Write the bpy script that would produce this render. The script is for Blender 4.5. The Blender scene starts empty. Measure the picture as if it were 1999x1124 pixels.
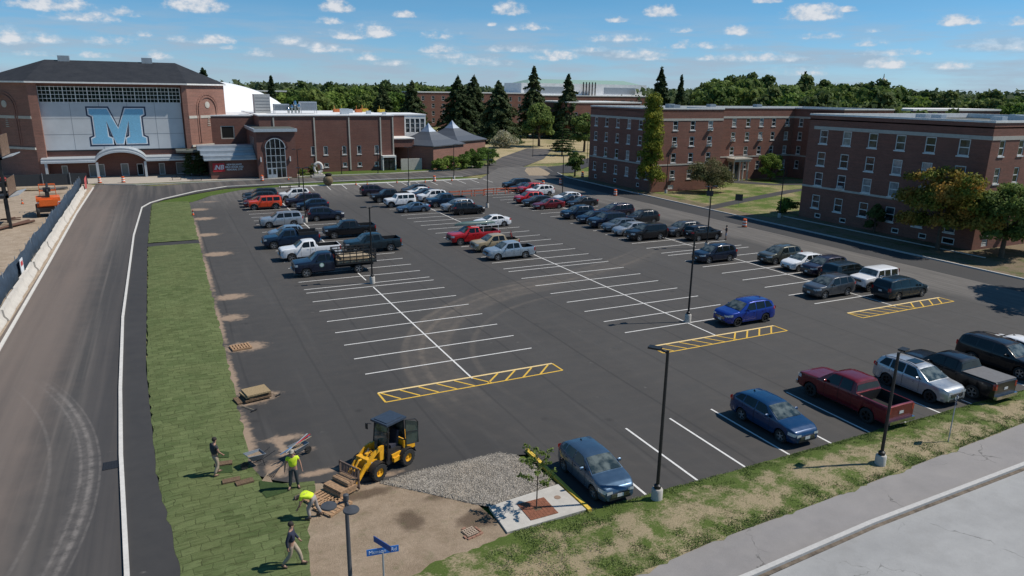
import bpy, bmesh, math, random
import numpy as np
from mathutils import Vector, Matrix
PI = math.pi; R_ = math.radians
sc = bpy.context.scene
COL = sc.collection

# ---------------------------------------------------------------- camera
CAM = np.array([-15.0603, -39.2892, 16.4086])
FPX = 1383.25; PT = 0.270112; RL = 0.0140305; YW = 0.4535843
_s, _c, _sp, _cp = math.sin(YW), math.cos(YW), math.sin(PT), math.cos(PT)
_r0 = np.array([_c, -_s, 0]); FW = np.array([_s*_cp, _c*_cp, -_sp]); _u0 = np.array([_s*_sp, _c*_sp, _cp])
RT = math.cos(RL)*_r0 + math.sin(RL)*_u0; UP = math.cos(RL)*_u0 - math.sin(RL)*_r0
def G(px, py, z=0.0):
    "ground point (world metres) seen at a pixel of the 1999x1124 photograph"
    d = FW + RT*(px-999.5)/FPX - UP*(py-562)/FPX
    q = CAM + d*((z-CAM[2])/d[2]); return (float(q[0]), float(q[1]))
cd = bpy.data.cameras.new('camera'); cam = bpy.data.objects.new('camera', cd); COL.objects.link(cam)
cd.sensor_width = 36; cd.lens = 36*FPX/1999.0; cd.clip_start = .5; cd.clip_end = 8000
M = Matrix(((RT[0], UP[0], -FW[0]), (RT[1], UP[1], -FW[1]), (RT[2], UP[2], -FW[2]))).to_4x4()
M.translation = Vector(CAM); cam.matrix_world = M
sc.camera = cam
# ---------------------------------------------------------------- light
SUN_AZ, SUN_EL = R_(107.5), R_(52)          # azimuth clockwise from +Y
sd = Vector((math.sin(SUN_AZ)*math.cos(SUN_EL), math.cos(SUN_AZ)*math.cos(SUN_EL), math.sin(SUN_EL)))
sl = bpy.data.lights.new('sun', 'SUN'); sl.energy = 4.6; sl.angle = R_(.53); sl.color = (1, .935, .845)
so = bpy.data.objects.new('sun', sl); COL.objects.link(so)
so.rotation_euler = sd.to_track_quat('Z', 'Y').to_euler()
so.location = (0, 0, 60)
vs = sc.view_settings; vs.view_transform = 'Standard'; vs.look = 'None'; vs.exposure = 0.0; vs.gamma = 1
vs.use_curve_mapping = False
W = bpy.data.worlds.new('World'); sc.world = W; W.use_nodes = True
def build_world():
    nt = W.node_tree; N = nt.nodes; L = nt.links; N.clear()
    def nd(t, **k):
        n = N.new(t)
        for a, b in k.items(): setattr(n, a, b)
        return n
    def mth(op, a, b=None, c=None, clamp=False):
        n = nd('ShaderNodeMath', operation=op, use_clamp=clamp)
        for i, v in enumerate((a, b, c)):
            if v is None: continue
            if isinstance(v, (int, float)): n.inputs[i].default_value = v
            else: L.new(v, n.inputs[i])
        return n.outputs[0]
    sky = nd('ShaderNodeTexSky', sky_type='NISHITA', sun_disc=False, sun_elevation=SUN_EL, sun_rotation=SUN_AZ,
             altitude=50, air_density=1.0, dust_density=.1, ozone_density=3.0)
    hs = nd('ShaderNodeHueSaturation'); hs.inputs['Saturation'].default_value = SKY_SAT; hs.inputs['Hue'].default_value = .5
    hs.inputs['Value'].default_value = 1.0
    L.new(sky.outputs[0], hs.inputs['Color'])
    bg = nd('ShaderNodeBackground'); bg.inputs[1].default_value = SKY_STR
    # low sky: cool summer haze instead of the model's yellowish rim
    tint = nd('ShaderNodeMix', data_type='RGBA', blend_type='MULTIPLY'); tint.inputs[0].default_value = 1
    tc0 = nd('ShaderNodeTexCoord'); s0 = nd('ShaderNodeSeparateXYZ'); L.new(tc0.outputs['Generated'], s0.inputs[0])
    mr0 = nd('ShaderNodeMapRange', clamp=True); L.new(s0.outputs[2], mr0.inputs[0]); mr0.inputs[1].default_value = 0; mr0.inputs[2].default_value = .16
    tm = nd('ShaderNodeMix', data_type='RGBA'); L.new(mr0.outputs[0], tm.inputs[0]); tm.inputs[6].default_value = TINT0; tm.inputs[7].default_value = TINT1
    L.new(hs.outputs[0], tint.inputs[6]); L.new(tm.outputs[2], tint.inputs[7]); L.new(tint.outputs[2], bg.inputs[0])
    # clouds: fair-weather cumulus laid out by direction (azimuth, elevation) in the sky
    tc = nd('ShaderNodeTexCoord'); sx = nd('ShaderNodeSeparateXYZ'); L.new(tc.outputs['Generated'], sx.inputs[0])
    az = mth('ARCTAN2', sx.outputs[0], sx.outputs[1]); el = mth('ARCSINE', sx.outputs[2])
    cb = nd('ShaderNodeCombineXYZ'); L.new(az, cb.inputs[0]); L.new(el, cb.inputs[1])
    nz = nd('ShaderNodeTexNoise'); nz.inputs['Scale'].default_value = 60; nz.inputs['Detail'].default_value = 8
    nz.inputs['Roughness'].default_value = .62
    mp = nd('ShaderNodeMapping'); mp.inputs['Scale'].default_value = (1, 1.5, 1); L.new(cb.outputs[0], mp.inputs[0])
    L.new(mp.outputs[0], nz.inputs['Vector'])
    nv = mth('SUBTRACT', nz.outputs[0], .5)
    total = None; lit = None
    for (a0, e0, ra, re, st) in CLOUDS:
        da = mth('MULTIPLY', mth('SUBTRACT', az, a0), 1/ra)
        dz = mth('SUBTRACT', el, e0)
        up = mth('MULTIPLY', mth('MAXIMUM', dz, 0), 1/re)
        dn = mth('MULTIPLY', mth('MINIMUM', dz, 0), 2.6/re)      # flat base
        v = mth('ADD', mth('MULTIPLY', da, da), mth('ADD', mth('MULTIPLY', up, up), mth('MULTIPLY', dn, dn)))
        v = mth('MULTIPLY', mth('SUBTRACT', 1.0, v), st)
        total = v if total is None else mth('MAXIMUM', total, v)
    dens = mth('ADD', total, mth('MULTIPLY', nv, 2.9))
    mask = nd('ShaderNodeMapRange', clamp=True, interpolation_type='SMOOTHSTEP'); L.new(dens, mask.inputs[0])
    mask.inputs[1].default_value = -.05; mask.inputs[2].default_value = 1.15; mask.inputs[4].default_value = .93
    # thin streaky veil low over the horizon
    nz2 = nd('ShaderNodeTexNoise'); nz2.inputs['Scale'].default_value = 8; nz2.inputs['Detail'].default_value = 7
    nz2.inputs['Roughness'].default_value = .6
    mp2 = nd('ShaderNodeMapping'); mp2.inputs['Scale'].default_value = (1, 7, 1); L.new(cb.outputs[0], mp2.inputs[0]); L.new(mp2.outputs[0], nz2.inputs['Vector'])
    veil = nd('ShaderNodeMapRange', clamp=True, interpolation_type='SMOOTHSTEP'); L.new(nz2.outputs[0], veil.inputs[0])
    veil.inputs[1].default_value = .36; veil.inputs[2].default_value = .64; veil.inputs[4].default_value = .75
    fade = nd('ShaderNodeMapRange', clamp=True); L.new(el, fade.inputs[0])
    fade.inputs[1].default_value = .105; fade.inputs[2].default_value = .05; fade.inputs[4].default_value = 1.0
    vm = mth('MULTIPLY', veil.outputs[0], mth('MAXIMUM', fade.outputs[0], .06))
    m = mth('MAXIMUM', mask.outputs[0], vm)
    m = mth('MULTIPLY', m, mth('GREATER_THAN', el, 0.0))
    # cloud shade: thick centre/base a little greyer
    cr = nd('ShaderNodeMapRange', clamp=True); L.new(mth('ADD', dens, mth('MULTIPLY', nv, 1.5)), cr.inputs[0])
    cr.inputs[1].default_value = -.1; cr.inputs[2].default_value = 1.3
    mixc = nd('ShaderNodeMix', data_type='RGBA'); L.new(cr.outputs[0], mixc.inputs[0])
    mixc.inputs[6].default_value = (.40, .50, .62, 1); mixc.inputs[7].default_value = (.80, .82, .86, 1)
    bg2 = nd('ShaderNodeBackground'); L.new(mixc.outputs[2], bg2.inputs[0]); bg2.inputs[1].default_value = .92
    ms = nd('ShaderNodeMixShader'); L.new(m, ms.inputs[0]); L.new(bg.outputs[0], ms.inputs[1]); L.new(bg2.outputs[0], ms.inputs[2])
    out = nd('ShaderNodeOutputWorld'); L.new(ms.outputs[0], out.inputs[0])
SKY_SAT = .93; SKY_STR = .055; TINT0 = (1.0, 1.45, 2.25, 1); TINT1 = (.54, 1.24, 1.6, 1)
def sky_dir(px, py):
    d = FW + RT*(px-999.5)/FPX - UP*(py-562)/FPX; d = d/np.linalg.norm(d)
    return math.atan2(d[0], d[1]), math.asin(d[2])
CLOUDS = []
for px, py, rx, ry, st in [(285, 66, 16, 7, 1), (620, 90, 18, 7, 1), (960, 47, 12, 5, 1), (1000, 56, 16, 5, .8), (1700, 60, 20, 4, .6), (1380, 112, 22, 6, 1), (1270, 112, 30, 6, .9), (880, 108, 50, 7, .7), (1150, 96, 45, 6, .7), (760, 122, 40, 6, .7), (1000, 96, 50, 7, .7), (590, 88, 12, 4, .8), (1330, 60, 30, 5, .6), (1740, 102, 60, 7, .6),
        (100,8,75,14,1),(170,32,60,10,.8),(240,25,30,9,.8),(385,8,62,17,1.2),(655,12,35,14,1.3),(640,40,30,8,.9),
        (730,60,42,16,1.1),(680,68,45,10,1),(995,16,38,16,1),(1040,52,40,8,.8),(790,28,26,8,1.2),(1205,38,22,7,.9),(1290,22,38,13,1),(1585,26,58,16,1.3),
        (1500,0,30,7,1),(1655,18,18,6,1),(1440,60,30,10,1.2),(1600,70,40,7,.7),(1870,40,36,11,1.2),(1990,42,26,8,1),(860,68,42,9,.7),
        (570,80,35,8,.8),(420,78,38,9,1.1),(195,80,24,8,.9),(20,72,46,13,.9),(90,75,30,9,.8),(500,103,28,8,.8),(310,108,22,8,1.1),
        (185,108,26,6,.8),(240,78,28,8,.7),(640,95,40,9,1),(860,96,42,9,1.1),(720,112,34,7,.8),(1080,108,60,11,.9),(1210,75,80,8,.7),
        (1350,88,80,8,.6),(1250,105,70,9,.9),(1480,112,90,9,.8),(1730,125,42,10,1.2),(1860,128,36,7,1),(1560,140,60,7,.5),(1960,90,60,9,.5),
        (930,120,60,8,.6),(1700,85,40,6,.5),(60,105,30,5,.6),(345,76,18,6,.9),(445,92,16,5,.8)]:
    a, e = sky_dir(px, py+ry*.4); CLOUDS.append((a, e, rx*.95/FPX, ry*1.45/FPX, st))
build_world()

# ---------------------------------------------------------------- object helpers
def tag(o, label=None, cat=None, group=None, kind=None):
    if label: o['label'] = label
    if cat: o['category'] = cat
    if group: o['group'] = group
    if kind: o['kind'] = kind
    return o
def thing(name, label, cat, loc=(0, 0, 0), rz=0.0, group=None):
    o = bpy.data.objects.new(name, None); COL.objects.link(o)
    o.empty_display_size = .3
    o.location = loc; o.rotation_euler = (0, 0, rz); return tag(o, label, cat, group)
def link(name, me, parent=None, loc=None, rz=None):
    o = bpy.data.objects.new(name, me); COL.objects.link(o)
    if parent is not None: o.parent = parent
    if loc is not None: o.location = loc
    if rz is not None: o.rotation_euler = (0, 0, rz)
    return o
def copy_tree(o, parent=None):
    c = o.copy(); COL.objects.link(c); c.parent = parent
    for ch in list(KIDS.get(o.name, ())) or list(o.children): copy_tree(ch, c)
    return c
KIDS = {}
class MB:
    "collects polygons, then links them as one mesh object"
    def __init__(s): s.v = []; s.f = []; s.m = []
    def add(s, vs, fs, m=0):
        n = len(s.v); s.v += [tuple(v) for v in vs]
        for f in fs: s.f.append(tuple(i+n for i in f)); s.m.append(m)
        return s
    def quad(s, a, b, c, d, m=0): return s.add((a, b, c, d), ((0, 1, 2, 3),), m)
    def poly(s, pts, z, m=0): return s.add([(p[0], p[1], z) for p in pts], (tuple(range(len(pts))),), m)
    def box(s, x0, y0, z0, x1, y1, z1, m=0, rz=0, c=None, tilt=0, ry=0):
        vs = [(x, y, z) for z in (z0, z1) for y in (y0, y1) for x in (x0, x1)]
        if rz or tilt or ry:
            cx, cy, cz = c or ((x0+x1)/2, (y0+y1)/2, (z0+z1)/2)
            Mx = Matrix.Rotation(rz, 3, 'Z') @ Matrix.Rotation(tilt, 3, 'X') @ Matrix.Rotation(ry, 3, 'Y')
            vs = [tuple(Mx @ Vector((x-cx, y-cy, z-cz)) + Vector((cx, cy, cz))) for x, y, z in vs]
        return s.add(vs, ((0, 2, 3, 1), (4, 5, 7, 6), (0, 1, 5, 4), (2, 6, 7, 3), (0, 4, 6, 2), (1, 3, 7, 5)), m)
    def prism(s, pts, z0, z1, m=0, mtop=None):
        n = len(pts)
        a = sum(pts[i][0]*pts[(i+1) % n][1]-pts[(i+1) % n][0]*pts[i][1] for i in range(n))
        if a < 0: pts = pts[::-1]
        vs = [(p[0], p[1], z0) for p in pts]+[(p[0], p[1], z1) for p in pts]
        s.add(vs, [(i, (i+1) % n, n+(i+1) % n, n+i) for i in range(n)]+[tuple(range(n))[::-1]], m)
        s.add([(p[0], p[1], z1) for p in pts], (tuple(range(n)),), m if mtop is None else mtop); return s
    def lathe(s, prof, c=(0, 0, 0), n=16, m=0, axis='z', cap=True, sx=1, sy=1):
        k = len(prof); vs = []
        for j in range(n):
            a = 2*PI*j/n
            for r, z in prof:
                x, y = r*math.cos(a)*sx, r*math.sin(a)*sy
                p = (x, y, z) if axis == 'z' else ((x, z, -y) if axis == 'y' else (z, x, y))
                vs.append((p[0]+c[0], p[1]+c[1], p[2]+c[2]))
        fs = []
        for j in range(n):
            q = (j+1) % n
            for i in range(k-1): fs.append((j*k+i, q*k+i, q*k+i+1, j*k+i+1))
        if cap:
            fs.append(tuple(j*k+k-1 for j in range(n))); fs.append(tuple(j*k for j in range(n))[::-1])
        return s.add(vs, fs, m)
    def cyl(s, c, r, h, n=16, m=0, r2=None, axis='z'):
        return s.lathe([(r, 0), (r if r2 is None else r2, h)], c, n, m, axis)
    def tube(s, pts, r, n=8, m=0, r2=None):
        pts = [Vector(p) for p in pts]; k = len(pts); rings = []
        for i, p in enumerate(pts):
            d = (pts[min(i+1, k-1)]-pts[max(i-1, 0)]).normalized()
            u = d.orthogonal().normalized() if abs(d.z) > .98 or True else d
            ref = Vector((0, 0, 1)) if abs(d.z) < .95 else Vector((1, 0, 0))
            u = d.cross(ref).normalized(); w = d.cross(u)
            rr = r if r2 is None else r+(r2-r)*i/(k-1)
            if isinstance(r, (list, tuple)): rr = r[i]
            rings += [tuple(p+(u*math.cos(2*PI*j/n)+w*math.sin(2*PI*j/n))*rr) for j in range(n)]
        fs = []
        for i in range(k-1):
            for j in range(n): q = (j+1) % n; fs.append((i*n+j, i*n+q, (i+1)*n+q, (i+1)*n+j))
        fs.append(tuple(range(n))[::-1]); fs.append(tuple((k-1)*n+j for j in range(n)))
        return s.add(rings, fs, m)
    def ball(s, c, r, m=0, n=10, sx=1, sy=1, sz=1):
        prof = [(max(r*math.sin(PI*i/n), .0005), -r*math.cos(PI*i/n)*sz) for i in range(n+1)]
        return s.lathe(prof, c, n*2, m, 'z', True, sx, sy)
    def mesh(s, name, mats, smooth=None, fix=True):
        me = bpy.data.meshes.new(name); me.from_pydata(s.v, [], s.f)
        for mt in (mats if isinstance(mats, (list, tuple)) else [mats]): me.materials.append(mt)
        me.polygons.foreach_set('material_index', s.m)
        me.update()
        if fix:
            bm = bmesh.new(); bm.from_mesh(me)
            bmesh.ops.remove_doubles(bm, verts=bm.verts, dist=1e-5) if smooth else None
            bmesh.ops.recalc_face_normals(bm, faces=bm.faces); bm.to_mesh(me); bm.free()
        box_uv(me)
        if smooth:
            me.polygons.foreach_set('use_smooth', [True]*len(me.polygons)); me.set_sharp_from_angle(angle=R_(smooth))
        return me
    def build(s, name, mats, parent=None, smooth=None, loc=None, rz=None, fix=True):
        return link(name, s.mesh(name, mats, smooth, fix), parent, loc, rz)
def box_uv(me):
    nl = len(me.loops)
    if not nl: return
    uv = me.uv_layers.new(name='UVMap')
    co = np.empty(len(me.vertices)*3, 'f'); me.vertices.foreach_get('co', co); co = co.reshape(-1, 3)
    vi = np.empty(nl, 'i'); me.loops.foreach_get('vertex_index', vi)
    nf = len(me.polygons); nr = np.empty(nf*3, 'f'); me.polygons.foreach_get('normal', nr); nr = np.abs(nr.reshape(-1, 3))
    tot = np.empty(nf, 'i'); me.polygons.foreach_get('loop_total', tot)
    ax = np.argmax(nr+np.array([.001, 0, .0]), 1); ax = np.repeat(ax, tot); p = co[vi]
    u = np.where(ax == 0, p[:, 1], p[:, 0]); v = np.where(ax == 2, p[:, 1], p[:, 2])
    uv.data.foreach_set('uv', np.stack([u, v], 1).astype('f').ravel())

# ---------------------------------------------------------------- material helpers
MATS = {}
class NT:
    def __init__(s, name):
        s.mat = bpy.data.materials.new(name); s.mat.use_nodes = True; s.nt = s.mat.node_tree
        s.b = s.nt.nodes['Principled BSDF']; s.L = s.nt.links; s.tc = None
    def n(s, t, **k):
        x = s.nt.nodes.new(t)
        for a, b in k.items(): setattr(x, a, b)
        return x
    def co(s, kind='Object', scale=(1, 1, 1), rot=(0, 0, 0), loc=(0, 0, 0)):
        if s.tc is None: s.tc = s.n('ShaderNodeTexCoord')
        m = s.n('ShaderNodeMapping'); m.inputs['Scale'].default_value = scale; m.inputs['Rotation'].default_value = rot
        m.inputs['Location'].default_value = loc
        s.L.new(s.tc.outputs[kind], m.inputs[0]); return m.outputs[0]
    def noise(s, scale, detail=4, rough=.55, co=None, dist=0):
        x = s.n('ShaderNodeTexNoise'); x.inputs['Scale'].default_value = scale; x.inputs['Detail'].default_value = detail
        x.inputs['Roughness'].default_value = rough; x.inputs['Distortion'].default_value = dist
        s.L.new(co if co is not None else s.co(), x.inputs['Vector']); return x.outputs[0]
    def mr(s, v, a, b, c=0, d=1, smooth=False):
        x = s.n('ShaderNodeMapRange', clamp=True)
        if smooth: x.interpolation_type = 'SMOOTHSTEP'
        s.L.new(v, x.inputs[0]); 
        for i, q in enumerate((a, b, c, d)): x.inputs[i+1].default_value = q
        return x.outputs[0]
    def mix(s, f, a, b, mode='MIX'):
        x = s.n('ShaderNodeMix', data_type='RGBA', blend_type=mode)
        for i, q in ((0, f), (6, a), (7, b)):
            if isinstance(q, (int, float)): x.inputs[i].default_value = q
            elif isinstance(q, tuple): x.inputs[i].default_value = q if len(q) == 4 else (*q, 1)
            else: s.L.new(q, x.inputs[i])
        return x.outputs[2]
    def m(s, op, a, b=None, c=None):
        x = s.n('ShaderNodeMath', operation=op)
        for i, q in enumerate((a, b, c)):
            if q is None: continue
            if isinstance(q, (int, float)): x.inputs[i].default_value = q
            else: s.L.new(q, x.inputs[i])
        return x.outputs[0]
    def col(s, c): s.L.new(c, s.b.inputs['Base Color'])
    def rough(s, r):
        if isinstance(r, (int, float)): s.b.inputs['Roughness'].default_value = r
        else: s.L.new(r, s.b.inputs['Roughness'])
    def bump(s, h, st=.3, dist=.02):
        x = s.n('ShaderNodeBump'); x.inputs['Strength'].default_value = st; x.inputs['Distance'].default_value = dist
        s.L.new(h, x.inputs['Height']); s.L.new(x.outputs[0], s.b.inputs['Normal'])
    def xy(s):
        x = s.n('ShaderNodeSeparateXYZ'); s.L.new(s.co(), x.inputs[0]); return x.outputs[0], x.outputs[1]
def mat(name, c, rough=.6, metal=0., var=.12, scale=6, spec=None, bump=0, coat=0, trans=0):
    "plain surface with a little procedural variation"
    if name in MATS: return MATS[name]
    t = NT(name); nz = t.noise(scale, 5)
    lo = tuple(x*(1-var) for x in c[:3]); hi = tuple(min(1, x*(1+var)) for x in c[:3])
    t.col(t.mix(t.mr(nz, .3, .7), lo, hi)); t.rough(rough); t.b.inputs['Metallic'].default_value = metal
    if spec is not None: t.b.inputs['Specular IOR Level'].default_value = spec
    if bump: t.bump(nz, bump, .02)
    if coat: t.b.inputs['Coat Weight'].default_value = coat; t.b.inputs['Coat Roughness'].default_value = .04
    MATS[name] = t.mat; return t.mat
def paint(name, c, metal=.35, rough=.32):
    k = 'paint_'+name
    if k in MATS: return MATS[k]
    t = NT(k)
    nz = t.noise(3, 4); fl = t.noise(900, 0)
    c1 = t.mix(t.mr(nz, .3, .7), tuple(x*.92 for x in c), tuple(min(1, x*1.06) for x in c))
    t.col(t.mix(t.mr(fl, .45, .7, 0, .18), c1, tuple(min(1, q*1.8+.002) for q in c)))
    t.b.inputs['Metallic'].default_value = metal
    t.rough(t.mr(t.noise(2.2, 5), .3, .75, rough*.8, rough*1.4))
    t.b.inputs['Coat Weight'].default_value = .6; t.b.inputs['Coat Roughness'].default_value = .04; t.b.inputs['Specular IOR Level'].default_value = .3
    MATS[k] = t.mat; return t.mat
# ---------------------------------------------------------------- ground materials (object space = world metres)
def blobmask(t, spots, wob=.9, nscale=1.2):
    "soft irregular patches at fixed places on the ground (sand, soil, dust)"
    x, y = t.xy(); nz = t.m('MULTIPLY', t.m('SUBTRACT', t.noise(nscale, 6, .65), .5), wob*2); tot = None
    for (cx, cy, rx, ry, st) in spots:
        a = t.m('MULTIPLY', t.m('SUBTRACT', x, cx), 1/rx); b = t.m('MULTIPLY', t.m('SUBTRACT', y, cy), 1/ry)
        v = t.m('MULTIPLY', t.m('SUBTRACT', 1.0, t.m('SQRT', t.m('ADD', t.m('MULTIPLY', a, a), t.m('MULTIPLY', b, b)))), st)
        tot = v if tot is None else t.m('MAXIMUM', tot, v)
    return t.mr(t.m('ADD', tot, nz), .05, .75, 0, 1, True)
def arcmask(t, cx, cy, r, w, nscale=2):
    x, y = t.xy(); a = t.m('SUBTRACT', x, cx); b = t.m('SUBTRACT', y, cy)
    d = t.m('ABSOLUTE', t.m('SUBTRACT', t.m('SQRT', t.m('ADD', t.m('MULTIPLY', a, a), t.m('MULTIPLY', b, b))), r))
    return t.mr(d, w, w*.25, 0, 1, True)
def asphalt(name, c, dust=(.17, .14, .115), streak=None, stk=.35, extra=None, rough=.85, fine=.35):
    t = NT(name)
    big = t.noise(.12, 5, .6); mid = t.noise(1.1, 6, .65); fin = t.noise(60, 3, .7)
    col = t.mix(t.mr(mid, .3, .72), tuple(x*.84 for x in c), tuple(x*1.15 for x in c))
    col = t.mix(t.mr(big, .4, .7, 0, .3), col, tuple(min(1, x*1.55) for x in c))
    col = t.mix(t.mr(fin, .35, .75, 0, fine), col, tuple(min(1, x*2.3) for x in c))
    if streak:
        sx, sy = streak
        s1 = t.noise(1, 3, .55, t.co(scale=(sx, sy, 1), rot=(0, 0, R_(3))))
        s2 = t.noise(1, 3, .5, t.co(scale=(sx*3.1, sy*1.2, 1), loc=(7, 3, 0)))
        col = t.mix(t.m('MULTIPLY', t.mr(s1, .42, .75), stk), col, dust)
        col = t.mix(t.m('MULTIPLY', t.mr(s2, .5, .8), stk*.7), col, tuple(x*1.2 for x in dust))
    # scuffs and small light specks
    v = t.n('ShaderNodeTexVoronoi', feature='F1'); v.inputs['Scale'].default_value = .55; t.L.new(t.co(), v.inputs['Vector'])
    spk = t.m('MULTIPLY', t.mr(v.outputs['Distance'], .10, .03), t.mr(t.noise(3.2, 4, .7), .5, .7))
    col = t.mix(t.m('MULTIPLY', spk, .5), col, (.3, .28, .25))
    if extra: col = extra(t, col)
    t.col(col); t.rough(t.mr(mid, .3, .7, rough-.1, min(1, rough+.08)))
    t.b.inputs['Specular IOR Level'].default_value = .35
    t.bump(fin, .35, .01); return t.mat
def road_extra(t, col):
    x, y = t.xy(); xx = t.m('ADD', x, t.m('MULTIPLY', t.m('SUBTRACT', t.noise(.5, 4), .5), 1.6))
    n = t.noise(1, 4, .6, t.co(scale=(.9, .05, 1))); dusty = t.m('MULTIPLY', t.mr(xx, -20.6, -23.2, 0, 1, True), t.mr(y, 120, 70, 0, 1))
    col = t.mix(t.m('MULTIPLY', dusty, t.mr(n, .25, .7, .45, .9)), col, (.165, .132, .112))
    fresh = t.m('MULTIPLY', t.mr(x, -20.8, -19.8, 0, 1, True), .55); col = t.mix(t.m('MULTIPLY', fresh, t.mr(y, 95, 80, 0, 1)), col, (.045, .043, .044))
    q = t.m('ADD', y, 7.5); cx = t.m('ADD', t.m('MULTIPLY', t.m('MULTIPLY', q, q), -.017), -19.4); nz = t.noise(2.5, 5, .7)
    for off, w, k in ((0, .16, .55), (.35, .08, .3), (-.4, .10, .35), (-.2, .7, .25), (-1.6, .12, .25)):
        d = t.m('ABSOLUTE', t.m('SUBTRACT', t.m('SUBTRACT', x, cx), off)); col = t.mix(t.m('MULTIPLY', t.m('MULTIPLY', t.mr(d, w, w*.2, 0, 1, True), t.mr(nz, .3, .65)), t.m('MULTIPLY', t.mr(y, 7, 1, 0, k), t.mr(y, -18, -12, 0, 1))), col, (.26, .235, .215))
    return col
def lot_extra(t, col):
    # dusty curved tyre sweep through the middle of the lot and sand spilt along the sod edge
    nz = t.noise(1.3, 6, .7); st = t.noise(1, 5, .7, t.co(scale=(1.4, .5, 1)))
    x, y = t.xy(); m1 = t.m('MULTIPLY', t.mr(x, 17, 11, 0, 1, True), t.mr(y, -9, -2, .15, 1, True)); m2 = t.m('MULTIPLY', t.mr(x, 9, 14, 0, 1, True), t.m('MULTIPLY', t.mr(x, 40, 26, 0, 1, True), t.mr(y, 26, 20, 0, 1, True)))
    for cx, cy, r, w, k, mm in [(15, -3.2, 16.9, 2.2, .38, m1), (15, -3.2, 18.3, .35, .5, m1), (15, -3.2, 17.2, .3, .5, m1), (15, -3.2, 15.6, .4, .3, m1), (15.5, -4, 14.6, .3, .3, m1), (5, 60, 46.4, 2.4, .36, m2), (5, 60, 44.9, .3, .5, m2), (5, 60, 47.0, .35, .5, m2)]:
        col = t.mix(t.m('MULTIPLY', t.m('MULTIPLY', arcmask(t, cx, cy, r, w), t.m('MULTIPLY', t.mr(nz, .25, .7), mm)), k), col, (.20, .165, .13))
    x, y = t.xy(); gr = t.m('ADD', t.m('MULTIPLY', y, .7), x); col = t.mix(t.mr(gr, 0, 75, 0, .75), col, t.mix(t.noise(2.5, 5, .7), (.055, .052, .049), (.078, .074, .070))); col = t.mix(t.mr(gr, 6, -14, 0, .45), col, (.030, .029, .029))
    seam = t.n('ShaderNodeTexWave', wave_type='BANDS', bands_direction='X'); seam.inputs['Scale'].default_value = .078; seam.inputs['Distortion'].default_value = .35; t.L.new(t.co(), seam.inputs['Vector'])
    col = t.mix(t.mr(seam.outputs[0], .006, .0, 0, .55), col, (.03, .029, .028)); col = t.mix(t.mr(t.noise(1, 2, .5, t.co(scale=(.28, .012, 1))), .42, .58, 0, .22), col, (.072, .069, .066))
    ov = t.n('ShaderNodeTexVoronoi'); ov.inputs['Scale'].default_value = .42; t.L.new(t.co(loc=(3, 5, 0)), ov.inputs['Vector']); col = t.mix(t.m('MULTIPLY', t.mr(ov.outputs['Distance'], .16, .04, 0, .6), t.mr(t.noise(.6, 3), .5, .62)), col, (.018, .018, .018))
    dr = t.noise(1, 5, .6, t.co(scale=(.9, .06, 1), rot=(0, 0, R_(78)))); col = t.mix(t.mr(dr, .55, .75, 0, .35), col, (.095, .09, .084))
    sand = [(-12.9, -5.5, .5, 4.5, 1), (-12.8, 3, .35, 6, .9), (-12.7, 14, .35, 8, .9), (-12.6, 30, .4, 12, .9), (-12.5, 50, .4, 16, .8),
            (-11.6, 7.8, 1.7, 1.2, 1.5), (-12.0, -.8, 1.6, 1.2, 1.5), (-11.9, 14.7, 1.4, 1.2, 1.1), (-11.4, 20.5, 1.8, 1.2, 1.2),
            (-11.3, 37.5, 2.0, 1.4, 1.3), (-11.6, 48.5, 1.8, 1.4, 1.2), (-11.4, 60, 2.0, 1.6, 1.2), (-11.5, 68, 1.8, 1.6, 1.1), (-9.8, 75, 1.8, 1.2, .9),
            (-11.5, -7.2, .35, 1.6, 1.0), (-11.2, -6.4, 1.3, .5, 1.1), (-10.9, -8.0, 1.2, .35, 1.0), (-12.0, -9.3, .7, 1.1, 1.2), (-10.4, -10.3, 1.4, .35, 1.1), (-8.0, -11.7, 1.6, .3, 1)]
    col = t.mix(t.m('MULTIPLY', blobmask(t, sand, .8, 2.2), .85), col, t.mix(t.noise(6, 5, .7), (.23, .16, .11), (.42, .31, .22)))
    # older, paler asphalt along the far side and the right-hand road
    x, y = t.xy()
    old = t.m('MAXIMUM', t.mr(t.m('ADD', x, t.m('MULTIPLY', t.m('SUBTRACT', t.noise(.25, 5), .5), 3)), 44.5, 46.5), t.mr(t.m('ADD', y, t.m('MULTIPLY', t.m('SUBTRACT', t.noise(.2, 5), .5), 6)), 66, 82))
    s = t.noise(1, 6, .7, t.co(scale=(2.2, .12, 1)))
    col = t.mix(t.m('MULTIPLY', old, t.mr(s, .3, .7, .55, 1)), col, t.mix(t.mr(s, .35, .7), (.105, .098, .09), (.17, .155, .14)))
    return col
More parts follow.
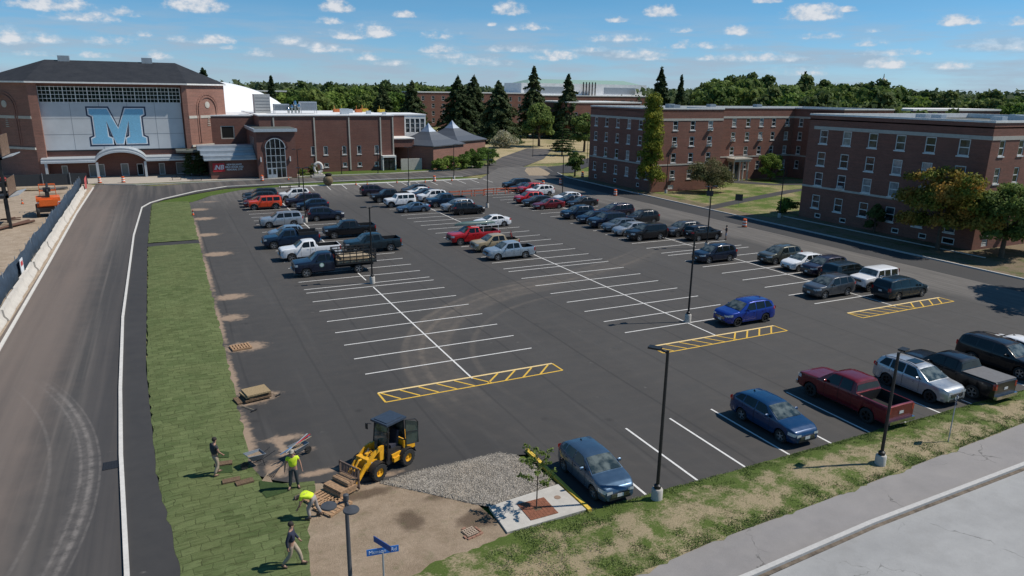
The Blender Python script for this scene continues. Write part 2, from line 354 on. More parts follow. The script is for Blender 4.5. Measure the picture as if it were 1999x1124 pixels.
def grassmat(name, green1, green2, dry1, dry2, amt=(.45, .6), nscale=.7, fine=45, bump=.6, extra=None, grad=False):
    t = NT(name)
    p = t.noise(nscale, 7, .68); f = t.noise(fine, 4, .75); f2 = t.noise(fine*.28, 4, .7, t.co(scale=(1, 1.5, 1)))
    g = t.mix(t.mr(f, .25, .75), green1, green2); d = t.mix(t.mr(f, .3, .7), dry1, dry2)
    pm = t.m('ADD', p, t.m('MULTIPLY', t.m('SUBTRACT', f2, .5), .35))
    if grad: pm = t.m('ADD', pm, t.m('ADD', t.mr(t.xy()[1], -19.1, -18.2, .035, -.16), t.mr(t.xy()[1], -21.2, -20.5, -.05, 0)))
    col = t.mix(t.mr(pm, amt[0], amt[1]), g, d)
    col = t.mix(t.mr(f2, .3, .75, .35, 0), col, tuple(x*.45 for x in green1))
    if extra: col = extra(t, col)
    t.col(col); t.rough(.95); t.b.inputs['Specular IOR Level'].default_value = .15
    t.bump(t.m('ADD', f, f2), bump, .05); return t.mat
def sodmat():
    t = NT('sod')
    w = t.n('ShaderNodeTexBrick'); w.offset = .5
    jit = t.n('ShaderNodeMix', data_type='RGBA'); jit.inputs[0].default_value = .045
    nzc = t.n('ShaderNodeTexNoise'); nzc.inputs['Scale'].default_value = .8; nzc.inputs['Detail'].default_value = 5
    co = t.co(scale=(1, 1, 1), rot=(0, 0, R_(-2.5)))
    t.L.new(co, nzc.inputs['Vector']); t.L.new(co, jit.inputs[6]); t.L.new(nzc.outputs['Color'], jit.inputs[7])
    ad = t.n('ShaderNodeVectorMath', operation='MULTIPLY_ADD'); t.L.new(nzc.outputs['Color'], ad.inputs[0])
    ad.inputs[1].default_value = (.55, .30, 0); nf = t.n('ShaderNodeTexNoise'); nf.inputs['Scale'].default_value = 7; nf.inputs['Detail'].default_value = 4; t.L.new(co, nf.inputs['Vector']); ae = t.n('ShaderNodeVectorMath', operation='MULTIPLY_ADD'); t.L.new(nf.outputs['Color'], ae.inputs[0]); ae.inputs[1].default_value = (.16, .13, 0); t.L.new(co, ae.inputs[2]); t.L.new(ae.outputs[0], ad.inputs[2]); t.L.new(ad.outputs[0], w.inputs['Vector'])
    for k, v in (('Scale', 1), ('Brick Width', .68), ('Row Height', .46), ('Mortar Size', .030), ('Mortar Smooth', .7), ('Bias', 0)): w.inputs[k].default_value = v
    w.inputs['Color1'].default_value = (0, 0, 0, 1); w.inputs['Color2'].default_value = (1, 1, 1, 1); w.inputs['Mortar'].default_value = (.5, .5, .5, 1)
    f = t.noise(38, 4, .75, t.co(scale=(.7, 2.2, 1))); m = t.noise(2.4, 5, .65); b = t.noise(.35, 4)
    tone = t.m('ADD', t.m('MULTIPLY', w.outputs['Color'], .5), t.m('MULTIPLY', m, .7))
    c = t.mix(t.mr(tone, .15, .9), (.062, .092, .030), (.165, .205, .085))
    c = t.mix(t.mr(b, .4, .65, 0, .5), c, (.16, .18, .075))
    c = t.mix(t.mr(f, .3, .72, .45, 0), c, (.035, .05, .016))
    c = t.mix(t.m('MULTIPLY', w.outputs['Fac'], t.mr(t.noise(1.7, 4), .3, .65, .0, .75)), c, (.045, .052, .02))
    y = t.xy()[1]
    strk = t.noise(1, 4, .7, t.co(scale=(.6, 9, 1)))
    c = t.mix(t.mr(strk, .48, .72, 0, .5), c, (.19, .21, .10)); c = t.mix(t.mr(t.noise(1, 5, .7, t.co(scale=(1.1, 5, 1), loc=(3, 9, 0))), .52, .66, 0, .75), c, (.05, .058, .022))
    t.col(c); t.rough(.95); t.b.inputs['Specular IOR Level'].default_value = .12
    t.bump(t.m('SUBTRACT', t.m('MULTIPLY', f, .7), t.m('MULTIPLY', w.outputs['Fac'], .5)), .6, .05); return t.mat
def dirtmat(name, c1, c2, dark=None, spots=None, fine=30, green=0):
    t = NT(name); a = t.noise(.9, 7, .7); f = t.noise(fine, 5, .75); g2 = t.noise(5, 6, .75)
    c = t.mix(t.mr(t.m('ADD', t.m('MULTIPLY', a, .6), t.m('MULTIPLY', g2, .4)), .36, .62), c1, c2); c = t.mix(t.mr(f, .35, .75, .4, 0), c, tuple(x*.5 for x in c1))
    if spots: c = t.mix(t.m('MULTIPLY', blobmask(t, spots, .6, 1.6), .8), c, t.mix(f, tuple(x*.7 for x in dark), dark))
    if green: c = t.mix(t.mr(t.noise(1.7, 6, .7), .55, .68, 0, green), c, (.07, .11, .03))
    t.col(c); t.rough(1.0); t.b.inputs['Specular IOR Level'].default_value = .1; t.bump(t.m('ADD', a, f), .7, .06); return t.mat
def concrete(name, c, grid=None, sc_=3):
    t = NT(name); a = t.noise(sc_, 6, .65); f = t.noise(70, 3); b = t.noise(.5, 5)
    col = t.mix(t.mr(a, .3, .7), tuple(x*.86 for x in c), tuple(min(1, x*1.1) for x in c))
    col = t.mix(t.mr(f, .35, .7, .25, 0), col, tuple(x*.6 for x in c)); col = t.mix(t.mr(b, .5, .75, 0, .35), col, tuple(x*.6 for x in c))
    t.col(col); t.rough(.88); t.bump(t.m('ADD', a, f), .25, .01); return t.mat
M_lot = asphalt('lot_asphalt', (.047, .0445, .042), streak=(.35, 1.3), stk=.08, extra=lot_extra)
M_new = asphalt('fresh_asphalt', (.038, .037, .037), fine=.25)
M_road = asphalt('dusty_road', (.052, .049, .047), dust=(.19, .165, .145), streak=(.75, .022), stk=.55, extra=road_extra)
def cracks(t, col):
    n = t.n('ShaderNodeTexNoise'); n.inputs['Scale'].default_value = .9; n.inputs['Detail'].default_value = 5; t.L.new(t.co(), n.inputs['Vector'])
    a = t.n('ShaderNodeVectorMath', operation='MULTIPLY_ADD'); t.L.new(n.outputs['Color'], a.inputs[0]); a.inputs[1].default_value = (1.6, 1.6, 0); t.L.new(t.co(), a.inputs[2])
    v = t.n('ShaderNodeTexVoronoi', feature='DISTANCE_TO_EDGE'); v.inputs['Scale'].default_value = .16; t.L.new(a.outputs[0], v.inputs['Vector'])
    k = t.m('MULTIPLY', t.mr(v.outputs['Distance'], .0045, .001, 0, .7), t.mr(t.noise(.5, 3), .45, .55)); col = t.mix(k, col, (.07, .068, .062))
    p = t.noise(.35, 6, .7); col = t.mix(t.mr(p, .55, .72, 0, .3), col, (.2, .19, .175)); return t.mix(t.mr(t.noise(14, 3, .8), .6, .75, 0, .35), col, (.13, .125, .12))
M_street = asphalt('grey_street', (.27, .27, .265), dust=(.2, .2, .2), streak=(.1, .5), stk=.4, fine=.3, extra=cracks)
M_walk = asphalt('pale_walk', (.19, .18, .175), dust=(.27, .25, .23), streak=(.2, .8), stk=.4, extra=cracks)
M_berm = grassmat('verge_grass', (.060, .095, .020), (.135, .185, .045), (.27, .215, .13), (.47, .38, .25), (.44, .58), .8, grad=True)
M_lawn = grassmat('lawn', (.06, .10, .018), (.13, .19, .04), (.27, .21, .115), (.42, .34, .20), (.44, .62), .18, 18)
M_lawn_g = grassmat('green_verge', (.055, .095, .018), (.11, .16, .035), (.2, .17, .09), (.32, .26, .15), (.58, .72), .3, 18)
M_sod = sodmat()
M_dirt = dirtmat('bare_soil', (.27, .205, .14), (.43, .335, .245), (.12, .085, .06), [(-5.2, -16.5, 1.3, .8, 1.6), (-7.8, -15.5, .8, 1.1, 1.1), (-8.9, -12.9, 2.0, .5, 1.2), (-5.6, -14.3, 2.2, .45, .9)], green=.25)
M_site = dirtmat('site_sand', (.30, .235, .17), (.50, .41, .32), (.17, .13, .095), [(-31, 30, 2.5, 14, .9), (-35, 52, 3, 12, .8), (-30, 78, 2, 9, .9), (-40, 85, 7, 3, .8), (-33, 64, 5, 1.5, 1), (-45, 70, 5, 6, .7), (-32, 92, 3, 2, 1)], fine=8)
M_conc = concrete('concrete', (.50, .48, .44)); M_conc2 = concrete('pale_concrete', (.48, .455, .41)); M_kerb = concrete('granite_kerb', (.48, .47, .45), sc_=8)
M_curbw = concrete('kerb_white', (.62, .60, .56), sc_=5)
M_plaza = concrete('plaza', (.42, .37, .31))
def linemat(name, c):
    t = NT(name); n1 = t.noise(9, 5, .75); n2 = t.noise(.8, 3)
    t.col(t.mix(t.mr(n1, .52, .80, 0, .75), t.mix(n2, tuple(x*.8 for x in c), c), (.12, .115, .11))); t.rough(.8); return t.mat
M_white = linemat('line_white', (.74, .73, .70)); M_yell = linemat('line_yellow', (.74, .46, .05)); M_yell2 = linemat('line_yellow_worn', (.80, .60, .28))

def sheet(name, pts, z, m, sub=None):
    b = MB(); b.poly(pts, z); o = b.build(name, m, fix=False)
    if o.data.polygons[0].normal.z < 0: o.data.flip_normals()
    return tag(o, kind='structure')
b = MB(); b.poly([(-3500, -1500), (3500, -1500), (3500, 5000), (-3500, 5000)], -.10); o = b.build('ground', M_lawn, fix=False); tag(o, kind='structure')
# wavy-edged polygon helper
rg = random.Random(5)
def wavy(a, b_, n, amp, seed=0):
    rr = random.Random(seed); out = []
    L = math.hypot(b_[0]-a[0], b_[1]-a[1]); nx, ny = -(b_[1]-a[1])/L, (b_[0]-a[0])/L; ph = rr.uniform(0, 6)
    for i in range(n+1):
        f = i/n; w = amp*(math.sin(f*L*.9+ph)+.6*math.sin(f*L*2.3+2*ph)+rr.uniform(-.7, .7))*(0 if i in (0, n) else 1)
        out.append((a[0]+(b_[0]-a[0])*f+nx*w*.5, a[1]+(b_[1]-a[1])*f+ny*w*.5))
    return out
sheet('street', [(-60, -60), (120, -60), (120, -20.6), (60, -22.15), (19.2, -23.4), (8.8, -23.6), (2.2, -24.0), (-60, -26)], -.03, M_street)
sheet('parking_lot', [(-13.2, -9), (-12.2, -10.2), (-10.5, -11.6), (-8, -12.2), (-2, -12.4), (-1.1, -12.7), (-1.0, -18.4), (30, -18.4), (70, -18.4), (70, -5), (56.5, -5), (56.5, 84), (58, 90), (64, 106), (52, 106), (40, 88.4), (2, 88.4), (-4, 87), (-9, 82), (-11.2, 77), (-13.2, 74)], 0, M_lot)
sheet('left_road', [(-26.3, -40), (-18.0, -40), (-17.8, -14.6), (-18.4, -5), (-18.7, 3.4), (-19.1, 17.8), (-19.2, 51), (-18.7, 72.5), (-15.8, 80.4), (-11, 87.5), (-6, 92.2), (5, 93.0), (38, 92.5), (47, 97), (58, 106), (72, 122), (90, 150), (84, 155), (64, 130), (52, 112), (42, 104), (26, 101.5), (8, 101.2), (2, 100.6), (-9, 99.4), (-17, 97.2), (-20, 99.2), (-26.3, 103)], -.004, M_road)
sheet('roadside_path', [(-17.8, -40), (-15.9, -40), (-15.9, -15.4), (-16.8, -7.8), (-17.4, 6.1), (-17.7, 44.3), (-17.5, 74.5), (-16, 79), (-11.5, 84.5), (-6.4, 89.6), (0, 91.3), (6, 92.9), (-6, 92.1), (-11, 87.4), (-15.8, 80.3), (-18.6, 72.5), (-19.1, 51), (-19.0, 17.8), (-18.6, 3.4), (-18.3, -5), (-17.7, -14.6)], 0.0, M_new)
sheet('fresh_road_strip', [(51.8, -12), (56.5, -12), (56.5, 60), (56.9, 84), (61, 100), (56, 98), (52.6, 84), (51.9, 64)], .004, M_new)
sheet('construction_ground', [(-25.5, 8), (-25.5, 60), (-25.8, 101), (-29, 106), (-70, 112), (-90, 60), (-60, 0)], -.02, M_site)
sheet('plaza', [(-46, 106), (-27, 104), (-20, 101.6), (-11, 102), (0, 102.2), (9, 103.2), (10, 106), (8, 112), (-6, 114), (-46, 122)], -.008, M_plaza)
sheet('grass_island', [(-22.5, 100.6), (-19.5, 99.6), (-10.5, 100.0), (1.5, 101.1), (-5, 101.5), (-14, 101.3), (-20, 101.2)], .004, M_lawn_g)
sheet('sidewalk', [(-60, -22.6), (-6, -22.4), (-1.5, -22.0), (2.5, -21.6), (8.2, -21.4), (15.2, -21.0), (24, -20.5), (60, -18.6), (60, -21.9), (19.2, -23.15), (8.8, -23.35), (2.2, -23.75), (-60, -25.8)], .02, M_walk)
# median strip between lot and access road, verge beyond
sheet('grass_median', [(-4.5, 86.6), (2, 88.4), (39, 88.2), (40.8, 89.5), (37.5, 91.6), (5.5, 92.1), (0, 90.5), (-6, 88.8), (-11.3, 84), (-16, 78.2), (-17.4, 74), (-12, 75.5), (-9.5, 81)], .012, M_lawn_g)
sheet('gym_lawn', [(9.5, 103.2), (20, 103.5), (36, 104.5), (43, 106), (52, 114), (58, 124), (48, 124), (36, 107.5), (30.2, 109.6), (8, 109.6)], .008, M_lawn_g)
sheet('corner_island', [(51.5, 90), (55, 88.6), (57.5, 92), (60, 99.5), (61, 104), (58, 104), (54.5, 98)], .012, dirtmat('sandy_soil', (.30, .24, .17), (.42, .34, .25)))
sheet('right_verge', [(56.8, -14), (100, -14), (100, 8), (65, 8), (65, 32), (60.2, 38), (60, 60), (60, 81), (62, 84), (57.2, 84), (56.8, 60)], .012, grassmat('dry_verge', (.07, .09, .03), (.12, .14, .05), (.16, .12, .08), (.26, .2, .14), (.34, .5), .5, 15))
sheet('courtyard_lawn', [(60, 33.5), (65, 32.6), (100, 32.6), (102, 58), (102, 70), (75, 70), (75, 60), (60, 60)], .016, M_lawn)
sheet('courtyard_path', [(57.0, 41.5), (70, 46.5), (86, 52), (101, 54), (101, 56), (85, 54), (69, 48.4), (57.0, 43.8)], .024, M_new)
sheet('entrance_path', [(83, 66), (88, 60), (101, 57), (101, 59), (90, 62), (86.5, 69.8), (83.5, 69.8)], .028, M_new)
sheet('far_path', [(62, 104), (68, 106), (95, 130), (150, 150), (150, 146), (98, 126), (74, 103), (63, 92), (58, 92)], -.002, M_new)
# dry glade under the far trees
sheet('dry_glade', [(60, 112), (72, 112), (110, 128), (180, 140), (240, 260), (60, 260), (52, 160)], -.05, grassmat('straw_lawn', (.12, .13, .04), (.18, .18, .06), (.38, .30, .17), (.52, .42, .26), (.36, .52), .08, 9))
def strip(name, path, w, z0, z1, m, closed=False, kind='structure'):
    b = MB(); n = len(path); L_, R__ = [], []
    for i, p in enumerate(path):
        a = path[max(i-1, 0)]; c = path[min(i+1, n-1)]; d = math.hypot(c[0]-a[0], c[1]-a[1]); nx, ny = -(c[1]-a[1])/d*w/2, (c[0]-a[0])/d*w/2
        L_.append((p[0]+nx, p[1]+ny)); R__.append((p[0]-nx, p[1]-ny))
    for i in range(n-1):
        for (A, B), (zA, zB) in (((L_, R__), (z1, z1)),): b.quad((*A[i], z1), (*A[i+1], z1), (*B[i+1], z1), (*B[i], z1))
        b.quad((*L_[i], z0), (*L_[i+1], z0), (*L_[i+1], z1), (*L_[i], z1)); b.quad((*R__[i], z0), (*R__[i+1], z0), (*R__[i+1], z1), (*R__[i], z1))
    for i in (0, n-1): b.quad((*L_[i], z0), (*R__[i], z0), (*R__[i], z1), (*L_[i], z1))
    return tag(b.build(name, m), kind=kind)
strip('road_kerb', [(-17.95, -40), (-17.75, -14.6), (-18.3, -5), (-18.65, 3.4), (-19.05, 17.8), (-19.15, 51), (-18.65, 72.5), (-17.6, 76.8), (-15.8, 80.4), (-11, 87.5), (-6, 92.1), (0, 92.7), (5, 93.1), (20, 93.2), (38, 92.6)], .17, -.05, .10, M_curbw)
strip('barrier_kerb', [(-25.9, 10), (-26.1, 40), (-26.4, 70), (-26.3, 98)], .22, -.05, .07, M_curbw)
strip('island_kerb', [(-25, 102), (-20, 99.4), (-10.5, 99.8), (2, 100.8), (9, 102.9), (26, 102.6), (40, 104.6), (50, 112)], .3, -.05, .11, M_conc)
strip('lot_kerb', [(2.2, 88.2), (39.2, 88.0)], .9, -.05, .10, M_curbw)
strip('right_kerb', [(56.65, -14), (56.65, 60), (57.05, 84), (59.2, 92)], .24, -.05, .13, M_kerb)
strip('street_kerb', [(-60, -26), (2.2, -23.72), (8.8, -23.34), (19.2, -23.13), (60, -21.86), (120, -20.26)], .20, -.05, .10, M_kerb)
strip('yellow_kerb', [(-1.05, -12.4), (-1.0, -17.95)], .17, -.03, .13, [MATS.get('x') or mat('kerb_yellow', (.62, .42, .05), .8, var=.35, scale=14)][0])
strip('footing_kerb', [(62.6, 5), (62.6, 33)], .18, 0, .10, M_conc)
# sod strip: laid turf, gently uneven, with a raised edge
def turf():
    xs = []; n = 190
    for i in range(n+1):
        y = -19.0+(76.5+19.0)*i/n
        xl = np.interp(y, [-19, -15.4, -7.8, 6.1, 44.3, 74.5, 76.5], [-15.75, -16.05, -16.8, -17.35, -17.65, -17.45, -17.2])
        xr = np.interp(y, [-19, -16.2, -13.7, -12.2, -12.0, -10.9, -10.8, -10.2, -8.6, -8.55, 17.9, 74, 76.5], [-12.1, -11.75, -11.4, -11.3, -10.7, -10.7, -12.4, -12.7, -12.95, -13.0, -12.75, -12.45, -12.5])
        st = math.floor(y/.56); rr = random.Random(st); xs.append((y, xl+rr.uniform(-.07, .07), xr+rr.uniform(-.09, .09)))
    v = []; f = []; m = 9
    for i, (y, a, c) in enumerate(xs):
        for j in range(m+1):
            x = a+(c-a)*j/m; e = 0 if j in (0, m) else .045
            v.append((x, y, .006+e+.012*math.sin(x*3+y*1.3)*(e > 0)))
    for i in range(n):
        if 43.6 < xs[i][0] < 45.6: continue
        for j in range(m): k = i*(m+1)+j; f.append((k, k+1, k+m+2, k+m+1))
    b = MB(); b.add(v, f); o = b.build('sod_turf', M_sod, smooth=60, fix=True); tag(o, kind='structure')
turf()
sheet('cross_path', [(-17.7, 43.9), (-12.6, 43.9), (-12.6, 45.8), (-17.7, 45.6)], .008, M_new)
sheet('bare_soil', wavy((-12.3, -10.6), (-8.2, -12.15), 8, .1, 1)+[(-6.5, -13.5), (-5, -15.2), (-4.55, -17.9)]+wavy((-4.5, -17.9), (-9.6, -20.0), 10, .25, 3)+[(-12, -24), (-16.5, -24), (-15.9, -16), (-12.4, -9.4)], .010, M_dirt)
# grass verge with a real, slightly rough surface and a ragged edge
sheet('verge_base', [(-16, -24), (-9, -18.5), (-4.7, -17.93), (66, -17.8), (66, -19), (24, -20.8), (2.5, -22), (-6, -22.6)], .006, M_berm)
strip('gutter', [(-60, -26.2), (2.2, -23.90), (8.8, -23.52), (19.2, -23.31), (60, -22.04), (120, -20.44)], .16, -.04, -.02, mat('gutter_dirt', (.13, .105, .08), .95, var=.5, scale=3))
def verge():
    rr = random.Random(8); n = 220; v = []; f = []; m = 12
    top = wavy((-4.6, -17.95), (30, -17.85), n//2, .13, 4)+wavy((30, -17.85), (66, -17.8), n//2-1, .13, 6)[0:]
    n = len(top)-1
    for i, (x, y) in enumerate(top):
        yb = np.interp(x, [-6, -1.5, 2.5, 8.2, 15.2, 24, 60, 70], [-22.2, -22.0, -21.6, -21.4, -21.0, -20.5, -18.6, -18.2])+.10*math.sin(x*1.7)+rr.uniform(-.09, .09)
        for j in range(m+1):
            q = j/m; h = .04+.16*math.sin(PI*q)+rr.uniform(-.02, .02)
            if j in (0, m): h = .026 if j == m else .01
            h = .02+(h-.02)*min(1, i/14)
            v.append((x-(1.6*q if i == 0 else 0), y+(yb-y)*q, h))
    for i in range(n):
        for j in range(m): k = i*(m+1)+j; f.append((k, k+1, k+m+2, k+m+1))
    b = MB(); b.add(v, f); o = b.build('grass_verge', M_berm, smooth=60); tag(o, kind='structure')
    b = MB(); v = []; f = []   # left tail of the verge running down to the frame's corner
    tp = wavy((-4.6, -17.95), (-9.9, -18.95), 22, .22, 7)+[(-14, -20.9)]
    for i, (x, y) in enumerate(tp):
        yb = -22.3 + (0 if x > -10 else -.2)
        for j in range(9): q = j/8; v.append((x, y+(yb-y)*q, .016+.05*math.sin(PI*q)+rr.uniform(0, .012)))
    for i in range(len(tp)-1):
        for j in range(8): k = i*9+j; f.append((k, k+1, k+10, k+9))
    b.add(v, f); tag(b.build('verge_tail', M_berm, smooth=60), kind='structure')
verge()
def blades(name, pts, hmin, hmax, m, w=.03):
    v = []; f = []; rr = random.Random(3)
    for (x, y, z) in pts:
        a = rr.uniform(0, PI); h = rr.uniform(hmin, hmax); dx, dy = math.cos(a)*w, math.sin(a)*w; lx, ly = rr.uniform(-.05, .05), rr.uniform(-.05, .05)
        k = len(v); v += [(x-dx, y-dy, z), (x+dx, y+dy, z), (x+lx, y+ly, z+h)]; f.append((k, k+1, k+2))
    me = bpy.data.meshes.new(name); me.from_pydata(v, [], f); me.materials.append(m); return tag(link(name, me), kind='stuff', label='short green grass tufts growing on the verge by the car park')
def tuftmat():
    t = NT('tuft'); t.col(t.mix(t.mr(t.noise(2, 5, .7), .35, .65), (.09, .135, .028), (.19, .24, .07))); t.rough(.9); return t.mat
pts = []; rr = random.Random(21)
from mathutils import noise as mnoise
while len(pts) < 60000:
    x = rr.uniform(-6, 34); yt = -17.9; yb = float(np.interp(x, [-6, -1.5, 2.5, 8.2, 15.2, 24, 60], [-22.2, -22.0, -21.6, -21.4, -21.0, -20.5, -18.6])); q = rr.random(); y = yt+(yb-yt)*q
    if x < -4.5 and y > -18.2-(-4.5-x)*.45: continue
    n_ = mnoise.noise(Vector((x*.9, y*1.2, 3)))+.5*mnoise.noise(Vector((x*3, y*3, 1)))
    edge = max(0, .5-4*min(q, 1-q))
    if n_+edge > .16+rr.uniform(-.4, .5): pts.append((x, y, .04+.13*math.sin(PI*q)))
blades('verge_tufts', pts, .02, .06, tuftmat(), .02)

# ---------------------------------------------------------------- painted markings
S = 2.743
def mark(b, x0, y0, x1, y1, w=.11, z=.005, m=0):
    L = math.hypot(x1-x0, y1-y0); nx, ny = -(y1-y0)/L*w/2, (x1-x0)/L*w/2
    b.quad((x0-nx, y0-ny, z), (x1-nx, y1-ny, z), (x1+nx, y1+ny, z), (x0+nx, y0+ny, z), m)
b = MB(); XR = [0, 18.72, 37.25]; OF = [0, .1, -.08]; ISL = 3.805
for r in range(3):
    X = XR[r]; ks = [k*S for k in range(8)]+[7*S+1.15]+[7*S+ISL+j*S for j in range(0, 20)]
    ys = []
    for i, y in enumerate(ks):
        y += OF[r]
        if y > 77: continue
        if abs(i-20) < 0: continue
        ys.append(y); mark(b, X-5.6, y, X+5.6, y)
    mark(b, X, -3.2+OF[r], X, 18.9+OF[r] if r != 1 else 78, z=.0085); 
    if r != 1: mark(b, X, 21.4, X, 78 if r == 0 else 71, z=.0085)
for x in [1.85+i*2.77 for i in range(17)]: mark(b, x, -12.35, x, -17.85)
for i in range(13): mark(b, 7+i*2.74, 82.2, 7+i*2.74+.4, 87.7)
tag(b.build('stall_lines', M_white, fix=False), kind='structure')
def hatch(x0, name):
    b = MB(); m = 0; A = (x0, -3.0); B = (x0+.05, -4.35); C_ = (x0+11.2, -4.25); D = (x0+11.15, -3.0)
    mark(b, A[0], A[1], D[0], D[1], .17, .010, 1); mark(b, B[0], B[1], C_[0], C_[1], .11, .0065, 0); mark(b, A[0], A[1], B[0], B[1], .11, .008); mark(b, D[0], D[1], C_[0], C_[1], .11, .008)
    for i in range(6):
        mark(b, x0+.95+i*1.1-.8, -3.1, x0+.95+i*1.1, -4.25, .11, .008)
        if i < 4: mark(b, x0+7.0+i*1.15+.35, -3.1, x0+6.2+i*1.15, -4.25, .11, .008)
    b.build(name, [M_yell, M_yell2], fix=False)['kind'] = 'structure'
for x in (-5.65, 13.05, 32.0): hatch(x, 'yellow_hatching')
# gravel bed, concrete slab with tree grate
def gravelmat():
    t = NT('gravel'); v = t.n('ShaderNodeTexVoronoi'); v.inputs['Scale'].default_value = 14; t.L.new(t.co(), v.inputs['Vector'])
    v2 = t.n('ShaderNodeTexVoronoi'); v2.inputs['Scale'].default_value = 31; t.L.new(t.co(), v2.inputs['Vector'])
    sp = t.n('ShaderNodeSeparateColor'); t.L.new(v.outputs['Color'], sp.inputs[0]); sp2 = t.n('ShaderNodeSeparateColor'); t.L.new(v2.outputs['Color'], sp2.inputs[0])
    c = t.mix(sp.outputs[0], (.15, .13, .11), (.42, .375, .315)); c = t.mix(t.m('MULTIPLY', sp2.outputs[1], .6), c, (.44, .40, .34))
    c = t.mix(t.mr(v.outputs['Distance'], .3, .7, 0, .7), c, (.09, .08, .07)); c = t.mix(t.mr(t.noise(.5, 5), .45, .7, 0, .5), c, (.33, .27, .2))
    t.col(c); t.rough(.95); t.bump(t.m('SUBTRACT', 1.0, v.outputs['Distance']), 1, .05); return t.mat
M_gravel = gravelmat()
gp = [(-8.2, -12.3), (-6.5, -12.0), (-4.5, -12.05), (-2.3, -12.0), (-1.75, -12.5), (-1.35, -13.8), (-1.25, -15.68), (-3.0, -15.9), (-4.5, -16.0), (-5.0, -15.6), (-6.6, -13.9)]
def gravelbed():
    bm = bmesh.new(); vs = [bm.verts.new((*p, .02)) for p in gp]; bm.faces.new(vs); bmesh.ops.triangulate(bm, faces=bm.faces)
    bmesh.ops.subdivide_edges(bm, edges=bm.edges, cuts=10, use_grid_fill=True); bmesh.ops.triangulate(bm, faces=bm.faces); rr = random.Random(2)
    for v in bm.verts:
        if not v.is_boundary: v.co.z = .05+rr.uniform(0, .035)
    me = bpy.data.meshes.new('gravel_bed'); bm.to_mesh(me); bm.free(); me.materials.append(M_gravel); tag(link('gravel_bed', me), kind='structure')
    # loose stones
    pts = []; v = []; f = []
    from mathutils.geometry import intersect_point_tri_2d
    def inside(x, y):
        c = False; j = len(gp)-1
        for i in range(len(gp)):
            if (gp[i][1] > y) != (gp[j][1] > y) and x < (gp[j][0]-gp[i][0])*(y-gp[i][1])/(gp[j][1]-gp[i][1])+gp[i][0]: c = not c
            j = i
        return c
    rr = random.Random(9)
    ico = [(0, 0, 1), (.9, 0, .3), (.28, .85, .3), (-.72, .53, .3), (-.72, -.53, .3), (.28, -.85, .3), (0, 0, -.6)]
    fc = [(0, 1, 2), (0, 2, 3), (0, 3, 4), (0, 4, 5), (0, 5, 1), (6, 2, 1), (6, 3, 2), (6, 4, 3), (6, 5, 4), (6, 1, 5)]
    while len(pts) < 9000:
        x, y = rr.uniform(-8.3, -1.2), rr.uniform(-16.1, -11.9)
        if not inside(x, y): continue
        pts.append(1); r = rr.uniform(.010, .028); a = rr.uniform(0, 6); k = len(v)
        for p in ico:
            q = (p[0]*rr.uniform(.7, 1.3), p[1]*rr.uniform(.7, 1.3), p[2]*rr.uniform(.6, 1))
            v.append((x+r*(q[0]*math.cos(a)-q[1]*math.sin(a)), y+r*(q[0]*math.sin(a)+q[1]*math.cos(a)), .065+r*q[2]+r*.2))
        f += [tuple(i+k for i in t_) for t_ in fc]
    me = bpy.data.meshes.new('loose_gravel'); me.from_pydata(v, [], f)
    t = NT('stones'); gi = t.n('ShaderNodeNewGeometry'); c = t.mix(gi.outputs['Random Per Island'], (.12, .105, .085), (.46, .42, .355)); t.col(c); t.rough(.9); me.materials.append(t.mat)
    tag(link('loose_gravel', me), kind='stuff', label='loose grey and tan stones on the gravel bed beside the bare soil')
gravelbed()
b = MB(); b.prism([(-4.62, -16.02), (-4.7, -17.92), (-1.12, -17.86), (-1.2, -15.7)], -.05, .09); tag(b.build('concrete_slab', M_conc2), kind='structure')
# ---------------------------------------------------------------- vehicles
M_glass = mat('tinted_glass', (.008, .011, .012), .04, spec=.45, var=.3, scale=1.5)
def wsmat():
    t = NT('windscreen_glass'); nz = t.noise(2.3, 3, .5)
    t.col(t.mix(t.mr(nz, .42, .62), (.02, .03, .03), (.12, .14, .13))); t.rough(.035); t.b.inputs['Specular IOR Level'].default_value = .9; return t.mat
M_ws = wsmat()
M_tyre = mat('tyre_rubber', (.022, .022, .022), .85, scale=20, var=.3); M_rim = mat('alloy_rim', (.42, .43, .44), .32, metal=.75, scale=9)
M_rimd = mat('dark_rim', (.03, .03, .03), .4, metal=.4); M_blk = mat('black_trim', (.016, .016, .017), .55, scale=11, var=.3); M_under = mat('underbody', (.008, .008, .008), .95)
M_lamp = mat('headlamp_lens', (.55, .57, .58), .12, spec=.8, scale=25, var=.25, coat=.6); M_red = mat('tail_lamp', (.30, .012, .010), .2, coat=.7, scale=20)
M_plate = mat('number_plate', (.55, .56, .55), .5, scale=40, var=.25); M_chrome = mat('chrome', (.55, .55, .56), .18, metal=1); M_seam = mat('panel_gap', (.006, .006, .006), .9)
def interp(pts, x): return float(np.interp(x, [p[0] for p in pts], [p[1] for p in pts]))
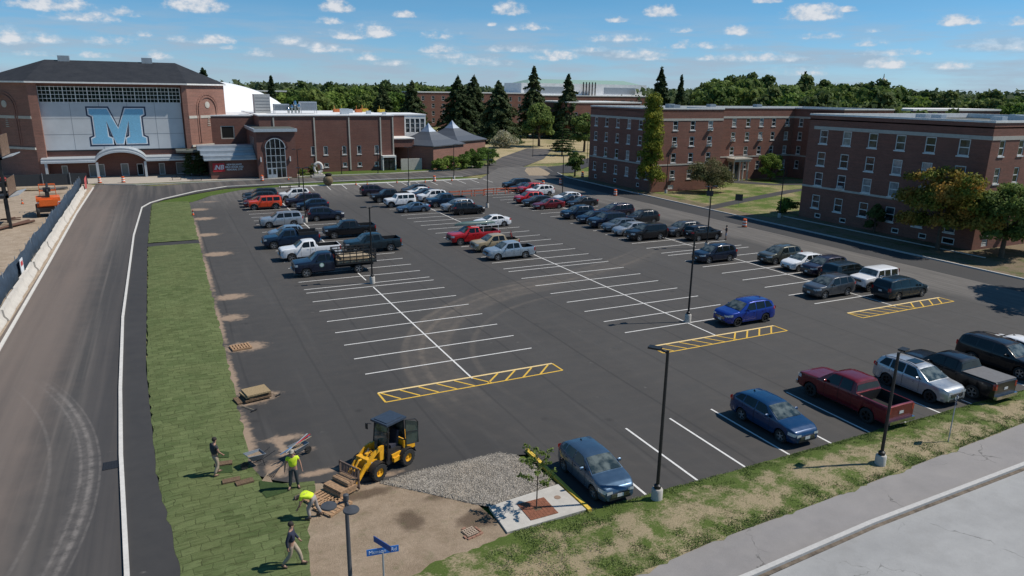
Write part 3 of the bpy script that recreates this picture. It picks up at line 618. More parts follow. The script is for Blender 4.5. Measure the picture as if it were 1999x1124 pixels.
CAR = {
 'suv': dict(L=4.65, W=1.86, r=.36, wx=(.93, 3.62), gc=.22, ye=.66, inset=.22, clad=True,
   top=[(0, .70), (.03, .86), (.12, .98), (.3, 1.05), (.8, 1.10), (1.12, 1.14), (1.85, 1.60), (2.1, 1.68), (2.6, 1.73), (3.5, 1.715), (4.12, 1.65), (4.28, 1.58), (4.5, 1.18), (4.6, 1.05), (4.65, .70)],
   belt=[(1.05, 1.06), (3, 1.10), (4.3, 1.17), (4.65, 1.03)], ws=(1.15, 1.88), rw=(4.28, 4.49), win=[(1.55, 2.08, 2.62, 2.62), (2.70, 2.70, 3.52, 3.50), (3.60, 3.58, 4.25, 3.98)], doors=[(1.62, 2.66), (2.66, 3.50)], rails=True),
 'bigsuv': dict(L=5.05, W=1.97, r=.39, wx=(.95, 3.87), gc=.24, ye=.66, inset=.19, clad=True,
   top=[(0, .78), (.03, .95), (.1, 1.08), (.3, 1.14), (1.0, 1.2), (1.32, 1.24), (2.02, 1.72), (2.25, 1.79), (3.0, 1.82), (4.3, 1.79), (4.7, 1.74), (4.8, 1.66), (4.97, 1.2), (5.02, 1.1), (5.05, .7)],
   belt=[(1.2, 1.15), (3, 1.18), (4.8, 1.22), (5.05, 1.1)], ws=(1.37, 2.04), rw=(4.82, 4.96), win=[(1.68, 2.14, 2.72, 2.72), (2.80, 2.80, 3.70, 3.68), (3.80, 3.78, 4.72, 4.6)], doors=[(1.78, 2.76), (2.76, 3.72)], rails=True),
 'hatch': dict(L=3.95, W=1.70, r=.31, wx=(.80, 3.29), gc=.19, ye=.64, inset=.22, clad=False,
   top=[(0, .56), (.03, .68), (.12, .79), (.35, .89), (.78, .98), (1.0, 1.03), (1.75, 1.40), (2.0, 1.455), (2.4, 1.475), (3.1, 1.44), (3.5, 1.37), (3.62, 1.30), (3.84, .98), (3.92, .9), (3.95, .6)],
   belt=[(.95, .94), (2.5, .98), (3.6, 1.06), (3.95, .9)], ws=(1.03, 1.78), rw=(3.63, 3.83), win=[(1.38, 1.9, 2.42, 2.42), (2.5, 2.5, 3.2, 3.12), (3.27, 3.2, 3.55, 3.36)], doors=[(1.42, 2.46), (2.46, 3.2)], rails=False),
 'cross': dict(L=4.5, W=1.80, r=.335, wx=(.88, 3.52), gc=.21, ye=.65, inset=.22, clad=False,
   top=[(0, .58), (.03, .70), (.14, .83), (.4, .93), (.9, 1.0), (1.15, 1.04), (1.98, 1.44), (2.2, 1.50), (2.7, 1.525), (3.4, 1.50), (3.95, 1.41), (4.1, 1.34), (4.38, 1.02), (4.46, .94), (4.5, .62)],
   belt=[(1.05, .97), (2.8, 1.01), (4.1, 1.09), (4.5, .92)], ws=(1.18, 2.0), rw=(4.12, 4.37), win=[(1.55, 2.1, 2.62, 2.62), (2.7, 2.7, 3.48, 3.42), (3.55, 3.5, 4.08, 3.8)], doors=[(1.6, 2.66), (2.66, 3.48)], rails=False),
 'sedan': dict(L=4.75, W=1.82, r=.335, wx=(.92, 3.70), gc=.18, ye=.62, inset=.26, clad=False,
   top=[(0, .52), (.03, .64), (.15, .75), (.5, .84), (1.1, .92), (1.35, .96), (2.15, 1.36), (2.4, 1.42), (2.8, 1.445), (3.3, 1.42), (3.6, 1.36), (4.25, 1.07), (4.55, 1.05), (4.68, 1.0), (4.75, .60)],
   belt=[(1.25, .91), (2.8, .94), (4.1, 1.01), (4.75, .9)], ws=(1.38, 2.17), rw=(3.62, 4.2), win=[(1.75, 2.26, 2.78, 2.78), (2.86, 2.86, 3.85, 3.50)], doors=[(1.78, 2.82), (2.82, 3.72)], rails=False),
 'coupe': dict(L=4.6, W=1.83, r=.33, wx=(.95, 3.55), gc=.15, ye=.60, inset=.28, clad=False,
   top=[(0, .48), (.03, .58), (.15, .68), (.5, .77), (1.2, .86), (1.5, .9), (2.2, 1.26), (2.5, 1.32), (2.8, 1.335), (3.2, 1.30), (3.6, 1.2), (4.15, 1.0), (4.5, .98), (4.6, .58)],
   belt=[(1.4, .85), (2.8, .89), (4.0, .96), (4.6, .8)], ws=(1.52, 2.22), rw=(3.45, 4.1), win=[(1.9, 2.32, 2.95, 2.95), (3.02, 3.02, 3.55, 3.3)], doors=[(1.75, 3.0)], rails=False),
 'van': dict(L=5.1, W=1.99, r=.35, wx=(.95, 3.98), gc=.18, ye=.68, inset=.20, clad=False,
   top=[(0, .62), (.03, .78), (.15, .9), (.5, 1.02), (.85, 1.12), (1.05, 1.18), (1.95, 1.64), (2.3, 1.72), (3, 1.76), (4.2, 1.73), (4.75, 1.66), (4.85, 1.58), (5.03, 1.1), (5.07, 1.0), (5.1, .6)],
   belt=[(1.0, 1.03), (3, 1.06), (4.9, 1.10), (5.1, 1.0)], ws=(1.08, 1.97), rw=(4.86, 5.02), win=[(1.45, 2.08, 2.65, 2.65), (2.73, 2.73, 3.75, 3.75), (3.83, 3.83, 4.78, 4.62)], doors=[(1.6, 2.69), (2.69, 3.78)], rails=True),
 'jeep': dict(L=4.45, W=1.86, r=.42, wx=(.66, 3.55), gc=.34, ye=.76, inset=.10, clad=True, plan=(.10, .2),
   top=[(0, .98), (.02, 1.14), (.1, 1.20), (1.0, 1.26), (1.28, 1.28), (1.62, 1.76), (1.75, 1.83), (2.2, 1.86), (4.05, 1.84), (4.2, 1.82), (4.3, 1.75), (4.4, 1.2), (4.43, 1.0), (4.45, .7)],
   belt=[(1.2, 1.2), (4.45, 1.22)], ws=(1.32, 1.64), rw=(4.31, 4.39), win=[(1.55, 1.76, 2.35, 2.35), (2.45, 2.45, 3.15, 3.15), (3.3, 3.3, 4.15, 4.15)], doors=[(1.42, 2.4), (2.4, 3.2)], rails=False, fender=True, spare=True),
 'pickup': dict(L=5.85, W=2.02, r=.41, wx=(1.0, 4.65), gc=.33, ye=.66, inset=.20, clad=False, plan=(.12, .05),
   top=[(0, .92), (.03, 1.1), (.12, 1.19), (.4, 1.24), (1.2, 1.29), (1.48, 1.32), (2.12, 1.84), (2.35, 1.90), (2.9, 1.93), (3.5, 1.92), (3.72, 1.86), (3.86, 1.40), (3.88, 1.36), (5.8, 1.36), (5.85, 1.32)],
   belt=[(1.4, 1.24), (3.85, 1.30), (3.95, 1.33), (5.85, 1.33)], ws=(1.52, 2.14), rw=(3.74, 3.85), win=[(1.82, 2.24, 2.78, 2.78), (2.86, 2.86, 3.55, 3.50)], doors=[(1.9, 2.82), (2.82, 3.66)], rails=False, bed=(3.98, 5.74, .78)),
 'xcab': dict(L=5.85, W=2.02, r=.41, wx=(1.0, 4.65), gc=.33, ye=.66, inset=.20, clad=False, plan=(.12, .05),
   top=[(0, .92), (.03, 1.1), (.12, 1.19), (.4, 1.24), (1.2, 1.29), (1.48, 1.32), (2.12, 1.84), (2.35, 1.90), (2.8, 1.93), (3.2, 1.92), (3.36, 1.86), (3.5, 1.40), (3.52, 1.36), (5.8, 1.36), (5.85, 1.32)],
   belt=[(1.4, 1.24), (3.5, 1.30), (3.6, 1.33), (5.85, 1.33)], ws=(1.52, 2.14), rw=(3.38, 3.49), win=[(1.82, 2.24, 2.78, 2.78), (2.86, 2.86, 3.26, 3.2)], doors=[(1.9, 2.82), (2.82, 3.3)], rails=False, bed=(3.62, 5.74, .78)),
 'midpick': dict(L=5.1, W=1.85, r=.365, wx=(.9, 3.98), gc=.26, ye=.66, inset=.20, clad=False, plan=(.12, .05),
   top=[(0, .80), (.03, .95), (.12, 1.04), (.4, 1.09), (1.0, 1.13), (1.25, 1.16), (1.95, 1.64), (2.15, 1.70), (2.7, 1.73), (3.2, 1.72), (3.42, 1.66), (3.58, 1.22), (3.6, 1.16), (5.05, 1.18), (5.1, 1.14)],
   belt=[(1.2, 1.08), (3.6, 1.13), (5.1, 1.16)], ws=(1.28, 1.97), rw=(3.44, 3.57), win=[(1.6, 2.08, 2.62, 2.62), (2.7, 2.7, 3.35, 3.28)], doors=[(1.68, 2.66), (2.66, 3.42)], rails=False, bed=(3.68, 5.0, .68)),
 'stake': dict(L=3.6, W=2.05, r=.42, wx=(1.02, 99), gc=.38, ye=.66, inset=.20, clad=False, plan=(.12, .03),
   top=[(0, .98), (.03, 1.2), (.12, 1.30), (.4, 1.35), (1.2, 1.40), (1.5, 1.44), (2.1, 1.98), (2.35, 2.04), (2.9, 2.06), (3.3, 2.05), (3.45, 1.98), (3.58, 1.5), (3.6, 1.0)],
   belt=[(1.4, 1.34), (3.5, 1.4), (3.6, 1.3)], ws=(1.54, 2.12), rw=(3.47, 3.57), win=[(1.84, 2.26, 2.8, 2.8), (2.88, 2.88, 3.25, 3.2)], doors=[(1.92, 2.84)], rails=False),
}
def car_proto(kind, rim='alloy', tonneau=False, sunroof=False):
    sp = CAR[kind]; L, Wd, r = sp['L'], sp['W'], sp['r']; gc = sp['gc']; hw = Wd/2; top, belt = sp['top'], sp['belt']; zl = gc+.03
    pf, pr = sp.get('plan', (.24, .15)); Hf = max(z for x, z in top)
    xs = sorted(set([round(x, 3) for x, z in top]+[x for x, z in belt if 0 < x < L]+[.06, .2, .5, .65]+[i*L/26 for i in range(27)]+[L-.12, L-.3]))
    for wc in sp['wx']:
        if wc < L: xs += [wc+(r+.07)*math.cos(PI*i/10) for i in range(11)]
    bed = sp.get('bed')
    if bed: xs += [bed[0], bed[0]+.008, bed[1], bed[1]+.008]
    xs = sorted(x for x in set(round(x, 3) for x in xs) if 0 <= x <= L)
    xs = [x for i, x in enumerate(xs) if i == 0 or x-xs[i-1] > .006]
    def plan(x):
        k = 1.0
        if x < .8: k -= pf*(1-x/.8)**2.6
        if x > L-.7: k -= pr*((x-(L-.7))/.7)**2.6
        return k
    def ring(x):
        T = interp(top, x); b0 = min(interp(belt, x) if x >= belt[0][0] else 9, T-.035); w = hw*plan(x); a = 0
        for wc in sp['wx']:
            if abs(x-wc) < r+.07: a = max(a, r+math.sqrt(max(0, (r+.07)**2-(x-wc)**2)))
        z0 = zl+(.07 if (x < .1 or x > L-.1) else 0); zm = .5*(zl+b0)
        zs = [z0, z0+.07, zm, b0-.10, b0]
        zs = [max(z, a+.004*i) for i, z in enumerate(zs)]; zs[4] = b0; zs[3] = min(zs[3], b0-.01)
        g = max(0, (T-b0)/(Hf-b0)) if T-b0 > .05 else 0
        ins = hw*sp['inset']/ .93*min(1, g*1.02)
        ys = [.90*w, .975*w, w, .995*w, .965*w]
        inb = bed and bed[0] < x < bed[1]
        if inb:
            fl = bed[2]; return [(ys[i], zs[i]) for i in range(5)]+[(.955*w-.07, b0+.01), (.955*w-.085, fl), (.45*w, fl), (0, fl)]
        if g > 0:
            yb = .965*w; ye = yb-ins; return [(ys[i], zs[i]) for i in range(5)]+[(ye, b0+(T-b0)*.90), (ye-.07, b0+(T-b0)*.97), (.5*ye, T), (0, T+.012)]
        return [(ys[i], zs[i]) for i in range(5)]+[(.93*w, T-.012), (.84*w, T), (.45*w, T+.006), (0, T+.015)]
    rings = [ring(x) for x in xs]; n = len(rings[0]); b = MB(); vs = []; fs = []; ms = []
    for x, rg_ in zip(xs, rings):
        vs += [(x, y, z) for y, z in rg_]+[(x, -y, z) for y, z in rg_[:-1][::-1]]
    m = 2*n-1
    for i in range(len(xs)-1):
        for j in range(m-1):
            fs.append((i*m+j, (i+1)*m+j, (i+1)*m+j+1, i*m+j+1)); ms.append(1 if (sp['clad'] and j in (0, m-2)) or (bed and bed[0] < (xs[i]+xs[i+1])/2 < bed[1] and 5 <= j <= m-7) else 0)
    # end caps as strips so they shade like a bumper
    for base in (0, (len(xs)-1)*m):
        for j in range(n-1):
            q = [base+j, base+j+1, base+m-2-j, base+m-1-j]
            if j == n-2: q = [base+j, base+j+1, base+m-1-j]
            fs.append(tuple(q)); ms.append(1 if sp['clad'] and j < 1 else 0)
    b.v = vs; b.f = fs; b.m = ms
    root = thing(kind, 'x', 'car'); P = paint('proto', (.3, .3, .3))
    body = b.build('body', [P, M_blk], root, smooth=38); body['paint'] = 1
    u = MB(); u.box(.3, -hw+.26, gc-.04, L-.25, hw-.26, gc+.5); u.build('underbody', M_under, root)
    def side_y(x, z, off=0):
        rg_ = ring(x)[:6]; zz = [p[1] for p in rg_]; yy = [p[0] for p in rg_]
        for i in range(1, 6): zz[i] = max(zz[i], zz[i-1]+1e-4)
        return float(np.interp(z, zz, yy))+off
    def side_patch(bb, s, f0, f1, zf0, zf1, off, nu=5, nv=3, m=0):
        "patch on the flank: x edges f0(v), f1(v), height edges zf0(x), zf1(x)"
        vs = []
        for j in range(nv+1):
            v = j/nv
            for i in range(nu+1):
                q = i/nu; x = f0(v)*(1-q)+f1(v)*q; z = zf0(x)*(1-v)+zf1(x)*v; vs.append((x, s*side_y(x, z, off), z))
        bb.add(vs, [(j*(nu+1)+i, j*(nu+1)+i+1, (j+1)*(nu+1)+i+1, (j+1)*(nu+1)+i) for j in range(nv) for i in range(nu)], m)
    cst = lambda k: (lambda *_: k)
    def beltf(x): return interp(belt, x)+.045
    def rooff(x): 
        bb_ = interp(belt, x); return bb_+(interp(top, x)-bb_)*.86
    # screens
    def top_patch(x0, x1, off):
        bb = MB(); nu = 6; vs = []
        for i in range(nu+1):
            x = x0+(x1-x0)*i/nu; rg_ = ring(x); ye = rg_[5][0]-.05; pts = [(rg_[k][0], rg_[k][1]) for k in (5, 6, 7, 8)][::-1]
            for j in range(-4, 5):
                y = ye*abs(j)/4; z = float(np.interp(y, [p[0] for p in pts], [p[1] for p in pts])); vs.append((x+off[0], math.copysign(y, j) if j else 0, z+off[1]))
        bb.add(vs, [(i*9+j, (i+1)*9+j, (i+1)*9+j+1, i*9+j+1) for i in range(nu) for j in range(8)]); return bb
    top_patch(*sp['ws'], (-.012, .016)).build('windscreen', M_ws, root, smooth=60)
    top_patch(sp['rw'][0]+.02, sp['rw'][1], (.014, .012)).build('rear_window', M_glass, root, smooth=60)
    if sunroof:
        bb = MB(); bb.box(2.35, -.38, Hf-.005, 2.95, .38, Hf+.012); bb.build('sunroof', M_glass, root)
    for s in (-1, 1):
        for w4 in sp['win']:
            bb = MB(); side_patch(bb, s, lambda v, w4=w4: w4[0]*(1-v)+w4[1]*v, lambda v, w4=w4: w4[2]*(1-v)+w4[3]*v, beltf, rooff, .008, 5, 4); bb.build('side_window', M_glass, root, smooth=60)
        for (d0, d1) in sp['doors']:
            lo = zl+.13; z1 = lambda x: interp(belt, x)+.015
            bb = MB(); side_patch(bb, s, cst(d0), cst(d0+.016), cst(lo), z1, .006, 1, 6); side_patch(bb, s, cst(d1-.008), cst(d1+.008), cst(lo), z1, .006, 1, 6); side_patch(bb, s, cst(d0), cst(d1), cst(lo), cst(lo+.014), .006, 6, 1)
            dr = bb.build('door', M_seam, root)
            bb = MB(); xh = d1-.20; zh = interp(belt, xh)-.12; yy = side_y(xh, zh); bb.box(xh-.07, s*(yy+.004)-(.0 if s > 0 else .03), zh-.012, xh+.07, s*(yy+.004)+(.03 if s > 0 else 0), zh+.014)
            h = bb.build('handle', P, dr); h['paint'] = 1
        # mirror
        xm = sp['win'][0][0]+.18; zm = interp(belt, xm)+.10; ym = side_y(xm, zm-.1)
        bb = MB(); bb.box(xm-.05, ym-.03, zm-.06, xm+.02, ym+.10, zm-.03); bb.lathe([(.005, -.10), (.07, -.085), (.085, 0), (.07, .085), (.005, .10)], (xm, ym+.13, zm+.02), 8, 0, 'y', True, .8, 1)
        if s < 0: bb.v = [(x, -y, z) for x, y, z in bb.v]
        mo = bb.build('mirror', P if kind not in ('stake',) else M_blk, root, smooth=50); mo['paint'] = 1
        # lamps
        zt = interp(top, .12)
        big = kind in ('pickup', 'xcab', 'stake', 'bigsuv', 'midpick')
        bb = MB(); side_patch(bb, s, cst(.005), cst(.30 if big else .42), lambda x: zt-(.30 if big else .22)+.10*x, lambda x: zt-(.10 if big else .07)+(.05 if big else .13)*x, .012, 5, 2)
        rr_ = ring(0)
        y0 = rr_[3][0]; zA, zB = zt-(.30 if big else .22), zt-(.10 if big else .07)
        bb.quad((-.010, s*(y0+.01), zA), (-.010, s*(y0-.26), zA+.03), (-.010, s*(y0-.26), zB-.01), (-.010, s*(y0+.01), zB))
        if kind == 'jeep': bb = MB(); bb.lathe([(.09, 0), (.085, .03), (.004, .045)], (0.0, s*.55, 1.0), 12, 0, 'x'); bb.v = [(-x+.0, y, z) for x, y, z in bb.v]
        bb.build('headlight', M_lamp, root, smooth=50)
        zr = interp(top, L-.2); tall = kind in ('pickup', 'xcab', 'midpick', 'stake', 'jeep', 'bigsuv', 'van')
        za, zb = ((zr-.42, zr-.06) if tall else (zr-.26, zr-.04)); 
        if kind in ('suv', 'bigsuv', 'van', 'cross', 'hatch'): zb = interp(belt, L-.3)+.02; za = zb-(.30 if tall else .2)
        bb = MB(); side_patch(bb, s, cst(L-.13 if tall else L-.30), cst(L-.004), cst(za), cst(zb), .012, 3, 3)
        y1 = ring(L)[3][0]; bb.quad((L+.010, s*(y1+.008), za), (L+.010, s*(y1-.16), za), (L+.010, s*(y1-.16), zb-.02), (L+.010, s*(y1+.008), zb-.02))
        bb.build('tail_light', M_red, root)
    zt = interp(top, .03); bb = MB(); gw = hw*.52
    bb.box(-.020, -gw, zt-.30, .012, gw, zt-.10); bb.box(-.018, -gw*1.15, gc+.10, .012, gw*1.15, gc+.24)
    if kind in ('pickup', 'xcab', 'stake', 'bigsuv'): bb.box(-.024, -gw, zt-.48, .012, gw, zt-.08)
    for k in range(3): bb.box(-.030, -gw, zt-.27+k*.06, -.018, gw, zt-.255+k*.06, 1)
    bb.build('grille', [M_blk, M_chrome], root)
    if kind in ('pickup', 'xcab', 'stake', 'midpick'):
        bb = MB(); bb.box(-.09, -hw*.92, gc+.10, .03, hw*.92, gc+.30); bb.build('bumper', M_chrome, root)
        if kind != 'stake': bb = MB(); bb.box(L-.02, -hw*.93, gc+.10, L+.16, hw*.93, gc+.28); bb.build('bumper', M_chrome if kind != 'midpick' else M_blk, root)
    for xx, zz in ((-.034 if kind not in ('pickup', 'xcab', 'stake', 'midpick') else -.1, gc+.22), (L+.012, gc+.55)):
        if kind == 'stake' and xx > 1: continue
        bb = MB(); bb.box(min(xx, xx+.012), -.155, zz, max(xx, xx+.012), .155, zz+.15); bb.build('number_plate', M_plate, root)
    if sp['rails']:
        for s in (-1, 1):
            yr = ring(2.6)[5][0]-.03; bb = MB(); pts = [(x, s*yr, interp(top, x)+.045-(.05 if i in (0, 5) else 0)) for i, x in enumerate(np.linspace(sp['ws'][1]+.15, L*.88, 6))]
            bb.tube(pts, .016, 6); bb.build('roof_rail', M_blk if kind != 'van' else M_chrome, root)
    if sp.get('fender'):
        for s in (-1, 1):
            for wc in sp['wx']:
                bb = MB(); bb.tube([(wc+(r+.09)*math.cos(a), s*(hw+.03), r+(r+.09)*math.sin(a)*1.0) for a in np.linspace(-.15, PI+.15, 10)], .06, 6); bb.build('fender', M_blk, root)
    if sp.get('spare'):
        bb = MB(); bb.lathe([(.1, 0), (.36, .02), (.39, .1), (.36, .18), (.1, .2)], (L, 0, 1.05), 18, 0, 'x'); bb.build('spare_wheel', M_tyre, root, smooth=40)
    if tonneau: bb = MB(); bb.box(bed[0]-.05, -hw*.93, 1.365, bed[1]+.05, hw*.93, 1.40); bb.build('bed_cover', mat('tonneau', (.12, .12, .125), .7, var=.1), root)
    # antenna fin
    if kind in ('suv', 'cross', 'hatch', 'sedan', 'van'):
        bb = MB(); xa = L*.8 if kind != 'sedan' else 3.3; za = interp(top, xa); bb.add([(xa-.12, 0, za), (xa+.07, -.025, za), (xa+.07, .025, za), (xa+.05, 0, za+.10)], ((0, 1, 3), (0, 3, 2), (1, 2, 3), (0, 2, 1))); bb.build('antenna', M_blk, root)
    rm = M_rim if rim == 'alloy' else M_rimd
    for wc in sp['wx']:
        if wc > L: continue
        for s in (-1, 1): wheel(root, wc, s*(hw-.13), r, s, rm)
    return root
WCACHE = {}
def wheel(root, x, y, r, s, rm, w=.22):
    k = (r, s, rm.name, w)
    if k not in WCACHE:
        t = MB(); h = w/2; rr = r*.66
        t.lathe([(rr, -h), (r*.93, -h), (r, -h*.7), (r, h*.7), (r*.93, h), (rr, h), (rr-.02, h*.6), (rr-.02, -h*.6)], n=24, axis='y', cap=False)
        R2 = MB(); o = h*.72
        for j in range(5):
            a = 2*PI*j/5; d = .30
            pts = [(.06, a-d*1.6), (rr*.96, a-d*.62), (rr*.96, a+d*.62), (.06, a+d*1.6)]
            R2.add([(p*math.cos(q), o, p*math.sin(q)) for p, q in pts]+[(p*math.cos(q), o-.03, p*math.sin(q)) for p, q in pts], ((0, 1, 2, 3), (4, 5, 6, 7), (0, 4, 5, 1), (2, 6, 7, 3)), 0)
        R2.lathe([(rr*.99, o-.02), (rr*.99, o+.01), (rr*.90, o+.01), (rr*.88, o-.05)], n=24, axis='y', cap=False); R2.lathe([(.07, o-.03), (.065, o+.012)], n=10, axis='y')
        R2.lathe([(rr*.98, o-.09), (rr*.98, o-.085)], n=20, m=1, axis='y')
        if s < 0:
            t.v = [(a, -b_, c) for a, b_, c in t.v]; R2.v = [(a, -b_, c) for a, b_, c in R2.v]
        # lathe axis 'y' puts +z profile on +y
        WCACHE[k] = (t.mesh('tyre', M_tyre, 40), R2.mesh('rim', [rm, M_seam], 30))
    tm, rmsh = WCACHE[k]
    wv = link('wheel', tm, root, (x, y, r)); link('rim', rmsh, wv)
    return wv
PROTO = {}
def set_paint(root, P):
    for o in root.children_recursive:
        if o.get('paint'):
            o.material_slots[0].link = 'OBJECT'; o.material_slots[0].material = P
def place_car(kind, pos, rz, colour, label, cat, group=None, name=None, **kw):
    """pos = where the middle of the car stands, rz = 0 when the nose points to -X"""
    key = (kind, tuple(sorted(kw.items())))
    if key not in PROTO:
        r = car_proto(kind, **kw); PROTO[key] = [r, False]
    pr = PROTO[key]
    if not pr[1]: root = pr[0]; pr[1] = True
    else: root = copy_live(pr[0])
    L = CAR[kind]['L']; dx, dy = math.cos(rz)*L/2, math.sin(rz)*L/2
    root.location = (pos[0]-dx, pos[1]-dy, 0.004); root.rotation_euler = (0, 0, rz)
    root.name = name or {'suv': 'parked_suv', 'bigsuv': 'parked_suv', 'hatch': 'parked_hatchback', 'cross': 'parked_hatchback', 'sedan': 'parked_sedan', 'coupe': 'parked_coupe', 'van': 'parked_minivan', 'jeep': 'parked_offroader', 'stake': 'stake_truck'}.get(kind, 'parked_pickup')
    tag(root, label, cat, group); P = paint(*colour) if isinstance(colour, tuple) else colour
    set_paint(root, P); return root
def copy_live(o, parent=None):
    c = o.copy(); COL.objects.link(c)
    if parent is not None: c.parent = parent
    for ch in list(o.children): copy_live(ch, c)
    return c
PC = dict(white=('white', (.72, .73, .74), .0, .3), silver=('silver', (.42, .44, .46), .6), black=('black', (.007, .007, .009), .1), navy=('navy', (.008, .014, .032), .2), dkblue=('dark_blue', (.008, .022, .048), .2),
    blue=('bright_blue', (.006, .032, .24), .3), hblue=('hatch_blue', (.004, .034, .10), .2), steel=('steel_blue', (.055, .10, .16), .5), red=('red', (.42, .012, .016), .15), dkred=('dark_red', (.14, .010, .016), .25), orange=('orange', (.62, .055, .012), .1),
    grey=('grey', (.085, .09, .098), .5), dgrey=('dark_grey', (.024, .026, .030), .35), olive=('olive', (.095, .095, .075), .5), tan=('tan', (.34, .27, .165), .1), ltblue=('light_blue', (.22, .32, .42), .4), pblue=('pale_grey_blue', (.30, .36, .43), .5), plum=('plum', (.025, .02, .035), .3), teal=('dark_teal', (.010, .022, .030), .2), crim=('crimson', (.13, .007, .012), .25))
GR = 'vehicles parked in the car park'
S3 = [37.17, 0]; 
def K(k, r): return (k+.0)*S+OF[r]
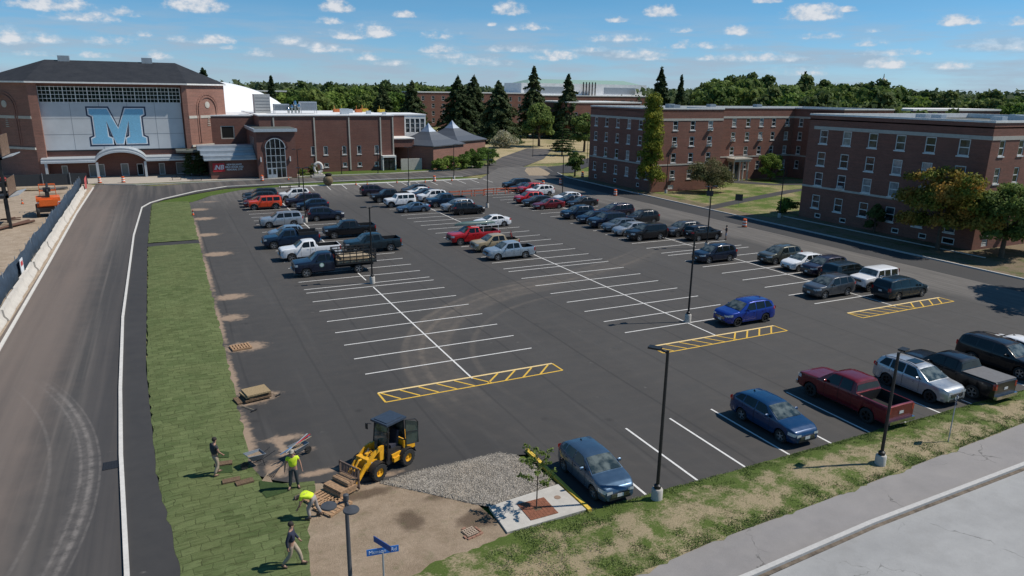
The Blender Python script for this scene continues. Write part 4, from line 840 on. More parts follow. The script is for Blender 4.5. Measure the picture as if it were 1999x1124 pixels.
# (kind, x centre, y centre, rotation, colour, label, category, kwargs)
Pi = PI
FLEET = [
 # front row along the verge
 ('hatch', (-.45+.85, -16.05), Pi/2, 'steel', 'steel blue compact hatchback beside the yellow kerb', 'hatchback', {}),
 ('cross', (11.5, -15.35), Pi/2, 'hblue', 'shiny blue hatchback in the front row, two bays from the lamp post', 'hatchback', {}),
 ('pickup', (17.4, -15.25), -Pi/2, 'crim', 'dark red pickup truck with empty open bed backed to the verge', 'pickup truck', {'rim': 'dark'}),
 ('suv', (22.8, -15.3), Pi/2, 'silver', 'silver crossover with a sunroof between red and black pickups', 'suv', {'rim': 'dark', 'sunroof': True}),
 ('pickup', (25.6, -15.6), -Pi/2, 'black', 'black pickup truck with grey covered bed by the verge', 'pickup truck', {'tonneau': True}),
 ('bigsuv', (31.1, -15.2), Pi/2, 'black', 'black three row suv at the right edge of the front row', 'suv', {}),
 ('sedan', (34.0, -15.0), Pi/2, 'white', 'white car half cut off at the right edge behind the black suv', 'car', {}),
 # near column of the right block
 ('suv', (22.9, K(-.45, 1)-.1), 0, 'blue', 'bright blue suv parked alone beside the yellow hatching', 'suv', {'rim': 'dark'}),
 ('suv', (34.9, 1.42), 0, 'grey', 'grey suv in front of the white boxy off-roader', 'suv', {}),
 ('van', (40.35, -1.3), Pi, 'teal', 'dark blue-grey minivan nearest the right-hand yellow hatching', 'minivan', {}),
 ('jeep', (40.6, 1.5), 0, 'white', 'white boxy off-roader behind the dark blue-grey minivan', 'off-road car', {}),
 ('bigsuv', (40.5, 4.2), Pi, 'teal', 'dark green-blue wagon behind the white off-roader', 'suv', {}),
 ('suv', (40.6, 6.9), 0, 'plum', 'dark suv with roof rack beside the white crossover', 'suv', {}),
 ('cross', (40.4, 9.3), 0, 'white', 'white crossover between the olive suv and the dark one', 'suv', {}),
 ('suv', (40.4, 12.3), 0, 'olive', 'olive brown suv at the far end of the right-hand group', 'suv', {}),
 ('suv', (34.5, 15.3), 0, 'navy', 'navy suv alone in its bay left of the olive suv', 'suv', {}),
 ('suv', (40.9, 24.6), Pi, 'black', 'black suv with the standing woman at its nose', 'suv', {}),
 ('suv', (40.2, 27.4), 0, 'grey', 'silver grey suv behind the black suv by the lamp post', 'suv', {}),
 ('bigsuv', (34.7, 27.2), 0, 'black', 'large black suv at the near end of the centre right cluster', 'suv', {}),
 ('cross', (34.6, 30.2), 0, 'silver', 'silver crossover tucked behind the large black suv', 'suv', {}),
 ('cross', (34.8, 32.9), 0, 'pblue2', 'blue-grey hatchback, third from the near end of the cluster', 'hatchback', {}),
 ('bigsuv', (34.8, 35.7), 0, 'navy', 'dark navy suv in the middle of the centre right cluster', 'suv', {}),
 ('cross', (34.8, 38.9), 0, 'navy', 'small dark blue hatchback, second from the far end of the cluster', 'hatchback', {}),
 ('suv', (34.6, 42.6), 0, 'dkblue', 'dark blue suv at the far end of the centre right cluster', 'suv', {}),
 ('suv', (40.5, 36.1), 0, 'dgrey', 'dark grey suv right of the navy suv in the cluster', 'suv', {}),
 ('van', (40.3, 41.9), 0, 'plum', 'dark purple minivan at the back right of the cluster', 'minivan', {}),
 ('sedan', (34.8, 51.2), 0, 'dkred', 'dark red sedan nearest in the far red group', 'sedan', {}),
 ('sedan', (40.6, 51.3), 0, 'dgrey', 'dark grey sedan next to the dark red sedan', 'sedan', {}),
 ('cross', (34.5, 54.2), 0, 'dgrey', 'charcoal hatchback between two red cars', 'hatchback', {}),
 ('suv', (34.7, 57.3), 0, 'red', 'small red suv behind the charcoal hatchback', 'suv', {}),
 ('cross', (40.7, 56.0), 0, 'white', 'white crossover behind the dark grey sedan', 'suv', {}),
 ('sedan', (39.7, 53.6), 0, 'navy', 'navy sedan half hidden behind the far lamp post', 'sedan', {}),
 ('suv', (40.1, 63.8), 0, 'white', 'white suv at the near end of the farthest row', 'suv', {}),
 ('suv', (40.0, 66.9), 0, 'red', 'bright red suv behind the white suv in the farthest row', 'suv', {}),
 ('sedan', (39.9, 69.6), 0, 'navy', 'dark blue sedan between the red suv and the far grey suv', 'sedan', {}),
 ('bigsuv', (40.0, 72.4), 0, 'dgrey', 'dark grey suv farthest back beside the orange barricade', 'suv', {}),
 # middle block
 ('midpick', (15.7, 24.6), 0, 'ltsilver', 'light silver-blue small pickup nearest in the middle block', 'pickup truck', {}),
 ('midpick', (15.9, 28.6), 0, 'tan', 'tan pickup with a bicycle on its bed', 'pickup truck', {'rim': 'dark'}),
 ('xcab', (15.2, 32.9), 0, 'red', 'bright red pickup with white ladder rack and canoe', 'pickup truck', {}),
 ('sedan', (21.3, 41.4), 0, 'white', 'white sedan behind the green canoe', 'sedan', {}),
 ('suv', (22.0, 51.1), Pi, 'black', 'black suv parked nose out in front of the silver suv', 'suv', {'rim': 'dark'}),
 ('suv', (21.6, 53.9), 0, 'silver', 'silver suv behind the black nose-out suv', 'suv', {}),
 ('pickup', (21.6, 58.6), 0, 'dkblue', 'dark blue pickup behind the silver suv', 'pickup truck', {}),
 ('suv', (21.4, 64.2), 0, 'white', 'white suv behind the dark blue pickup', 'suv', {}),
 ('cross', (21.3, 67.2), 0, 'navy', 'dark blue crossover behind the white suv', 'suv', {}),
 ('sedan', (21.3, 70.0), 0, 'white', 'white car far back in the middle block', 'car', {}),
 ('cross', (21.6, 73.0), 0, 'grey', 'silver grey car farthest back in the middle block', 'car', {}),
 ('coupe', (15.6, 55.6), 0, 'steel', 'low steel blue coupe at the front of the middle block', 'coupe', {}),
 ('jeep', (15.3, 60.8), 0, 'white', 'white two tone off-roader left of the dark blue pickup', 'off-road car', {}),
 ('pickup', (15.3, 66.0), 0, 'black', 'black pickup behind the white off-roader', 'pickup truck', {}),
 ('suv', (14.9, 73.1), Pi, 'plum', 'dark purple suv at the far left of the middle block', 'suv', {}),
 # left block
 ('pickup', (3.7, 33.0), 0, 'teal', 'dark blue-green pickup to the right of the white work pickup', 'pickup truck', {}),
 ('xcab', (-2.9, 32.1), 0, 'white', 'white work pickup behind the stake truck', 'pickup truck', {}),
 ('pickup', (3.3, 41.6), 0, 'black', 'black pickup right of the blue work truck', 'pickup truck', {}),
 ('xcab', (-3.7, 38.6), 0, 'dkblue', 'deep blue work truck with utility bed', 'pickup truck', {}),
 ('hatch', (-3.5, 43.3), 0, 'ltblue', 'light blue small car hidden behind the blue work truck', 'hatchback', {}),
 ('bigsuv', (-2.9, 50.9), 0, 'silver', 'long silver suv in the left block', 'suv', {}),
 ('suv', (3.0, 53.5), Pi, 'navy', 'navy suv nose out beside the long silver suv', 'suv', {}),
 ('cross', (3.0, 62.6), 0, 'dkblue', 'dark blue hatchback with sloping tail behind the navy suv', 'hatchback', {}),
 ('bigsuv', (2.4, 66.0), 0, 'plum', 'dark suv between the white crossover and the dark blue hatchback', 'suv', {}),
 ('suv', (2.3, 73.2), 0, 'white', 'white crossover in the left block beside the orange off-roader', 'suv', {}),
 ('jeep', (-3.0, 65.2), 0, 'orange', 'bright orange boxy off-roader in the left block', 'off-road car', {}),
 ('cross', (-3.4, 67.9), 0, 'dkred', 'dark red car just showing behind the orange off-roader', 'car', {}),
 ('suv', (-3.0, 71.0), 0, 'teal', 'dark suv, second from the far end of the left block', 'suv', {}),
 ('bigsuv', (-2.6, 73.9), 0, 'teal', 'dark suv at the far end of the left block', 'suv', {}),
]
PC['pblue2'] = PC['pblue']; PC['pblue2'] = ('blue_grey', (.12, .15, .18), .5); PC['ltsilver'] = ('silver_blue', (.33, .39, .44), .5)
for kind, pos, rz, colr, lab, cat, kw in FLEET:
    o = place_car(kind, pos, rz, PC[colr], lab, cat, GR, **kw)
    if colr == 'ltsilver': MIDPK = o
    if lab.startswith('bright red pickup'): REDPK = o
    if lab.startswith('tan pickup'): TANPK = o
    if lab.startswith('deep blue work'): BLUEPK = o
# utility bed on the blue work truck
b = MB()
for s in (-1, 1):
    b.box(3.6, s*.98-.06, 1.30, 5.7, s*.98+.06, 1.62); 
b.box(3.55, -1, 1.3, 3.62, 1, 1.75); b.tube([(5.65, -.95, 1.6), (5.65, .95, 1.6)], .03); b.build('utility_bed', M_blk, BLUEPK)
# stake bed truck
st = place_car('stake', (-5.65+1.8, 25.35), 0, PC['navy'], 'navy stake bed truck with dark slatted sides beside the lamp post', 'truck', GR)
b = MB(); b.box(3.6, -.45, .55, 7.3, .45, .85); b.build('chassis', M_under, st)
b = MB(); b.box(3.7, -1.15, .92, 7.45, 1.15, 1.06); b.build('flatbed', M_blk, st)
b = MB(); M_wood = mat('weathered_board', (.34, .27, .18), .85, var=.3, scale=9)
b.box(3.8, -1.05, 1.06, 7.3, 1.05, 1.3); b.box(4.2, -.8, 1.3, 6.7, .8, 1.55, rz=.05); b.build('load_of_boards', M_wood, st)
b = MB()
for s in (-1, 1):
    for i in range(7): b.box(3.74+i*.6, s*1.13-.03, 1.06, 3.81+i*.6, s*1.13+.03, 2.15)
    for z in (1.25, 1.55, 1.85, 2.10): b.box(3.72, s*1.13-.02, z, 7.43, s*1.13+.02, z+.10)
for i in range(5): b.box(7.38, -1.1+i*.53, 1.06, 7.43, -1.03+i*.53, 2.15)
for z in (1.25, 1.55, 1.85): b.box(7.39, -1.1, z, 7.43, 1.1, z+.10)
b.build('stake_side', M_blk, st)
b = MB(); b.box(3.64, -1.13, 1.0, 3.70, 1.13, 2.2); b.build('cab_guard', M_blk, st)
for s in (-1, 1): wheel(st, 5.75, s*.93, .42, s, M_rim, .34)
b = MB(); b.cyl((0, 0, 0), .20, .006, 20, 0, axis='y'); 
b.cyl((0, -.004, 0), .15, .006, 20, 1, axis='y'); o = b.build('door_emblem', [mat('emblem_green', (.25, .42, .33), .6), mat('emblem_white', (.6, .65, .62), .6)], st, loc=(2.4, -1.035, 1.05))
# lettering-free emblem on the white pickup is left as a plain round mark
# ladder rack + canoe on the red pickup
b = MB(); M_wm = mat('white_metal', (.75, .75, .74), .4)
for x in (3.75, 5.6):
    for s in (-1, 1): b.tube([(x, s*.92, 1.34), (x, s*.88, 2.0)], .03)
    b.tube([(x, -.92, 2.0), (x, .92, 2.0)], .03)
for s in (-1, 1): b.tube([(2.3, s*.86, 2.02), (5.7, s*.88, 2.0)], .028)
b.build('ladder_rack', M_wm, REDPK)
def canoe():
    b = MB(); n = 20; k = 9; vs = []
    for i in range(n+1):
        u = i/n*2-1; w = .43*(1-abs(u)**2.4)+.010; d = .34*(1-abs(u)**6*.55)
        for j in range(k+1):
            a = PI*j/k; vs.append((u*2.5, -w*math.cos(a), -.06*abs(u)**3+d*math.sin(a)**.7))
    b.add(vs, [(i*(k+1)+j, i*(k+1)+j+1, (i+1)*(k+1)+j+1, (i+1)*(k+1)+j) for i in range(n) for j in range(k)])
    return b
cn = canoe().build('canoe', mat('canoe_green', (.07, .12, .11), .45, coat=.3), smooth=60, loc=(REDPK.location.x+3.3, REDPK.location.y+.35, 2.05), rz=.02)
tag(cn, 'long green canoe turned upside down on the red pickup rack', 'canoe')
# bicycle on the tan pickup
def bicycle(loc, rz, label, tilt=0):
    t = thing('bicycle', label, 'bicycle', loc, rz); M_r = mat('bike_red', (.45, .03, .03), .4)
    for x in (-.5, .5):
        b = MB(); b.tube([(x+.33*math.cos(a), 0, .34+.33*math.sin(a)) for a in np.linspace(0, 2*PI, 17)], .018, 5)
        for a in np.linspace(0, PI, 5)[:-1]: b.tube([(x+.32*math.cos(a), 0, .34+.32*math.sin(a)), (x-.32*math.cos(a), 0, .34-.32*math.sin(a))], .004, 4)
        b.build('wheel', M_tyre, t)
    b = MB(); P = [(.5, 0, .34), (.05, 0, .36), (-.12, 0, .82), (.32, 0, .85), (-.5, 0, .34), (.4, 0, .95)]
    for i, j in ((1, 2), (2, 3), (1, 3), (4, 1), (4, 2), (3, 5), (3, 0)): b.tube([P[i], P[j]], .016, 6)
    b.build('frame', M_r, t); b = MB(); b.tube([(.4, -.25, 1.0), (.38, 0, .97), (.4, .25, 1.0)], .014, 6); b.build('handlebar', M_blk, t)
    b = MB(); b.box(-.24, -.06, .86, .02, .06, .90); b.build('saddle', M_blk, t)
bicycle((TANPK.location.x+4.55, TANPK.location.y+.1, .95), R_(75), 'red bicycle standing upright in the bed of the tan pickup')
# ---------------------------------------------------------------- buildings
def brickmat(name, c1, c2, mortar, bw=.30, bh=.10):
    t = NT(name); w = t.n('ShaderNodeTexBrick'); t.L.new(t.co('UV'), w.inputs['Vector'])
    for k, v in (('Scale', 1), ('Brick Width', bw), ('Row Height', bh), ('Mortar Size', .012), ('Mortar Smooth', .3), ('Bias', 0)): w.inputs[k].default_value = v
    w.inputs['Color1'].default_value = (*c1, 1); w.inputs['Color2'].default_value = (*c2, 1); w.inputs['Mortar'].default_value = (*mortar, 1)
    a = t.noise(.35, 6, .65, t.co('UV')); r = t.noise(1, 4, .6, t.co('UV', scale=(.25, 3.2, 1))); f = t.noise(2.2, 5, .7, t.co('UV', scale=(1, 2.5, 1)))
    c = t.mix(t.mr(a, .35, .68, 0, .35), w.outputs['Color'], tuple(x*.6 for x in c1)); c = t.mix(t.mr(r, .45, .7, 0, .35), c, tuple(min(1, x*1.45) for x in c2))
    c = t.mix(t.mr(f, .55, .8, 0, .35), c, tuple(x*.55 for x in c1))
    t.col(c); t.rough(.9); t.bump(w.outputs['Fac'], -.15, .01); return t.mat
M_brick = brickmat('brick_red', (.175, .064, .044), (.235, .092, .064), (.24, .17, .135))
M_brick2 = brickmat('brick_gym', (.150, .058, .046), (.195, .078, .058), (.21, .15, .12))
M_brick3 = brickmat('brick_tower', (.21, .092, .068), (.28, .125, .092), (.28, .21, .17))
M_stone = concrete('limestone', (.52, .49, .43)); M_trim = mat('white_trim', (.74, .73, .70), .6, var=.12, scale=2)
M_wframe = mat('window_frame_paint', (.70, .70, .67), .5, var=.15, scale=4); M_memb = mat('roof_membrane', (.72, .73, .73), .6, var=.08, scale=.6)
M_roofg = mat('roof_gravel', (.085, .095, .085), .95, var=.3, scale=.8); M_roofd = mat('dark_roof', (.03, .032, .034), .9, var=.3, scale=.8)
def slatemat():
    t = NT('slate_shingle'); w = t.n('ShaderNodeTexBrick'); t.L.new(t.co('UV'), w.inputs['Vector'])
    for k, v in (('Scale', 1), ('Brick Width', .5), ('Row Height', .22), ('Mortar Size', .012)): w.inputs[k].default_value = v
    w.inputs['Color1'].default_value = (.020, .023, .029, 1); w.inputs['Color2'].default_value = (.030, .034, .042, 1); w.inputs['Mortar'].default_value = (.015, .016, .02, 1)
    c = t.mix(t.mr(t.noise(.4, 6, .7, t.co('UV')), .35, .7), w.outputs['Color'], (.038, .041, .047)); t.col(c); t.rough(.9); t.b.inputs['Specular IOR Level'].default_value = .2; return t.mat
M_slate = slatemat(); M_metal = mat('grey_metal', (.36, .39, .42), .42, metal=.35, var=.12, scale=1.2); M_metl = mat('light_metal', (.50, .54, .57), .4, metal=.3, var=.1); M_dmet = mat('dark_metal', (.03, .03, .032), .5, metal=.3)
M_pole = mat('black_pole', (.018, .018, .019), .45, metal=.3, var=.2); M_copper = mat('copper_green', (.22, .34, .29), .7)
def glassmat(name, c1, c2, scale=.9):
    t = NT(name); o = t.n('ShaderNodeObjectInfo'); v = t.n('ShaderNodeVectorMath', operation='ADD'); t.L.new(t.co(), v.inputs[0]); 
    cx = t.n('ShaderNodeCombineXYZ'); t.L.new(t.m('MULTIPLY', o.outputs['Random'], 50.0), cx.inputs[0]); t.L.new(cx.outputs[0], v.inputs[1])
    nz = t.noise(scale, 3, .5, v.outputs[0]); t.col(t.mix(t.mr(nz, .40, .62), c1, c2)); t.rough(.08); t.b.inputs['Specular IOR Level'].default_value = .7; return t.mat
M_pane = glassmat('window_pane', (.018, .024, .026), (.10, .115, .12)); M_paned = glassmat('dark_pane', (.010, .014, .015), (.035, .045, .045)); M_blind = glassmat('blind_pane', (.22, .23, .23), (.34, .35, .34), 2)
def rings_grid(us, zs, openings, y=0.0):
    vs, fs = [], []; 
    idx = {}
    def vid(u, z):
        k = (round(u, 4), round(z, 4))
        if k not in idx: idx[k] = len(vs); vs.append((u, y, z))
        return idx[k]
    for i in range(len(us)-1):
        for j in range(len(zs)-1):
            cu, cz = (us[i]+us[i+1])/2, (zs[j]+zs[j+1])/2
            if any(a < cu < b and c < cz < d for a, b, c, d in openings): continue
            fs.append((vid(us[i], zs[j]), vid(us[i+1], zs[j]), vid(us[i+1], zs[j+1]), vid(us[i], zs[j+1])))
    return vs, fs
def wall_mesh(length, z0, z1, openings, depth=.18):
    us = sorted(set([0, length]+[o[0] for o in openings]+[o[1] for o in openings])); zs = sorted(set([z0, z1]+[o[2] for o in openings]+[o[3] for o in openings]))
    b = MB(); b.add(*rings_grid(us, zs, openings))
    for a, c, d, e in openings:
        b.quad((a, 0, d), (a, depth, d), (a, depth, e), (a, 0, e)); b.quad((c, 0, d), (c, depth, d), (c, depth, e), (c, 0, e))
        b.quad((a, 0, d), (c, 0, d), (c, depth, d), (a, depth, d)); b.quad((a, 0, e), (c, 0, e), (c, depth, e), (a, depth, e))
    return b
WM = {}
def window(parent, u, z, w, h, org, rz, pane=None, sill=True, cols=1, rows=2, fr=None, ac=False, fw=.11):
    key = (round(w, 2), round(h, 2), cols, rows, sill, fw, (fr or M_wframe).name)
    if key not in WM:
        b = MB(); y0, y1 = .05, .13
        b.box(0, y0, 0, fw, y1, h); b.box(w-fw, y0, 0, w, y1, h); b.box(fw, y0, 0, w-fw, y1, fw); b.box(fw, y0, h-fw, w-fw, y1, h)
        for i in range(1, cols): b.box(w*i/cols-fw/2, y0+.01, fw, w*i/cols+fw/2, y1-.01, h-fw)
        for j in range(1, rows): b.box(fw, y0+.012, h*j/rows-fw*.45, w-fw, y1-.012, h*j/rows+fw*.45)
        if sill: b.box(-.10, -.07, -.14, w+.10, .12, -.001)
        p = MB(); p.quad((fw, .105, fw), (w-fw, .105, fw), (w-fw, .105, h-fw), (fw, .105, h-fw))
        WM[key] = (b.mesh('window', fr or M_wframe), p)
    fm, pb = WM[key]; c, s = math.cos(rz), math.sin(rz)
    o = link('window', fm, parent, (org[0]+c*u, org[1]+s*u, org[2]+z), rz)
    pk = key+((pane or M_pane).name,)
    if pk not in WM: WM[pk] = pb.mesh('pane', pane or M_pane, fix=False)
    link('pane', WM[pk], o)
    if ac:
        b = WM.get('ac')
        if b is None:
            q = MB(); q.box(0, -.42, 0, .62, .1, .40); 
            for i in range(5): q.box(.04, -.43, .05+i*.07, .58, -.42, .075+i*.07, 1)
            b = WM['ac'] = q.mesh('air_conditioner', [M_trim, M_blk])
        link('air_conditioner', b, o, ((w-.62)/2, 0, .02))
    return o
def facade(bd, org, rz, length, height, wins, mt, name='wall', z0=0.0, **kw):
    "wins: (u, z, w, h, dict)"
    ops = [(u, u+w, z, z+h) for u, z, w, h, k in wins]
    o = wall_mesh(length, z0, height, ops).build(name, mt, bd, loc=org, rz=rz)
    for u, z, w, h, k in wins: window(bd, u, z, w, h, org, rz, **k)
    return o
rw = random.Random(77)
def hall_windows(us, rows=(2.0, 4.9, 7.7, 10.4), w=1.05, h=1.62, ac=(), blinds=.25):
    out = []
    for i, u in enumerate(us):
        for j, z in enumerate(rows):
            k = {}
            if rw.random() < blinds: k['pane'] = M_blind
            elif rw.random() < .4: k['pane'] = M_paned
            if (i, j) in ac: k['ac'] = True
            out.append((u-w/2, z, w, h, k))
    return out
def band(bd, org, rz, length, z, h, out=.05, mt=None, u0=0, name='stone_band'):
    b = MB(); b.box(u0, -out, z, length, .0-.003+0.0, z+h); return b.build(name, mt or M_stone, bd, loc=org, rz=rz)
# --- far hall (four storeys, L shaped) beyond the courtyard
h1 = thing('brick_hall', 'four storey brick hall with a columned porch across the courtyard', 'building', (60, 60.5, 0))
def loc1(x, y): return (x-60, y-60.5, 0)
base_w = [(u-.45, .45, .9, .7, {'rows': 1, 'pane': M_paned, 'sill': False}) for u in (2.6, 9.3, 16.5)]
fr = hall_windows([2.1, 5.75, 9.4, 12.95, 16.4, 19.0][:6])
facade(h1, loc1(60, 81), -PI/2, 20.5, 14.0, fr+base_w, M_brick)
band(h1, loc1(60, 81), -PI/2, 20.5, 12.0, .38); band(h1, loc1(60, 81), -PI/2, 20.5, 4.45, .24)
facade(h1, loc1(60, 60.5), 0, 14.8, 14.0, hall_windows([4.35, 8.1, 12.0], ac=((0, 0), (0, 2), (2, 2), (2, 3)))+[(3.6, .35, 1.2, .7, {'rows': 4, 'sill': False})], M_brick)
band(h1, loc1(60, 60.5), 0, 14.8, 12.0, .38); band(h1, loc1(60, 60.5), 0, 14.8, 4.45, .24)
facade(h1, loc1(74.8, 60.5), PI/2, 9.5, 14.0, [], M_brick)
facade(h1, loc1(74.8, 70), 0, 27.2, 14.0, hall_windows([11.4, 15.0, 18.5, 21.8, 25.5], ac=((0, 2), (2, 2), (4, 3)))+[(11, 2, .01, .01, {})][:0], M_brick)
band(h1, loc1(74.8, 70), 0, 27.2, 12.0, .38); band(h1, loc1(74.8, 70), 0, 27.2, 4.45, .24)
facade(h1, loc1(102, 70), -PI/2, 12, 14.0, hall_windows([2.0, 5.6, 9.4]), M_brick); band(h1, loc1(102, 70), -PI/2, 12, 12.0, .38); band(h1, loc1(102, 70), -PI/2, 12, 4.45, .24)
facade(h1, loc1(102, 58), 0, 14, 14.0, hall_windows([3, 7, 11]), M_brick); band(h1, loc1(102, 58), 0, 14, 12.0, .38)
facade(h1, loc1(60, 81), 0, 56, 14.0, [], M_brick); facade(h1, loc1(116, 58), PI/2, 23, 14.0, [], M_brick)
b = MB()
foot = [(60, 60.5), (74.8, 60.5), (74.8, 70), (102, 70), (102, 58), (116, 58), (116, 81), (60, 81)]
b.prism([(x-60, y-60.5) for x, y in foot], 13.45, 13.55, 0); b.build('roof', M_roofg, h1)
def coping(bd, foot, off, z, m, w=.34, h=.22):
    b = MB(); n = len(foot); a = sum(foot[i][0]*foot[(i+1) % n][1]-foot[(i+1) % n][0]*foot[i][1] for i in range(n)); sg = 1 if a > 0 else -1
    def o_(d):
        out = []
        for i in range(n):
            p, q, r = Vector(foot[i-1]), Vector(foot[i]), Vector(foot[(i+1) % n]); e1 = (q-p).normalized(); e2 = (r-q).normalized()
            n1 = Vector((e1.y, -e1.x))*sg; n2 = Vector((e2.y, -e2.x))*sg; k = (n1+n2); k = k/max(.2, k.dot(n1)) if True else k
            out.append((q.x+k.x*d-off[0], q.y+k.y*d-off[1]))
        return out
    A, B = o_(.07), o_(-w)
    for i in range(n):
        j = (i+1) % n
        b.quad((*A[i], z+h), (*A[j], z+h), (*B[j], z+h), (*B[i], z+h)); b.quad((*A[i], z), (*A[j], z), (*A[j], z+h), (*A[i], z+h)); b.quad((*B[i], z-.4), (*B[j], z-.4), (*B[j], z+h), (*B[i], z+h)); b.quad((*A[i], z), (*A[j], z), (*B[j], z), (*B[i], z))
    return b.build('coping', m, bd)
coping(h1, foot, (60, 60.5), 13.9, M_trim)
b = MB(); 
for x, y in ((6, 3), (22, 12), (36, 14), (12, 12)): b.box(x, y, 13.56, x+1.4, y+1.2, 14.6)
b.build('roof_vent', M_metal, h1)
# porch
pc = MB(); pc.box(25.2, 7.4, 3.75, 29.4, 9.49, 4.2); pc.box(25.0, 7.2, 4.2, 29.6, 9.49, 4.42); pc.build('porch_roof', M_stone, h1)
for x in (25.5, 27.0, 27.9, 29.1): q = MB(); q.lathe([(.24, 0), (.20, .2), (.17, 3.5), (.24, 3.74)], (x, 7.8, 0), 12); q.build('column', M_stone, h1, smooth=40)
q = MB(); q.box(26.4, 9.36, 0.05, 28.2, 9.49, 3.0); q.build('door', mat('door_dark', (.04, .05, .05), .4), h1)
q = MB(); 
for i in range(16): q.box(25.1+i*.29, 7.3, 4.42, 25.13+i*.29, 7.33, 5.2)
q.box(25.1, 7.28, 5.18, 29.5, 7.34, 5.24); q.build('railing', M_dmet, h1)
# --- near hall
h2 = thing('brick_hall', 'nearest four storey brick hall at the right edge behind the yellowing tree', 'building', (65, 8, 0))
us2 = [2.6, 6.3, 10.15, 13.95, 17.75, 21.7]
facade(h2, (0, 24.6, 0), -PI/2, 24.6, 14.0, hall_windows(us2, (1.52, 4.58, 7.30, 10.22), 1.30, 1.82, ac=((1, 1),), blinds=.4)+[(u-.5, .25, 1.0, .62, {'rows': 1, 'pane': M_paned, 'sill': False}) for u in (3.2, 7.3, 15.0, 18.6)]+[(21.0, .2, 1.5, .75, {'rows': 1, 'pane': M_paned, 'sill': False, 'fw': .12})], M_brick)
band(h2, (0, 24.6, 0), -PI/2, 24.6, 12.08, .42, u0=.9); band(h2, (0, 24.6, 0), -PI/2, 24.6, 4.28, .26)
facade(h2, (0, 0, 0), 0, 34, 14.0, hall_windows([2.0, 5.5, 9.2, 12.6, 16], (1.55, 4.65, 7.35, 10.35), 1.0, 1.72, ac=((1, 1), (1, 0)))+[(1.6, .3, 1.1, .8, {'rows': 4, 'sill': False})], M_brick)
band(h2, (0, 0, 0), 0, 34, 12.08, .42); band(h2, (0, 0, 0), 0, 34, 4.28, .26)
facade(h2, (34, 0, 0), PI/2, 24.6, 14.0, [], M_brick); facade(h2, (34, 24.6, 0), PI, 34, 14.0, [], M_brick)
f2 = [(0, 0), (34, 0), (34, 24.6), (0, 24.6)]
b = MB(); b.prism(f2, 13.3, 13.45); b.build('roof', M_copper if False else M_roofg, h2); coping(h2, f2, (0, 0), 13.9, M_trim)
b = MB(); b.box(2.5, 6.5, 13.46, 8, 15.5, 13.52); b.build('roof_patch', M_roofd, h2)
for x, y in ((5, 11.5), (5.2, 9.6), (6.5, 3.2), (14, 5), (20, 9)): b = MB(); b.box(x, y, 13.46, x+1.0, y+1.3, 14.45); b.build('roof_vent', M_metl, h2)
# --- field house with chamfered corner towers
fh = thing('field_house', 'big brick field house with grey M wall and dark hipped roof', 'building', (-22, 115, 0))
def F(x, y): return (x+22, y-115)
cx = 7.2   # chamfer run
def fac(org, rz, length, h, wins=[], m=None, name='wall', z0=0): return facade(fh, (org[0]+22, org[1]-115, 0), rz, length, h, wins, m or M_brick3, name, z0)
fac((-34.2, 115), 0, 23.3, 16.8, [(1.9, 0.0, .95, 2.2, {'sill': False, 'rows': 1, 'pane': mat('door_grey', (.22, .22, .2), .6)}), (6.2, 0.0, 2.6, 2.3, {'sill': False, 'rows': 1, 'pane': MATS['door_grey']}), (11.5, 0, 1.3, 2.3, {'sill': False, 'rows': 1, 'pane': MATS['door_grey']}), (14.2, 0, 1.1, 2.2, {'sill': False, 'rows': 1, 'pane': M_seam}), (18, 0, 1.0, 2.2, {'sill': False, 'rows': 1, 'pane': MATS['door_grey']}), (21, 0, 2.1, 2.3, {'sill': False, 'rows': 1, 'pane': MATS['door_grey']})], M_brick2)
b = MB(); b.box(-12.2, -.12, 5.0, 10.8, -.003, 13.45); o = b.build('panel_wall', [mat('grey_panel', (.52, .545, .56), .55, var=.07, scale=.4)], fh)
b = MB()
for i in range(1, 5): b.box(-12.2+i*4.6-.03, -.132, 5.0, -12.2+i*4.6+.03, -.121, 13.45)
for z in (7.8, 10.6): b.box(-12.2, -.134, z-.03, 10.8, -.1215, z+.03)
b.build('panel_joint', mat('joint', (.2, .22, .24), .7), fh)
b = MB(); b.box(-12.2, -.16, 4.75, 10.8, -.003, 4.99); b.build('panel_base', M_dmet, fh)
# ribbon of high windows
b = MB(); b.quad((-12.2, -.02, 13.5), (10.8, -.02, 13.5), (10.8, -.02, 16.3), (-12.2, -.02, 16.3)); b.build('window_band', mat('band_glass', (.012, .02, .014), .25, spec=.15, var=.8, scale=.35), fh, fix=False)
b = MB(); n = 12
for i in range(n+1): b.box(-12.2+i*23/n-.07, -.14, 13.5, -12.2+i*23/n+.07, -.025, 16.3)
for i in range(n*3):
    if i % 3: b.box(-12.2+i*23/n/3-.03, -.10, 13.5, -12.2+i*23/n/3+.03, -.026, 16.3)
for z in (13.5, 14.15, 14.85, 15.5, 16.2): b.box(-12.2, -.12, z-.04, 10.8, -.0245, z+.05)
b.build('window_mullions', M_wframe, fh)
